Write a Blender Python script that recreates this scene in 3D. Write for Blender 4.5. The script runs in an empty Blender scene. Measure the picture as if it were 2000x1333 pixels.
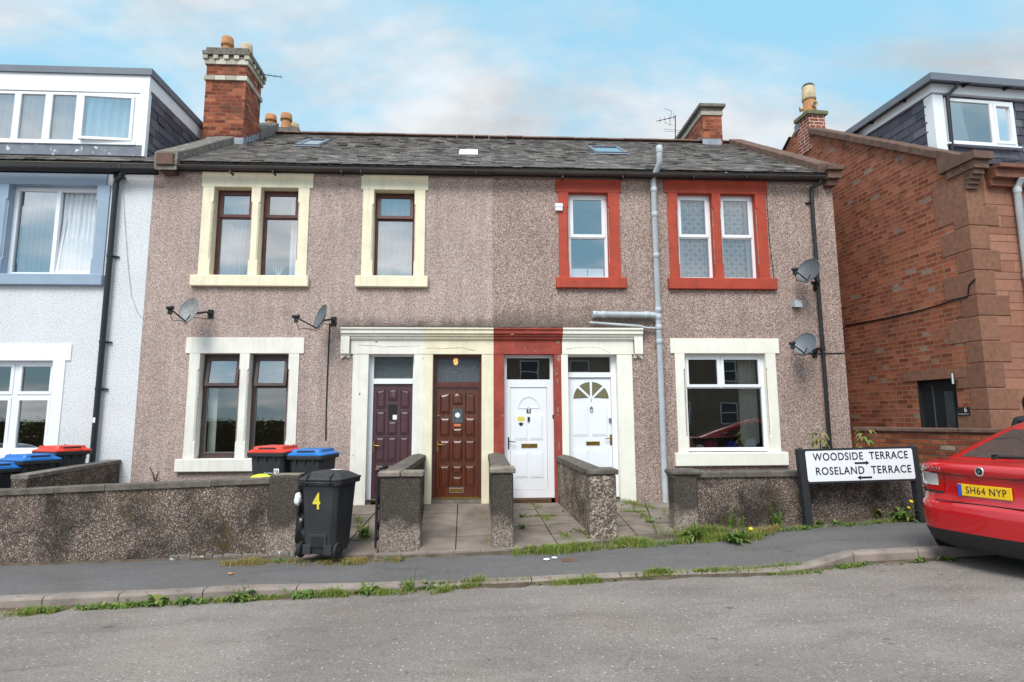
import bpy, bmesh, math, random
from mathutils import Vector as V, Matrix, noise
R = math.radians
SC = bpy.context.scene
COL = SC.collection
random.seed(7)

# ------------------------------------------------------------------ camera
F_PX, PITCH, YAW, ROLL = 1150.1, 0.130286, 0.0545025, -0.0045911
CAM = V((0, -10.84, 1.436))
FW = V((math.sin(YAW)*math.cos(PITCH), math.cos(YAW)*math.cos(PITCH), math.sin(PITCH)))
_r0 = V((math.cos(YAW), -math.sin(YAW), 0)); _u0 = _r0.cross(FW)
RT = math.cos(ROLL)*_r0 + math.sin(ROLL)*_u0
UP = -math.sin(ROLL)*_r0 + math.cos(ROLL)*_u0
cd = bpy.data.cameras.new('camera'); co = bpy.data.objects.new('camera', cd); COL.objects.link(co)
co.matrix_world = Matrix((RT, UP, -FW)).transposed().to_4x4() @ Matrix.Identity(4)
co.location = CAM
cd.sensor_width = 36; cd.lens = 36*F_PX/2000; cd.clip_end = 2000; cd.clip_start = .05
SC.camera = co

# ------------------------------------------------------------------ light
SUN_EL, SUN_AZ = R(50), R(198)      # azimuth clockwise from +y: sun behind the photographer, a little left
sd = V((math.sin(SUN_AZ)*math.cos(SUN_EL), math.cos(SUN_AZ)*math.cos(SUN_EL), math.sin(SUN_EL)))
sl = bpy.data.lights.new('sun', 'SUN'); sl.energy = 2.3; sl.angle = R(28); sl.color = (1, .97, .92)
so = bpy.data.objects.new('sun', sl); COL.objects.link(so); so.rotation_euler = sd.to_track_quat('Z', 'Y').to_euler()
W = bpy.data.worlds.new('World'); SC.world = W; W.use_nodes = True
CLX, CLY = 2.1237, 3.398
def build_world():
    nt = W.node_tree; nt.nodes.clear(); N = nt.nodes.new; L = nt.links.new
    out = N('ShaderNodeOutputWorld'); bg = N('ShaderNodeBackground'); bg.inputs[1].default_value = .1
    sky = N('ShaderNodeTexSky'); sky.sky_type = 'NISHITA'; sky.sun_disc = False
    sky.sun_elevation = SUN_EL; sky.sun_rotation = SUN_AZ; sky.air_density = 1.0; sky.dust_density = .6; sky.ozone_density = 1.5
    tc = N('ShaderNodeTexCoord'); sep = N('ShaderNodeSeparateXYZ'); L(tc.outputs['Generated'], sep.inputs[0])
    zc = N('ShaderNodeMath'); zc.operation = 'MAXIMUM'; zc.inputs[1].default_value = .0; L(sep.outputs[2], zc.inputs[0])
    za = N('ShaderNodeMath'); za.operation = 'ADD'; za.inputs[1].default_value = .22; L(zc.outputs[0], za.inputs[0])
    cmb = N('ShaderNodeCombineXYZ')
    for i in (0, 1):
        dv = N('ShaderNodeMath'); dv.operation = 'DIVIDE'; L(sep.outputs[i], dv.inputs[0]); L(za.outputs[0], dv.inputs[1]); L(dv.outputs[0], cmb.inputs[i])
    mp = N('ShaderNodeMapping'); mp.inputs['Location'].default_value = (CLX, CLY, 0); mp.inputs['Scale'].default_value = (.8, 1.15, 1); L(cmb.outputs[0], mp.inputs[0])
    no = N('ShaderNodeTexNoise'); no.inputs['Scale'].default_value = 1.25; no.inputs['Detail'].default_value = 5; no.inputs['Roughness'].default_value = .58; no.inputs['Distortion'].default_value = .3; L(mp.outputs[0], no.inputs[0])
    rp = N('ShaderNodeValToRGB'); rp.color_ramp.interpolation = 'EASE'; rp.color_ramp.elements[0].position = .40; rp.color_ramp.elements[1].position = .62; L(no.outputs[0], rp.inputs[0])
    # sky tint: mix thin haze over the blue
    hz = N('ShaderNodeMix'); hz.data_type = 'RGBA'; hz.inputs[0].default_value = .75; L(sky.outputs[0], hz.inputs[6]); hz.inputs[7].default_value = (3.0, 6.0, 7.7, 1)
    # cloud brightness: brighter high up and towards the hidden sun
    dt = N('ShaderNodeVectorMath'); dt.operation = 'DOT_PRODUCT'; dt.inputs[1].default_value = sd; L(tc.outputs['Generated'], dt.inputs[0])
    mr = N('ShaderNodeMapRange'); mr.inputs[1].default_value = -.2; mr.inputs[2].default_value = 1.0; mr.inputs[3].default_value = 5.6; mr.inputs[4].default_value = 12.5; L(dt.outputs['Value'], mr.inputs[0])
    cl = N('ShaderNodeMix'); cl.data_type = 'RGBA'; cl.blend_type = 'MULTIPLY'; cl.inputs[0].default_value = 1; cl.inputs[6].default_value = (.945, .985, 1.02, 1); 
    n2 = N('ShaderNodeTexNoise'); n2.inputs['Scale'].default_value = 2.6; n2.inputs['Detail'].default_value = 6; n2.inputs['Roughness'].default_value = .6; L(mp.outputs[0], n2.inputs[0])
    r2 = N('ShaderNodeMapRange'); r2.inputs[1].default_value = .35; r2.inputs[2].default_value = .65; r2.inputs[3].default_value = .74; r2.inputs[4].default_value = 1.1; L(n2.outputs[0], r2.inputs[0])
    m2 = N('ShaderNodeMath'); m2.operation = 'MULTIPLY'; L(mr.outputs[0], m2.inputs[0]); L(r2.outputs[0], m2.inputs[1]); L(m2.outputs[0], cl.inputs[7])
    mx = N('ShaderNodeMix'); mx.data_type = 'RGBA'; L(rp.outputs[0], mx.inputs[0]); L(hz.outputs[2], mx.inputs[6]); L(cl.outputs[2], mx.inputs[7])
    L(mx.outputs[2], bg.inputs[0]); L(bg.outputs[0], out.inputs[0])
build_world()
SC.view_settings.view_transform = 'Standard'; SC.view_settings.look = 'None'; SC.view_settings.exposure = 0.52; SC.view_settings.gamma = 1

# ------------------------------------------------------------------ pixel -> place helpers (photo is 2000 x 1333)
def ray(px, py): return FW*F_PX + RT*(px-1000) - UP*(py-666.5)
def aY(px, py, Y):
    d = ray(px, py); return CAM + d*((Y-CAM.y)/d.y)
def aX(px, py, X):
    d = ray(px, py); return CAM + d*((X-CAM.x)/d.x)
def aD(px, py, dep): return CAM + ray(px, py)*(dep/F_PX)
def aP(px, py, p0, n):
    d = ray(px, py); return CAM + d*((p0-CAM).dot(n)/d.dot(n))
def X(px, py, Y=0.): return aY(px, py, Y).x
def Z(py, px=1000, Y=0.): return aY(px, py, Y).z

# ------------------------------------------------------------------ mesh builder
class G:
    def __init__(s): s.v = []; s.f = []; s.m = []; s.sm = []
    def add(s, vs, fs, mi=0, smooth=False):
        b = len(s.v); s.v += [V(p) for p in vs]
        for f in fs: s.f.append([b+i for i in f]); s.m.append(mi); s.sm.append(smooth)
        return s
    def quad(s, *p, mi=0): return s.add(p, [list(range(len(p)))], mi)
    def box(s, x0, x1, y0, y1, z0, z1, mi=0, M=None, skip=()):
        vs = [V((x, y, z)) for z in (z0, z1) for y in (y0, y1) for x in (x0, x1)]
        if M: vs = [M @ p for p in vs]
        fs = {'b': (0, 2, 3, 1), 't': (4, 5, 7, 6), 'f': (0, 1, 5, 4), 'k': (2, 6, 7, 3), 'l': (0, 4, 6, 2), 'r': (1, 3, 7, 5)}
        return s.add(vs, [f for k, f in fs.items() if k not in skip], mi)
    def cbox(s, x0, x1, y0, y1, z0, z1, c=.01, mi=0, M=None):   # box with chamfered edges
        vs = []; idx = {}
        for ix, x in enumerate((x0, x1)):
            for iy, y in enumerate((y0, y1)):
                for iz, z in enumerate((z0, z1)):
                    sx, sy, sz = (c if ix == 0 else -c), (c if iy == 0 else -c), (c if iz == 0 else -c)
                    for a, p in enumerate(((x, y+sy, z+sz), (x+sx, y, z+sz), (x+sx, y+sy, z))):
                        idx[ix, iy, iz, a] = len(vs); vs.append(V(p))
        I = idx; fs = []
        for i in (0, 1):
            fs.append([I[i, 0, 0, 0], I[i, 1, 0, 0], I[i, 1, 1, 0], I[i, 0, 1, 0]])
            fs.append([I[0, i, 0, 1], I[1, i, 0, 1], I[1, i, 1, 1], I[0, i, 1, 1]])
            fs.append([I[0, 0, i, 2], I[1, 0, i, 2], I[1, 1, i, 2], I[0, 1, i, 2]])
        for i in (0, 1):
            for j in (0, 1):
                fs.append([I[i, j, 0, 0], I[i, j, 1, 0], I[i, j, 1, 1], I[i, j, 0, 1]])
                fs.append([I[i, 0, j, 0], I[i, 1, j, 0], I[i, 1, j, 2], I[i, 0, j, 2]])
                fs.append([I[0, i, j, 1], I[1, i, j, 1], I[1, i, j, 2], I[0, i, j, 2]])
                for k in (0, 1): fs.append([I[i, j, k, 0], I[i, j, k, 1], I[i, j, k, 2]])
        if M: vs = [M @ p for p in vs]
        return s.add(vs, fs, mi)
    def prism(s, pts, vec, mi=0, smooth=False):                  # closed outline pts (3-D), pushed along vec
        n = len(pts); vec = V(vec); a = [V(p) for p in pts]; b = [p+vec for p in a]
        s.add(a+b, [list(range(n))[::-1], list(range(n, 2*n))], mi)
        return s.add(a+b, [(i, (i+1) % n, n+(i+1) % n, n+i) for i in range(n)], mi, smooth)
    def tube(s, pts, r, n=10, mi=0, caps=True, smooth=True):
        pts = [V(p) for p in pts]; rs = r if isinstance(r, (list, tuple)) else [r]*len(pts); vs = []; fs = []
        prev = None
        for i, p in enumerate(pts):
            t = (pts[min(i+1, len(pts)-1)] - pts[max(i-1, 0)]).normalized()
            u = prev - t*prev.dot(t) if prev else t.orthogonal()
            if u.length < 1e-5: u = t.orthogonal()
            u.normalize(); prev = u; w = t.cross(u)
            vs += [p + (u*math.cos(2*math.pi*k/n) + w*math.sin(2*math.pi*k/n))*rs[i] for k in range(n)]
        for i in range(len(pts)-1):
            fs += [(i*n+k, i*n+(k+1) % n, (i+1)*n+(k+1) % n, (i+1)*n+k) for k in range(n)]
        s.add(vs, fs, mi, smooth)
        if caps: s.add(vs[:n], [list(range(n))[::-1]], mi); s.add(vs[-n:], [list(range(n))], mi)
        return s
    def lathe(s, prof, o, ax=(0, 0, 1), n=20, mi=0, smooth=True):
        ax = V(ax).normalized(); u = ax.orthogonal().normalized(); w = ax.cross(u); o = V(o); vs = []
        for r, z in prof: vs += [o + ax*z + (u*math.cos(2*math.pi*k/n)+w*math.sin(2*math.pi*k/n))*r for k in range(n)]
        return s.add(vs, [(i*n+k, i*n+(k+1) % n, (i+1)*n+(k+1) % n, (i+1)*n+k) for i in range(len(prof)-1) for k in range(n)], mi, smooth)
    def grid(s, fn, nu, nv, mi=0, smooth=True):
        vs = [fn(i/nu, j/nv) for j in range(nv+1) for i in range(nu+1)]
        return s.add(vs, [(j*(nu+1)+i, j*(nu+1)+i+1, (j+1)*(nu+1)+i+1, (j+1)*(nu+1)+i) for j in range(nv) for i in range(nu)], mi, smooth)
    def ring(s, x0, x1, z0, z1, w, y0, y1, mi=0, wb=None):       # rectangular frame facing -y
        wb = w if wb is None else wb
        s.box(x0, x0+w, y0, y1, z0, z1, mi); s.box(x1-w, x1, y0, y1, z0, z1, mi)
        s.box(x0+w, x1-w, y0+.001, y1-.001, z0, z0+wb, mi); s.box(x0+w, x1-w, y0+.001, y1-.001, z1-w, z1, mi); return s
    def build(s, name, mats, parent=None, local=False, fix=True, bevel=0):
        me = bpy.data.meshes.new(name)
        off = V((0, 0, 0))
        if parent is not None and not local: off = WL[parent.name]
        me.from_pydata([p-off for p in s.v], [], s.f)
        for m in (mats if isinstance(mats, (list, tuple)) else [mats]): me.materials.append(m)
        uv = me.uv_layers.new(name='UVMap')
        for p in me.polygons:
            p.material_index = s.m[p.index]; p.use_smooth = s.sm[p.index]
        if fix:
            bm = bmesh.new(); bm.from_mesh(me); bmesh.ops.recalc_face_normals(bm, faces=bm.faces); bm.to_mesh(me); bm.free()
        uv = me.uv_layers[0]
        for p in me.polygons:
            n = p.normal; t = V((-n.y, n.x, 0))
            t = V((1, 0, 0)) if t.length < 1e-3 else t.normalized()
            b = n.cross(t)
            for li in p.loop_indices:
                q = me.vertices[me.loops[li].vertex_index].co + off; uv.data[li].uv = (q.dot(t), q.dot(b))
        o = bpy.data.objects.new(name, me); COL.objects.link(o)
        if parent is not None: o.parent = parent; WL[o.name] = WL[parent.name]
        else: WL[o.name] = V((0, 0, 0))
        if bevel:
            bv = o.modifiers.new('bevel', 'BEVEL'); bv.width = bevel; bv.segments = 2; bv.limit_method = 'ANGLE'; bv.angle_limit = R(40)
        return o
WL = {}      # world offset of every thing's Empty
def tag(o, label=None, cat=None, group=None, kind=None):
    if label: o['label'] = label
    if cat: o['category'] = cat
    if group: o['group'] = group
    if kind: o['kind'] = kind
    return o
def thing(name, label, cat, loc=(0, 0, 0), rotz=0, group=None):
    o = bpy.data.objects.new(name, None); COL.objects.link(o); o.location = loc; o.rotation_euler = (0, 0, rotz); o.empty_display_size = .1
    WL[o.name] = V(loc); return tag(o, label, cat, group)
def struct(g, name, mats, kind='structure'):
    o = g.build(name, mats); o['kind'] = kind; return o
def text(s, size, parent, M, m, name='lettering', ext=.0012, sx=1., space=1., align='CENTER', bold=0):
    cu = bpy.data.curves.new(name, 'FONT'); cu.body = s; cu.size = size; cu.extrude = ext; cu.align_x = align; cu.align_y = 'CENTER'; cu.space_character = space; cu.offset = bold
    tmp = bpy.data.objects.new('tmp', cu); COL.objects.link(tmp); bpy.context.view_layer.update()
    me = bpy.data.meshes.new_from_object(tmp.evaluated_get(bpy.context.evaluated_depsgraph_get()))
    bpy.data.objects.remove(tmp); bpy.data.curves.remove(cu)
    me.transform(Matrix.Diagonal((sx, 1, 1, 1))); me.transform(M); me.materials.clear(); me.materials.append(m)
    o = bpy.data.objects.new(name, me); COL.objects.link(o); o.parent = parent; return o
FACE = Matrix.Rotation(R(90), 4, 'X')      # text lying in xy -> standing, facing -y

# ------------------------------------------------------------------ materials
MATS = {}
def nodes(name):
    m = bpy.data.materials.new(name); m.use_nodes = True; nt = m.node_tree; nt.nodes.clear()
    out = nt.nodes.new('ShaderNodeOutputMaterial'); b = nt.nodes.new('ShaderNodeBsdfPrincipled'); nt.links.new(b.outputs[0], out.inputs[0])
    return m, nt, b, nt.nodes.new, nt.links.new
def coord(N, L, sc=1., kind='Object'):
    tc = N('ShaderNodeTexCoord'); mp = N('ShaderNodeMapping'); mp.inputs['Scale'].default_value = (sc, sc, sc) if not isinstance(sc, tuple) else sc
    L(tc.outputs[kind], mp.inputs[0]); return mp.outputs[0]
def ramp(N, L, fac, stops, interp='LINEAR'):
    r = N('ShaderNodeValToRGB'); r.color_ramp.interpolation = interp; e = r.color_ramp.elements
    while len(e) < len(stops): e.new(.5)
    for i, (p, c) in enumerate(stops):
        e[i].position = p; e[i].color = (c, c, c, 1) if not isinstance(c, tuple) else (*c, 1)
    L(fac, r.inputs[0]); return r.outputs[0]
def nz(N, L, co, scale, detail=4, rough=.55, dist=0):
    n = N('ShaderNodeTexNoise'); n.inputs['Scale'].default_value = scale; n.inputs['Detail'].default_value = detail; n.inputs['Roughness'].default_value = rough; n.inputs['Distortion'].default_value = dist
    L(co, n.inputs[0]); return n.outputs[0]
def mix(N, L, fac, a, b, mode='MIX'):
    m = N('ShaderNodeMix'); m.data_type = 'RGBA'; m.blend_type = mode
    for i, v in ((0, fac), (6, a), (7, b)):
        if isinstance(v, (int, float)): m.inputs[i].default_value = v if i == 0 else (v, v, v, 1)
        elif isinstance(v, tuple): m.inputs[i].default_value = (*v, 1)
        else: L(v, m.inputs[i])
    return m.outputs[2]
def bump(N, L, b, h, st=.3, d=.01, chain=None):
    bp = N('ShaderNodeBump'); bp.inputs['Strength'].default_value = st; bp.inputs['Distance'].default_value = d; L(h, bp.inputs['Height'])
    if chain is not None: L(chain, bp.inputs['Normal'])
    L(bp.outputs[0], b.inputs['Normal']); return bp.outputs[0]
def S(c): # sRGB 0-255 -> linear
    return tuple((v/255/12.92 if v/255 <= .04045 else ((v/255+.055)/1.055)**2.4) for v in c)
def plain(name, col, rough=.5, var=.12, vs=5., bs=0, bscale=80, bd=.004, metal=0, coat=0, spec=.5, chips=None, streak=0, ct=.63):
    m, nt, b, N, L = nodes(name); c = coord(N, L)
    n = nz(N, L, c, vs, 6)
    v = ramp(N, L, n, [(.3, 1-var), (.7, 1+var*.4)])
    cc = mix(N, L, 1., col, v, 'MULTIPLY')
    if streak:
        st = nz(N, L, coord(N, L, (14, 14, .9)), 1.3, 5)
        cc = mix(N, L, ramp(N, L, st, [(.5, 0.), (.78, streak)]), cc, tuple(x*.45 for x in col))
    if chips:
        ch = nz(N, L, c, 7, 8, .7, .4); ck = ramp(N, L, ch, [(ct, 0.), (ct+.02, 1.)]); cc = mix(N, L, ck, cc, chips)
    L(cc, b.inputs['Base Color']); b.inputs['Roughness'].default_value = rough; b.inputs['Metallic'].default_value = metal
    b.inputs['Coat Weight'].default_value = coat; b.inputs['Coat Roughness'].default_value = .04; b.inputs['Specular IOR Level'].default_value = spec
    if bs: bump(N, L, b, nz(N, L, c, bscale, 5), bs, bd)
    return m
def pebble(name, cols, scale=62., stain=(.05, .045, .04), st=.0, moss=0., top=None, patch=.25, bst=.6, ctr=1., band=None):
    """wet-dash / pebble-dash: every stone its own colour"""
    m, nt, b, N, L = nodes(name); c = coord(N, L)
    vo = N('ShaderNodeTexVoronoi'); vo.inputs['Scale'].default_value = scale; vo.inputs['Randomness'].default_value = 1; L(c, vo.inputs['Vector'])
    sp = N('ShaderNodeSeparateColor'); L(vo.outputs['Color'], sp.inputs[0])
    av = [sum(c[i] for c in cols)/len(cols) for i in range(3)]; cols = [tuple(av[i]+(c[i]-av[i])*ctr for i in range(3)) for c in cols]
    k = len(cols); col = ramp(N, L, sp.outputs[0], [(i/k, cols[i]) for i in range(k)], 'CONSTANT')
    gap = ramp(N, L, vo.outputs['Distance'], [(.4, 1.), (.9, .62)]); col = mix(N, L, 1., col, gap, 'MULTIPLY')
    big = nz(N, L, c, .9, 6, .6); col = mix(N, L, 1., col, ramp(N, L, big, [(.3, 1-patch), (.7, 1+patch*.35)]), 'MULTIPLY')
    col = mix(N, L, 1., col, ramp(N, L, nz(N, L, coord(N, L, (5, 5, .5)), 1.2, 5), [(.32, .86), (.6, 1.03)]), 'MULTIPLY')
    if band:       # algae strip where rain splashes off the cornice
        bx0, bx1, bz0, bz1, bst_ = band; sp3 = N('ShaderNodeSeparateXYZ'); L(c, sp3.inputs[0]); nb = nz(N, L, c, 3.5, 7, .7)
        zn = N('ShaderNodeMath'); zn.operation = 'MULTIPLY_ADD'; L(nb, zn.inputs[0]); zn.inputs[1].default_value = -.5; L(sp3.outputs[2], zn.inputs[2])
        fz_ = N('ShaderNodeMapRange'); fz_.inputs[1].default_value = bz1-.25; fz_.inputs[2].default_value = bz0-.25; L(zn.outputs[0], fz_.inputs[0])
        fa = N('ShaderNodeMapRange'); fa.inputs[1].default_value = bx0-.15; fa.inputs[2].default_value = bx0+.15; L(sp3.outputs[0], fa.inputs[0]); fb = N('ShaderNodeMapRange'); fb.inputs[1].default_value = bx1+.15; fb.inputs[2].default_value = bx1-.15; L(sp3.outputs[0], fb.inputs[0])
        low = N('ShaderNodeMapRange'); low.inputs[1].default_value = bz0-.3; low.inputs[2].default_value = bz0-.2; L(sp3.outputs[2], low.inputs[0])
        mm = fz_.outputs[0]
        for o_ in (fa, fb, low): q_ = N('ShaderNodeMath'); q_.operation = 'MULTIPLY'; L(mm, q_.inputs[0]); L(o_.outputs[0], q_.inputs[1]); mm = q_.outputs[0]
        q_ = N('ShaderNodeMath'); q_.operation = 'MULTIPLY'; L(mm, q_.inputs[0]); q_.inputs[1].default_value = bst_; col = mix(N, L, q_.outputs[0], col, (.06, .048, .04))
    if st:
        s2 = nz(N, L, c, 1.6, 8, .68, .2); f = ramp(N, L, s2, [(.42, 0.), (.62, st)])
        if top:        # black algae creeping down from the coping
            sx = N('ShaderNodeSeparateXYZ'); L(c, sx.inputs[0]); ad = N('ShaderNodeMath'); ad.operation = 'MULTIPLY_ADD'; L(s2, ad.inputs[0]); ad.inputs[1].default_value = 1.1; L(sx.outputs[2], ad.inputs[2])
            f = ramp(N, L, ad.outputs[0], [(top, 0.08), (top+.25, st)])
        col = mix(N, L, f, col, mix(N, L, .55, stain, col, 'MULTIPLY'))
    if moss:
        s3 = nz(N, L, c, 2.3, 8, .7, .5); col = mix(N, L, ramp(N, L, s3, [(.56, 0.), (.7, moss)]), col, (.085, .058, .014))
    L(col, b.inputs['Base Color']); b.inputs['Roughness'].default_value = .9; b.inputs['Specular IOR Level'].default_value = .25
    iv = N('ShaderNodeMath'); iv.operation = 'SUBTRACT'; iv.inputs[0].default_value = 1; L(vo.outputs['Distance'], iv.inputs[1])
    bump(N, L, b, iv.outputs[0], bst, .012); return m
def harl(name, col):
    m, nt, b, N, L = nodes(name); c = coord(N, L)
    n1 = nz(N, L, c, 45, 6, .7); n2 = nz(N, L, c, 1.1, 5)
    v = mix(N, L, 1., ramp(N, L, n1, [(.34, .4), (.48, 1.)]), ramp(N, L, n2, [(.3, .9), (.7, 1.)]), 'MULTIPLY')
    L(mix(N, L, 1., col, v, 'MULTIPLY'), b.inputs['Base Color']); b.inputs['Roughness'].default_value = .85
    bump(N, L, b, n1, .9, .02); return m
def brick(name, c1, c2, mortar, pale=.04, rowh=.088, bw=.24, dark=.2, soot=0., ms=.009):
    m, nt, b, N, L = nodes(name)
    uv = coord(N, L, 1., 'UV'); wob = N('ShaderNodeMix'); wob.data_type = 'RGBA'; wob.blend_type = 'ADD'; wob.inputs[0].default_value = .012
    nn = N('ShaderNodeTexNoise'); nn.inputs['Scale'].default_value = 5; nn.inputs['Detail'].default_value = 3; L(uv, nn.inputs[0]); L(uv, wob.inputs[6]); L(nn.outputs['Color'], wob.inputs[7])
    br = N('ShaderNodeTexBrick'); br.inputs['Scale'].default_value = 1; br.inputs['Row Height'].default_value = rowh; br.inputs['Brick Width'].default_value = bw; br.inputs['Mortar Size'].default_value = ms; br.inputs['Mortar Smooth'].default_value = .3
    br.offset_frequency = 2; br.squash = .62; br.squash_frequency = 3
    br.inputs['Color1'].default_value = (0, 0, 0, 1); br.inputs['Color2'].default_value = (1, 1, 1, 1); br.inputs['Mortar'].default_value = (.5, .5, .5, 1); br.inputs['Bias'].default_value = 0
    L(wob.outputs[2], br.inputs['Vector'])
    k = ramp(N, L, br.outputs['Color'], [(0, tuple(x*(1-dark) for x in c1)), (.3, c1), (.6, c2), (.86, tuple(x*.8 for x in c1)), (.97, c2), (1-pale*.3, (.33, .24, .19))])
    fine = nz(N, L, coord(N, L), 26, 6, .7); big = nz(N, L, coord(N, L), .8, 6, .65)
    k = mix(N, L, 1., k, ramp(N, L, fine, [(.3, .72), (.7, 1.12)]), 'MULTIPLY')
    k = mix(N, L, br.outputs['Fac'], k, mortar)
    k = mix(N, L, 1., k, ramp(N, L, big, [(.32, .8), (.66, 1.06)]), 'MULTIPLY')
    if pale:
        pw = nz(N, L, coord(N, L, (1, 1, 1.6)), 3.2, 5, .7); k = mix(N, L, ramp(N, L, pw, [(.66, 0.), (.74, .5)]), k, (.42, .33, .28))
    if soot:
        k = mix(N, L, ramp(N, L, nz(N, L, coord(N, L), 1.8, 6, .6), [(.5, 0.), (.7, soot)]), k, (.05, .035, .03))
    L(k, b.inputs['Base Color']); b.inputs['Roughness'].default_value = .88; b.inputs['Specular IOR Level'].default_value = .25
    iv = N('ShaderNodeMath'); iv.operation = 'MULTIPLY_ADD'; iv.inputs[1].default_value = -1; L(br.outputs['Fac'], iv.inputs[0]); L(fine, iv.inputs[2])
    bump(N, L, b, iv.outputs[0], .6, .012); return m
def island(name, stops, rough=.7, fine=(.75, 1.15), fs=30, lichen=0., spec=.4, bs=.25, extra=None):
    """every separate piece of the mesh gets its own shade"""
    m, nt, b, N, L = nodes(name); g = N('ShaderNodeNewGeometry'); c = coord(N, L)
    k = ramp(N, L, g.outputs['Random Per Island'], stops)
    f = nz(N, L, c, fs, 6, .65); k = mix(N, L, 1., k, ramp(N, L, f, [(.3, fine[0]), (.7, fine[1])]), 'MULTIPLY')
    if lichen:
        l2 = nz(N, L, coord(N, L, (1, .6, 1)), 2.4, 8, .72, .3); k = mix(N, L, ramp(N, L, l2, [(.6, 0.), (.75, lichen)]), k, (.36, .35, .33))
    L(k, b.inputs['Base Color']); b.inputs['Roughness'].default_value = rough; b.inputs['Specular IOR Level'].default_value = spec
    if bs: bump(N, L, b, f, bs, .004)
    return m
def glass(name, lo=.16, tint=(1, 1, 1), rough=.0, wav=0.):
    m, nt, b, N, L = nodes(name); nt.nodes.remove(b); out = [n for n in nt.nodes if n.type == 'OUTPUT_MATERIAL'][0]
    tr = N('ShaderNodeBsdfTransparent'); tr.inputs[0].default_value = (*tint, 1); gl = N('ShaderNodeBsdfGlossy'); gl.inputs['Roughness'].default_value = rough
    fr = N('ShaderNodeFresnel'); fr.inputs[0].default_value = 1.5; ad = N('ShaderNodeMath'); ad.operation = 'MULTIPLY_ADD'; ad.inputs[1].default_value = 1.6; ad.inputs[2].default_value = lo-.064; ad.use_clamp = True; L(fr.outputs[0], ad.inputs[0])
    mx = N('ShaderNodeMixShader'); L(ad.outputs[0], mx.inputs[0]); L(tr.outputs[0], mx.inputs[1]); L(gl.outputs[0], mx.inputs[2]); L(mx.outputs[0], out.inputs[0])
    bp = N('ShaderNodeBump'); bp.inputs['Strength'].default_value = .06 if not wav else wav; bp.inputs['Distance'].default_value = .02
    L(nz(N, L, coord(N, L), 1.1 if not wav else 38, 2), bp.inputs['Height']); L(bp.outputs[0], gl.inputs['Normal'])
    return m
def cloth(name, col, tr=.4):
    m, nt, b, N, L = nodes(name); out = [n for n in nt.nodes if n.type == 'OUTPUT_MATERIAL'][0]
    b.inputs['Base Color'].default_value = (*col, 1); b.inputs['Roughness'].default_value = .9
    t = N('ShaderNodeBsdfTranslucent'); t.inputs[0].default_value = (*col, 1); mx = N('ShaderNodeMixShader'); mx.inputs[0].default_value = tr; L(b.outputs[0], mx.inputs[1]); L(t.outputs[0], mx.inputs[2]); L(mx.outputs[0], out.inputs[0]); return m
def asphalt(name, base, speck=.5, patch=.2, sc=1.):
    m, nt, b, N, L = nodes(name); c = coord(N, L, sc)
    f = nz(N, L, c, 150, 3, .7); g2 = nz(N, L, c, 45, 5, .75); big = nz(N, L, c, .45, 7, .6, .4)
    k = mix(N, L, 1., base, ramp(N, L, f, [(.3, .45), (.7, 1.5)]), 'MULTIPLY')
    k = mix(N, L, 1., k, ramp(N, L, g2, [(.3, .6), (.72, 1.3)]), 'MULTIPLY')
    k = mix(N, L, 1., k, ramp(N, L, big, [(.3, 1-patch), (.7, 1+patch*.6)]), 'MULTIPLY')
    k = mix(N, L, 1., k, ramp(N, L, nz(N, L, coord(N, L, (.5, 1.6, 1)), 1.9, 6, .65, .6), [(.34, .84), (.5, 1.), (.7, 1.08)]), 'MULTIPLY')
    k = mix(N, L, ramp(N, L, nz(N, L, c, 5.5, 3, .5, .3), [(.7, 0.), (.74, .55)]), k, (.045, .043, .042))
    k = mix(N, L, ramp(N, L, nz(N, L, c, .8, 7, .7, .5), [(.52, 0.), (.7, .4)]), k, mix(N, L, 1., k, (1.0, .86, .74), 'MULTIPLY'))
    ck = N('ShaderNodeTexVoronoi'); ck.feature = 'DISTANCE_TO_EDGE'; ck.inputs['Scale'].default_value = .55; wv = N('ShaderNodeMix'); wv.data_type = 'RGBA'; wv.blend_type = 'ADD'; wv.inputs[0].default_value = .35; nn = N('ShaderNodeTexNoise'); nn.inputs['Scale'].default_value = 3; nn.inputs['Detail'].default_value = 5; L(c, nn.inputs[0]); L(c, wv.inputs[6]); L(nn.outputs['Color'], wv.inputs[7]); L(wv.outputs[2], ck.inputs['Vector'])
    k = mix(N, L, mix(N, L, 1., ramp(N, L, ck.outputs['Distance'], [(.002, .22), (.006, 0.)]), ramp(N, L, nz(N, L, c, .7, 3), [(.5, 0.), (.6, 1.)]), 'MULTIPLY'), k, (.05, .046, .04))
    vo = N('ShaderNodeTexVoronoi'); vo.inputs['Scale'].default_value = 28; L(c, vo.inputs['Vector']); sp = N('ShaderNodeSeparateColor'); L(vo.outputs['Color'], sp.inputs[0])
    pick = ramp(N, L, sp.outputs[0], [(.85, 0.), (.86, 1.)]); near = ramp(N, L, vo.outputs['Distance'], [(.15, 1.), (.27, 0.)])
    k = mix(N, L, mix(N, L, 1., pick, mix(N, L, 1., near, speck, 'MULTIPLY'), 'MULTIPLY'), k, (.55, .53, .5))
    L(k, b.inputs['Base Color']); b.inputs['Roughness'].default_value = .85; b.inputs['Specular IOR Level'].default_value = .3
    bump(N, L, b, f, .5, .008); return m
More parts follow.
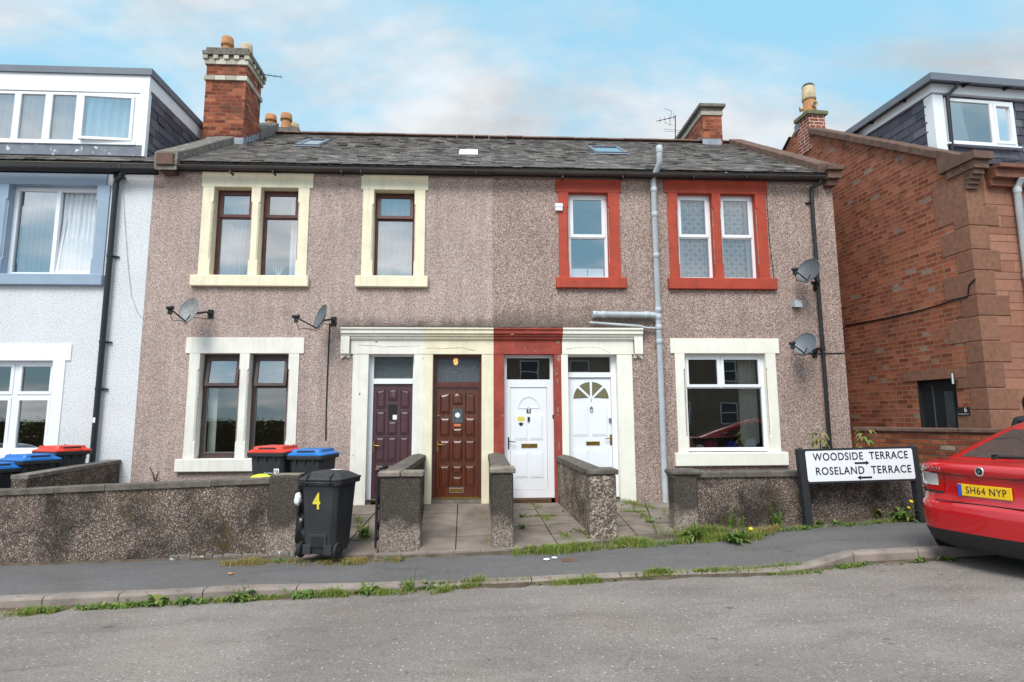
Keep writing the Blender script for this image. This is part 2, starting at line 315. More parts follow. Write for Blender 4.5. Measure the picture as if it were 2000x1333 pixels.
def leafmat(name, cols, rough=.55):
    m, nt, b, N, L = nodes(name); out = [n for n in nt.nodes if n.type == 'OUTPUT_MATERIAL'][0]; g = N('ShaderNodeNewGeometry')
    k = ramp(N, L, g.outputs['Random Per Island'], [(i/(len(cols)-1), c) for i, c in enumerate(cols)])
    L(k, b.inputs['Base Color']); b.inputs['Roughness'].default_value = rough
    t = N('ShaderNodeBsdfTranslucent'); L(k, t.inputs[0]); mx = N('ShaderNodeMixShader'); mx.inputs[0].default_value = .3; L(b.outputs[0], mx.inputs[1]); L(t.outputs[0], mx.inputs[2]); L(mx.outputs[0], out.inputs[0]); return m

M_dashL = pebble('pinkish_dash', [S((128, 102, 95)), S((184, 156, 147)), S((199, 171, 161)), S((220, 200, 190)), S((157, 129, 120)), S((191, 162, 152)), S((238, 224, 216))], 98, patch=.14, ctr=.72, bst=.45, band=(3.5, 6.4, 3.4, 3.62, .75))
M_dashR = pebble('brown_dash', [S((114, 90, 80)), S((170, 142, 130)), S((212, 190, 178)), S((150, 122, 110)), S((194, 164, 152)), S((232, 214, 204)), S((136, 108, 98))], 84, patch=.16, ctr=.78, bst=.5, band=(-.1, 2.9, 3.4, 3.85, .7))
M_dashW = pebble('weathered_dash', [S((92, 76, 68)), S((124, 105, 94)), S((148, 127, 115)), S((110, 92, 82)), S((204, 190, 180)), S((100, 84, 76)), S((134, 114, 103))], 92, st=.85, stain=(.04, .034, .031), moss=.8, patch=.35)
M_dashP = pebble('pier_dash', [S((110, 94, 86)), S((160, 142, 130)), S((192, 174, 160)), S((140, 122, 112)), S((220, 206, 192)), S((124, 108, 100)), S((170, 154, 140))], 84, ctr=.8, st=.85, stain=(.06, .052, .046), top=.77, moss=.35, patch=.25)
M_harl = harl('white_harling', S((236, 236, 238)))
M_white = plain('white_paint', S((237, 231, 220)), .55, .1, 3, .25, 30, .004, streak=.28, chips=S((196, 184, 170)), ct=.71)
M_wsm = plain('smooth_white_paint', S((240, 240, 243)), .5, .04, 3)
M_cream = plain('cream_paint', S((240, 228, 198)), .6, .12, 3, .25, 30, .004, streak=.25, chips=S((206, 190, 160)), ct=.71)
M_ivory = plain('ivory_paint', S((243, 238, 224)), .6, .07, 3, .3, 30, .004, streak=.18, chips=S((206, 196, 180)), ct=.72)
M_red = plain('red_masonry_paint', S((178, 66, 42)), .65, .22, 4, .3, 28, .005, chips=S((120, 62, 44)), streak=.25)
M_redflake = plain('flaking_red_paint', S((164, 66, 50)), .7, .35, 4, .5, 20, .01, chips=S((150, 112, 96)), streak=.35)
M_blue = plain('blue_grey_paint', S((150, 167, 186)), .6, .1, 2.5, .2, 30, .004)
M_upvc = plain('white_plastic', S((238, 238, 241)), .3, .03, 3)
M_wood = plain('reddish_brown_wood', S((92, 46, 38)), .4, .35, 9, .2, 60, .003)
M_wood2 = plain('dark_brown_wood', S((78, 58, 54)), .4, .25, 9, .2, 60, .003)
M_purple = plain('purple_brown_paint', S((80, 52, 58)), .42, .15, 6, .15, 70, .002)
def woodgrain():
    m, nt, b, N, L = nodes('varnished_wood'); c = coord(N, L, (30, 30, 1.2)); n = nz(N, L, c, 2.2, 6, .6, .8)
    L(ramp(N, L, n, [(.3, S((58, 24, 12))), (.55, S((92, 42, 20))), (.75, S((112, 56, 28)))]), b.inputs['Base Color']); b.inputs['Roughness'].default_value = .3; b.inputs['Coat Weight'].default_value = .3; return m
M_varn = woodgrain()
M_brass = plain('brass', S((176, 140, 72)), .32, .3, 20, metal=1)
M_chrome = plain('chrome', (.75, .75, .76), .15, .1, 20, metal=1)
M_steel = plain('galvanised_steel', S((150, 152, 156)), .45, .2, 20, metal=.8)
M_black = plain('black_plastic', S((34, 34, 37)), .45, .15, 4, .1, 200, .001)
M_binb = plain('black_bin_plastic', S((50, 50, 54)), .52, .4, 3, .25, 120, .002, streak=.5, chips=S((84, 84, 86)), ct=.74)
M_rub = plain('black_rubber', (.015, .015, .016), .7, .2, 10)
M_pipeb = plain('black_pipe', S((36, 36, 40)), .35, .2, 5)
M_gutr = plain('rusty_black_gutter', S((64, 55, 51)), .55, .4, 2.2, .3, 20, .005, chips=S((92, 56, 40)))
M_greyp = plain('grey_pipe', S((188, 194, 198)), .5, .2, 4, .15, 30, .002, streak=.3)
M_lead = plain('lead_sheet', S((150, 156, 166)), .5, .3, 4, .3, 12, .01)
M_leadw = plain('lead_with_white_streaks', S((118, 124, 134)), .55, .3, 5, .3, 12, .01, chips=S((215, 215, 218)), ct=.6)
M_stone = plain('weathered_coping', S((146, 133, 121)), .9, .45, 7, .7, 28, .012, chips=S((168, 160, 146)))
M_stoneB = plain('brown_coping', S((110, 84, 72)), .9, .4, 6, .6, 28, .01, chips=S((128, 122, 80)))
M_conc = plain('lichen_concrete', S((124, 116, 108)), .92, .4, 9, .7, 45, .008, chips=S((198, 194, 186)))
M_coned = plain('dark_concrete_coping', S((106, 97, 89)), .92, .45, 8, .7, 45, .01, chips=S((150, 146, 138)))
M_flag = plain('path_slab', S((140, 126, 116)), .9, .4, 2.6, .5, 90, .004, chips=S((126, 114, 104)))
M_kerb = plain('kerb_stone', S((146, 132, 124)), .9, .35, 3.5, .5, 70, .006, chips=S((118, 108, 100)))
M_dirt = plain('soil', S((96, 82, 68)), .95, .5, 6, .8, 30, .02)
M_asph = asphalt('road_asphalt', S((143, 134, 128)), 1., .24)
M_pave = asphalt('pavement_asphalt', S((112, 108, 107)), .3, .12, 1.3)
M_brickH = brick('red_brick', S((162, 88, 62)), S((186, 112, 82)), S((156, 124, 106)), .08, dark=.38, soot=.35, ms=.011)
M_brickG = brick('garden_brick', S((140, 72, 48)), S((160, 92, 62)), S((96, 80, 68)), .08, soot=.6, dark=.4, ms=.012)
M_brickC = brick('chimney_brick', S((150, 76, 54)), S((190, 112, 78)), S((140, 104, 86)), .0, rowh=.085, soot=.7, dark=.5)
M_brickD = brick('chimney_brick_with_pale_joints', S((150, 66, 46)), S((168, 92, 66)), S((196, 186, 174)), .0, rowh=.085, ms=.012)
M_palebr = island('pale_painted_brick', [(0, S((190, 182, 164))), (.5, S((164, 152, 134))), (1, S((210, 204, 188)))], .85, fs=20)
M_sand = island('red_sandstone', [(0, S((150, 106, 86))), (.5, S((164, 117, 95))), (1, S((144, 98, 79)))], .9, (.82, 1.1), 14, bs=.5)
M_quoin = island('brown_sandstone', [(0, S((134, 94, 75))), (.5, S((142, 101, 81))), (1, S((126, 88, 70)))], .92, (.7, 1.15), 12, bs=.6)
M_slate = island('roof_slate', [(0, S((98, 92, 89))), (.3, S((136, 129, 125))), (.6, S((116, 108, 104))), (.85, S((156, 149, 143))), (1, S((112, 100, 94)))], .7, (.7, 1.25), lichen=.75)
M_slateP = island('purple_slate', [(0, S((66, 64, 74))), (.5, S((92, 90, 100))), (1, S((108, 104, 112)))], .55, lichen=.18)
M_ridge = plain('clay_ridge_tile', S((122, 94, 82)), .85, .35, 4, .3, 30, .006)
M_pot = plain('clay_chimney_pot', S((196, 136, 90)), .8, .3, 5, .2, 30, .003)
M_potp = plain('pale_chimney_pot', S((206, 184, 150)), .8, .3, 6, .2, 30, .003)
M_smort = plain('sandstone_mortar', S((150, 116, 98)), .95, .3, 8)
M_mort = plain('grey_mortar', S((120, 112, 104)), .95, .35, 10, .6, 40, .01)
M_gfas = plain('grey_fascia', S((110, 116, 126)), .5, .1, 3)
M_glass = glass('window_glass', .2)
M_glassS = glass('sky_window_glass', .44)
M_glassD = glass('dark_glass', .23, (.85, .87, .88))
M_obs = plain('obscured_glass', S((74, 82, 84)), .22, .35, 40, .8, 60, .01)
M_obsp = plain('patterned_glass', S((88, 92, 98)), .2, .5, 55, .9, 45, .012)
M_obsg = plain('olive_patterned_glass', S((122, 116, 84)), .22, .6, 60, .9, 60, .012)
M_net = cloth('white_net', S((238, 242, 246)), .15)
M_curt = cloth('cream_curtain', S((228, 228, 214)), .2)
M_room = plain('room_wall', S((128, 116, 100)), .9, .2, 1)
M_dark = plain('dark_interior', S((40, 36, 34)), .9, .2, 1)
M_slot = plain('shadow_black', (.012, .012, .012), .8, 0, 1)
M_sign = plain('sign_white', S((240, 240, 242)), .35, .03, 3)
M_navy = plain('navy_lettering', S((26, 26, 48)), .5, 0, 3)
M_post = plain('black_painted_timber', S((42, 42, 46)), .7, .3, 12, .4, 60, .003)
M_yel = plain('yellow_vinyl', S((226, 208, 66)), .5, .1, 20)
M_redlid = plain('red_lid_plastic', S((222, 62, 44)), .45, .1, 5)
M_blulid = plain('blue_lid_plastic', S((32, 112, 190)), .45, .1, 5)
M_dish = plain('grey_dish', S((98, 102, 106)), .5, .15, 6)
M_dishp = plain('weathered_dish', S((142, 142, 140)), .6, .35, 9, streak=.5)
M_iron = plain('black_iron', S((40, 40, 44)), .5, .35, 14, metal=.3)
M_carR = plain('red_car_paint', S((190, 12, 26)), .25, .02, 2, coat=1)
M_carS = plain('silver_car_paint', S((150, 155, 162)), .3, .02, 2, metal=.6, coat=1)
M_trim = plain('black_bumper_plastic', S((38, 37, 38)), .6, .1, 30)
M_lampw = plain('clear_lamp', S((214, 208, 206)), .12, .1, 30, coat=1)
M_lampr = plain('red_lamp', S((196, 22, 18)), .12, .15, 30, coat=1)
M_plate = plain('yellow_plate', S((238, 190, 20)), .4, .05, 20)
M_skin = plain('skin', S((196, 146, 126)), .55, .1, 20)
M_hair = plain('dark_hair', S((34, 28, 28)), .6, .4, 60, .4, 120, .004)
M_coatd = plain('dark_jacket', S((30, 31, 38)), .8, .2, 8)
M_jean = plain('dark_trousers', S((36, 40, 54)), .85, .2, 8)
M_leaf = leafmat('weed_leaf', [S((66, 94, 38)), S((98, 130, 52)), S((126, 152, 74)), S((84, 112, 46)), S((112, 138, 60)), S((160, 156, 88))])
M_grass = leafmat('grass_blade', [S((104, 132, 48)), S((150, 166, 72)), S((84, 120, 40)), S((176, 164, 96)), S((120, 148, 54))])
M_dry = leafmat('dry_grass', [S((176, 150, 96)), S((140, 128, 66)), S((196, 168, 116)), S((128, 134, 60)), S((160, 132, 84))])
M_sap = leafmat('sapling_leaf', [S((134, 148, 66)), S((110, 138, 60)), S((170, 158, 96)), S((150, 120, 76))])
M_hedge = leafmat('hedge_leaf', [S((104, 126, 70)), S((126, 150, 84)), S((146, 168, 100))])
M_twig = plain('twig', S((96, 74, 54)), .9, .3, 20)
M_petal = plain('yellow_petal', S((244, 206, 20)), .6, .1, 20)
M_bag = plain('black_bin_bag', S((26, 26, 28)), .25, .1, 10)
M_bagy = plain('yellow_bag', S((214, 222, 60)), .4, .1, 10)
M_paper = plain('white_paper', S((236, 236, 236)), .7, .03, 10)
M_wdk = plain('dark_wood_step', S((92, 66, 44)), .7, .4, 8)
M_oran = plain('orange_sticker', S((216, 120, 70)), .5, .1, 10)
M_knit = plain('blue_cloth', S((40, 62, 150)), .9, .2, 10)
M_pink = plain('pink_black_cloth', S((150, 60, 80)), .9, .6, 40)
M_beige = pebble('beige_dash', [S((150, 136, 120)), S((176, 162, 146)), S((130, 116, 102))], 40)

# ================================================================== the setting: ground
XL, XS, XR = -6.08, .23, 6.965           # party wall, seam between the pair, right corner
ZT = 6.03                                # wall head
def zroad(x, y): return -.41 + .03*x + .014*min(max(-4.0-y, 0), 3.0)
KERB = [(-40, -4.0), (-9, -4.0), (-5, -3.97), (-3.4, -4.04), (-1.85, -4.0), (0, -4.0), (1.2, -4.0), (2.2, -4.02), (3.4, -4.13), (3.85, -4.02), (4.3, -3.86), (5, -3.86), (6, -3.87), (8, -3.8), (12, -3.5), (40, -2)]
def interp(tab, x):
    for (a, b), (c, d) in zip(tab, tab[1:]):
        if a <= x <= c: return b+(d-b)*(x-a)/(c-a)
    return tab[0][1] if x < tab[0][0] else tab[-1][1]
UPST = [(-40, .12), (-2.6, .115), (-1.6, .075), (-.4, .05), (3.2, .035), (3.9, .06), (4.35, .125), (40, .12)]
def ykerb(x): return interp(KERB, x)
def zkerb(x): return zroad(x, ykerb(x)) + interp(UPST, x)
WALLY = [(-40, -2.2), (-6.5, -2.2), (-4.4, -2.36), (-2.4, -2.58), (.3, -2.68), (1.6, -2.42), (2.85, -2.15), (5, -2.0), (6.8, -1.87), (9, -1.8), (40, -1)]
def ywall(x): return interp(WALLY, x)
def zpave(x, y):                       # pavement: from kerb top up to the wall foot
    a, b = ykerb(x), ywall(x); t = min(max((y-a)/(b-a), 0), 1)
    return zkerb(x)*(1-t) + (-.3+.03*x)*t
xs = [-60, -40, -25, -15, -12] + [-10+.25*i for i in range(89)] + [14, 18, 25, 40, 60]
g = G(); ys = [-60, -40, -30, -20, -14, -10, -8] + [-7+.25*i for i in range(26)]
g.grid(lambda u, v: V((xs[round(u*(len(xs)-1))], ys[round(v*(len(ys)-1))], zroad(xs[round(u*(len(xs)-1))], ys[round(v*(len(ys)-1))]) + .012*noise.noise(V((xs[round(u*(len(xs)-1))]*.8, ys[round(v*(len(ys)-1))]*.8, 0))))), len(xs)-1, len(ys)-1)
road = struct(g, 'road', M_asph)
g = G(); nx = [x for x in xs if -40 <= x <= 40]
def pv(u, v):
    x = nx[round(u*(len(nx)-1))]; y0 = ykerb(x)+.11; y1 = ywall(x)+.35; y = y0+(y1-y0)*v
    return V((x, y, zpave(x, y)-.006 + .008*noise.noise(V((x*1.3, y*1.3, 3)))))
g.grid(pv, len(nx)-1, 8); struct(g, 'pavement', M_pave)
g = G(); x = -14.
while x < 16:                          # kerb stones, one mesh
    Lk = .9 + random.uniform(-.12, .12); x2 = x+Lk-.012; n = 3
    for i in range(n):
        a, b = x+(x2-x)*i/n, x+(x2-x)*(i+1)/n
        def sec(q):
            y, z = ykerb(q), zkerb(q); return [V((q, y+.13, z-.3)), V((q, y-.012, z-.3)), V((q, y-.01, z-.028)), V((q, y+.004, z-.008)), V((q, y+.024, z)), V((q, y+.13, z))]
        A, B = sec(a), sec(b); vs = A+B
        g.add(vs, [(j, (j+1) % 6, 6+(j+1) % 6, 6+j) for j in range(6)]); g.add(vs, [list(range(6)), list(range(6, 12))])
    x += Lk
struct(g, 'kerb', M_kerb)
g = G()                                # soil of the front gardens, falling to the pavement
def zgard(x, y):
    t = min(max((y-ywall(x))/(0-ywall(x)), 0), 1); return (-.3+.03*x)*(1-t) + -.09*t
def gd(u, v):
    x = -20+44*u; y1 = 1.2 if x < 6.9 else 14; y0 = ywall(x)+.1; y = y0+(y1-y0)*v; return V((x, y, zgard(x, y)-.02+.02*noise.noise(V((x*2, y*2, 1)))))
g.grid(gd, 110, 16); struct(g, 'garden_ground', M_dirt)
g = G(); g.grid(lambda u, v: V((-400+800*u, -60-340*v if v < .99 else -400, -1.5)), 2, 2); g.grid(lambda u, v: V((-400+800*u, 20+380*v, -1.0)), 2, 2)
struct(g, 'far_ground', M_dirt)
def path(nm, poly_near, poly_far, cols, rows, seed):           # flagged path from the pavement up to a door
    rnd = random.Random(seed); g = G(); (xa, ya), (xb, yb) = poly_near; (xc, yc), (xd, yd) = poly_far
    P = lambda u, v: V(((xa+(xb-xa)*u)*(1-v)+(xc+(xd-xc)*u)*v, (ya+(yb-ya)*u)*(1-v)+(yc+(yd-yc)*u)*v, 0))
    for i in range(cols):
        for j in range(rows):
            e = .006; u0, u1, v0, v1 = i/cols+e*1.2, (i+1)/cols-e*1.2, j/rows+e, (j+1)/rows-e
            dz = rnd.uniform(-.006, .006); q = []
            for u, v in ((u0, v0), (u1, v0), (u1, v1), (u0, v1)):
                p = P(u, v); p.z = zgard(p.x, p.y)+.022+dz+rnd.uniform(-.004, .004); q.append(p)
            g.prism([p-V((0, 0, .06)) for p in q], (0, 0, .06))
    return struct(g, nm, M_flag)

# ================================================================== house parts
def wall_cells(g, x0, x1, z0, z1, holes, Y, mi=0):
    xx = sorted({x0, x1} | {h[k] for h in holes for k in (0, 1)}); zz = sorted({z0, z1} | {h[k] for h in holes for k in (2, 3)})
    for a, b in zip(xx, xx[1:]):
        for c, d in zip(zz, zz[1:]):
            mx, mz = (a+b)/2, (c+d)/2
            if not any(h[0] < mx < h[1] and h[2] < mz < h[3] for h in holes): g.quad((a, Y, c), (b, Y, c), (b, Y, d), (a, Y, d), mi=mi)
def jamb(g, x0, x1, z0, z1, side, Y0=-.022, Y1=.24, ch=.035):
    """one dressed-stone jamb; the edge on `side` of the opening is chamfered between plain stops ('b' = both)"""
    zs = [z0, z0+.27, z0+.31, z1-.31, z1-.27, z1] if z1-z0 > .9 else [z0, z0+.01, z0+.02, z1-.02, z1-.01, z1]
    cs = [0, 0, ch, ch, 0, 0]; vs = []
    for z, c in zip(zs, cs):
        l = c if side in 'lb' else 0; r = c if side in 'rb' else 0
        vs += [V((x0, Y1, z)), V((x0, Y0+l, z)), V((x0+l, Y0, z)), V((x1-r, Y0, z)), V((x1, Y0+r, z)), V((x1, Y1, z))]
    n = 6; fs = [(i*n+k, i*n+(k+1) % n, (i+1)*n+(k+1) % n, (i+1)*n+k) for i in range(5) for k in range(n)]
    g.add(vs, fs); g.add(vs, [list(range(6))[::-1], list(range(30, 36))])
def surround(house, m, lint, sill, jo, opens, name='window_surround'):
    """lint/sill: x0,x1,z0,z1; jo: outer jamb x's; opens: (x0,x1) list between sill top and lintel bottom"""
    g = G(); zs, zl = sill[3], lint[2]
    g.cbox(lint[0], lint[1], -.025, .24, lint[2], lint[3], .006); g.cbox(sill[0], sill[1], -.085, .24, sill[2], sill[3], .012)
    xsn = [jo[0]] + [v for o in opens for v in o] + [jo[1]]
    for i in range(0, len(xsn), 2):
        jamb(g, xsn[i], xsn[i+1], zs, zl, 'r' if i == 0 else ('l' if i == len(xsn)-2 else 'b'))
    return g.build(name, m, house)
def pane(parent, x0, x1, z0, z1, Y, m=None, name='pane', tilt=0, hz=None):
    g = G(); g.quad((x0, Y, z0), (x1, Y, z0), (x1, Y-tilt, z1), (x0, Y-tilt, z1)); return g.build(name, m or M_glass, parent)
def curtain(parent, x0, x1, z0, z1, Y, m=None, amp=.026, per=.11, seed=0, nm='curtain', gather=0):
    rnd = random.Random(seed); ph = rnd.uniform(0, 6); g = G()
    def f(u, v):
        x = x0+(x1-x0)*u; 
        if gather: x = x0+(x1-x0)*u*(1-gather*(1-v)*(.5+.5*math.sin(2.2*v)))
        return V((x, Y+amp*math.sin(ph+(x0+(x1-x0)*u)/per*6.28)+.4*amp*math.sin(ph*2+u*37+v*1.5), z0+(z1-z0)*v))
    g.grid(f, max(16, int((x1-x0)/per*8)), 8); return g.build(nm, m or M_net, parent, fix=False)
def sash_window(house, x0, x1, z0, z1, Y, m, zt, fw=.055, sw=.045, top='sash', mull=None, open_top=0, gl=None, low='fixed', bead=None, drip=False, glt=None):
    """a window frame (part) with panes and opening lights (sub-parts); zt = transom height"""
    g = G(); g.ring(x0, x1, z0, z1, fw, Y, Y+.07)
    tb = .035; g.box(x0+fw, x1-fw, Y+.002, Y+.068, zt-tb/2, zt+tb/2)
    if drip: g.box(x0-.01, x1+.01, Y-.03, Y+.03, z0-.012, z0+.02)
    w = g.build('window', m, house)
    xsn = [x0+fw, x1-fw] if mull is None else [x0+fw, mull-.025, mull+.025, x1-fw]
    if mull is not None:
        mg = G(); mg.box(mull-.025, mull+.025, Y+.003, Y+.066, zt+tb/2, z1-fw); mg.build('mullion', m, w)
    for i in range(0, len(xsn), 2):
        a, b = xsn[i], xsn[i+1]; sg = G()
        if top == 'sash':
            sg.ring(a-.012, b+.012, zt+tb/2-.012, z1-fw+.012, sw+.012, Y-.018, Y+.03)
            if open_top:
                c = V((0, Y, z1-fw)); M = Matrix.Translation(c) @ Matrix.Rotation(-open_top, 4, 'X') @ Matrix.Translation(-c); sg.v = [M @ p for p in sg.v]
            sg.build('sash', m, w)
            p = G(); p.quad(*[(M @ V(q) if open_top else q) for q in ((a+sw, Y+.008, zt+tb/2+sw), (b-sw, Y+.008, zt+tb/2+sw), (b-sw, Y+.008, z1-fw-sw), (a+sw, Y+.008, z1-fw-sw))]); p.build('pane', glt or gl or M_glass, w)
        else: pane(w, a, b, zt+tb/2, z1-fw, Y+.03, gl)
    if low == 'sash':
        sg = G(); sg.ring(x0+fw-.012, x1-fw+.012, z0+fw-.012, zt-tb/2+.012, sw, Y-.016, Y+.03); sg.build('sash', m, w); pane(w, x0+fw+sw-.012, x1-fw-sw+.012, z0+fw+sw-.012, zt-tb/2-sw+.012, Y+.01, gl)
    else: pane(w, x0+fw, x1-fw, z0+fw, zt-tb/2, Y+.03, gl)
    if bead:
        sg = G(); sg.ring(x0+fw-.002, x1-fw+.002, z0+fw-.002, zt-tb/2+.002, .012, Y+.012, Y+.03); sg.build('glazing_bead', bead, w)
    return w
def slates(g, p0, ux, us, Wd, Ld, exp=.122, wid=.2, seed=1, tilt=.016, clip=None, mi=0):
    rnd = random.Random(seed); ux = V(ux).normalized(); us = V(us).normalized(); n = ux.cross(us).normalized()
    if n.z < 0 and abs(us.z) < .999: n = -n
    rows = int(Ld/exp)
    for r in range(rows+1):
        s0 = r*exp; x = -wid*.5*(r % 2) - rnd.uniform(0, .05)
        while x < Wd:
            w = wid*rnd.uniform(.85, 1.12); a, b = max(x, 0), min(x+w-.006, Wd); x += w
            if b-a < .03: continue
            s1 = min(s0+exp*1.25, Ld); lo = s0 + rnd.uniform(-.012, .008); up = tilt+rnd.uniform(-.003, .006) + (.014 if rnd.random() < .04 else 0)
            sk = rnd.uniform(-.006, .006)
            if clip and not clip((a+b)/2, s0+exp*.5): continue
            q = lambda xx, ss, h: p0 + ux*xx + us*ss + n*h
            vs = [q(a, lo, up), q(b, lo+sk, up), q(b, s1, .003), q(a, s1, .003), q(a, lo, up-.011), q(b, lo+sk, up-.011)]
            g.add(vs, [(0, 1, 2, 3), (4, 5, 1, 0), (4, 0, 3), (5, 2, 1)], mi)
def gutter(g, x0, x1, Y, z, r=.058):
    prof = [(Y+r*math.cos(a), z+r*math.sin(a)*1.05) for a in [math.pi+math.pi*k/10 for k in range(11)]]
    vs = [V((x, y, zz)) for x in (x0, x1) for y, zz in prof] + [V((x, Y+(y-Y)*.88, z+(zz-z)*.88)) for x in (x0, x1) for y, zz in prof]
    n = 11; fs = [(i, i+1, n+i+1, n+i) for i in range(10)] + [(2*n+i, 2*n+i+1, 3*n+i+1, 3*n+i) for i in range(10)]
    fs += [tuple(range(n)), tuple(range(n, 2*n))] + [(0, n, 3*n, 2*n), (n-1, 2*n-1, 4*n-1, 3*n-1)]
    g.add(vs, fs, 0, True)
    g.box(x0, x1, Y-r-.004, Y-r+.006, z-.006, z+.006); g.box(x0, x1, Y+r+.002, Y+r+.022, z-.07, z+.02)
def pot(g, x, y, z, h, r, mi=0, mi2=0, n=18):                    # clay pot with a wider collar
    g.lathe([(r*1.02, 0), (r*.9, h*.5), (r*.86, h*.6), (r*1.15, h*.62), (r*1.16, h*.68), (r*1.02, h*.97), (r*.98, h), (r*.8, h), (r*.78, h*.6)], (x, y, z), n=n, mi=mi)
# roof plane shared by the terrace
YR = 4.0; EY = -.17
ez = aY(1000, 327, EY).z; rz = aY(980, 272, YR).z
def zroof(y): return ez + (rz-ez)*(y-EY)/(YR-EY)
US = V((0, YR-EY, rz-ez)).normalized(); RN = V((0, -(rz-ez), YR-EY)).normalized(); RL = math.hypot(YR-EY, rz-ez); RP = V((0, EY, ez))
def onroof(px, py): return aP(px, py, RP, RN)

def shell(house, x0, x1, holes, m, z0=-.7, inside=True, sides='lr'):
    g = G(); wall_cells(g, x0, x1, z0, ZT, holes, 0)
    for s, x in (('l', x0), ('r', x1)):
        if s in sides: g.add([(x, 0, z0), (x, 8, z0), (x, 8, ZT), (x, YR, rz-.03), (x, 0, ZT)], [(0, 1, 2, 3, 4)])
    g.quad((x0, 8, z0), (x1, 8, z0), (x1, 8, ZT), (x0, 8, ZT))
    w = g.build('wall', m, house)
    g = G(); g.quad((x0+.01, 3.2, z0), (x1-.01, 3.2, z0), (x1-.01, 3.2, ZT), (x0+.01, 3.2, ZT)); g.quad((x0+.01, .05, 0), (x1-.01, .05, 0), (x1-.01, 3.2, 0), (x0+.01, 3.2, 0))
    for zc in (2.85, 3.05, ZT-.05): g.quad((x0+.01, .05, zc), (x1-.01, .05, zc), (x1-.01, 3.2, zc), (x0+.01, 3.2, zc))
    xm = (x0+x1)/2; g.box(xm-.06, xm+.06, .25, 3.2, 0, ZT-.1); g.build('interior', M_room, house)
    return w
def roof(house, x0, x1, seed, m=None):
    g = G(); slates(g, V((x0, EY, ez)), (1, 0, 0), US, x1-x0, RL, seed=seed)
    o = RN*-.02
    g.quad(*[V(p)+o for p in ((x0, EY, ez), (x1, EY, ez), (x1, YR, rz), (x0, YR, rz))]); g.quad((x0, YR, rz-.02), (x1, YR, rz-.02), (x1, 8.2, ez), (x0, 8.2, ez))
    g.quad((x0, EY, ez-.03), (x1, EY, ez-.03), (x1, .02, ZT-.01), (x0, .02, ZT-.01))
    r = g.build('roof', m or M_slate, house, fix=False)
    g = G(); x = x0
    while x < x1-.02:
        b = min(x+.45, x1); dz = random.uniform(-.006, .008)
        pts = [V((x, YR+.16*math.sin(a), rz+dz-.05+.13*math.cos(a))) for a in [R(-68+17*k) for k in range(9)]]
        g.prism(pts, (b-x-.012, 0, 0)); x = b
    g.build('ridge_tiles', M_ridge, r); return r

# ------------------------------------------------------------------ pair of terrace houses
HL = thing('terrace_house', 'pinkish pebble-dashed terrace house with cream upper window surrounds and tall brick chimney', 'house', (XL, 0, -.3), group='houses in the street')
HR = thing('terrace_house', 'brown pebble-dashed terrace house with red upper window surrounds and grey soil pipe', 'house', (XS, 0, -.3), group='houses in the street')
def rng(xpl, xpr, ypt, ypb, Y=0):          # measured rectangle -> x0, x1, z0, z1
    ym = (ypt+ypb)/2; return (X(xpl, ym, Y), X(xpr, ym, Y), Z(ypb, (xpl+xpr)/2, Y), Z(ypt, (xpl+xpr)/2, Y))
WIN = {
 'ul': dict(lint=rng(395.5, 613, 338, 367), sill=rng(374, 604, 539.5, 561), jo=(X(392.5, 451), X(602, 451)), op=[(X(414.3, 451), X(488.6, 451)), (X(506.3, 451), X(580.6, 451))]),
 'um': dict(lint=rng(706, 837, 342.5, 372), sill=rng(695, 836.3, 540.5, 562.5), jo=(X(707.7, 455), X(830, 455)), op=[(X(729, 455), X(809, 455))]),
 'ru': dict(lint=rng(1084.5, 1212.4, 352, 377), sill=rng(1085.5, 1222.7, 543.7, 564.5), jo=(X(1091, 460), X(1210.5, 460)), op=[(X(1111, 460), X(1188.6, 460))]),
 'rd': dict(lint=rng(1296, 1497.5, 352.5, 379), sill=rng(1304, 1515, 545, 567), jo=(X(1305.6, 460), X(1498.7, 460)), op=[(X(1325, 460), X(1393, 460)), (X(1409.8, 460), X(1478, 460))]),
 'll': dict(lint=rng(364, 594.7, 660, 691), sill=rng(344.6, 598, 896, 921), jo=(X(365, 790), X(581, 790)), op=[(X(385.8, 790), X(464.4, 790)), (X(483.3, 790), X(560.6, 790))]),
 'lr': dict(lint=rng(1308.5, 1520.4, 661.8, 691), sill=rng(1317, 1537, 884, 910), jo=(X(1321, 787), X(1519, 787)), op=[(X(1340, 787), X(1499.5, 787))]),
}
for w in WIN.values():
    w['hole'] = [(a, b, w['sill'][3], w['lint'][2]) for a, b in w['op']]
DO = {4: (X(717, 830), X(807, 830)), 3: (X(844, 830), X(940.5, 830)), 2: (X(984.8, 830), X(1083, 830)), 1: (X(1111, 830), X(1208, 830))}
DH = Z(692.5, 960); DZ0 = -.02
dh = lambda n: (DO[n][0], DO[n][1], -.7, DH)
shell(HL, XL, XS, [h for k in ('ul', 'um', 'll') for h in WIN[k]['hole']] + [dh(4), dh(3)], M_dashL)
shell(HR, XS, XR, [h for k in ('ru', 'rd', 'lr') for h in WIN[k]['hole']] + [dh(2), dh(1)], M_dashR)
roof(HL, XL+.06, XS, 3); roof(HR, XS, XR-.05, 4)
for k, m, h in (('ul', M_cream, HL), ('um', M_cream, HL), ('ll', M_white, HL), ('ru', M_red, HR), ('rd', M_red, HR), ('lr', M_ivory, HR)):
    w = WIN[k]; surround(h, m, w['lint'], w['sill'], w['jo'], w['op'])
SB = .17
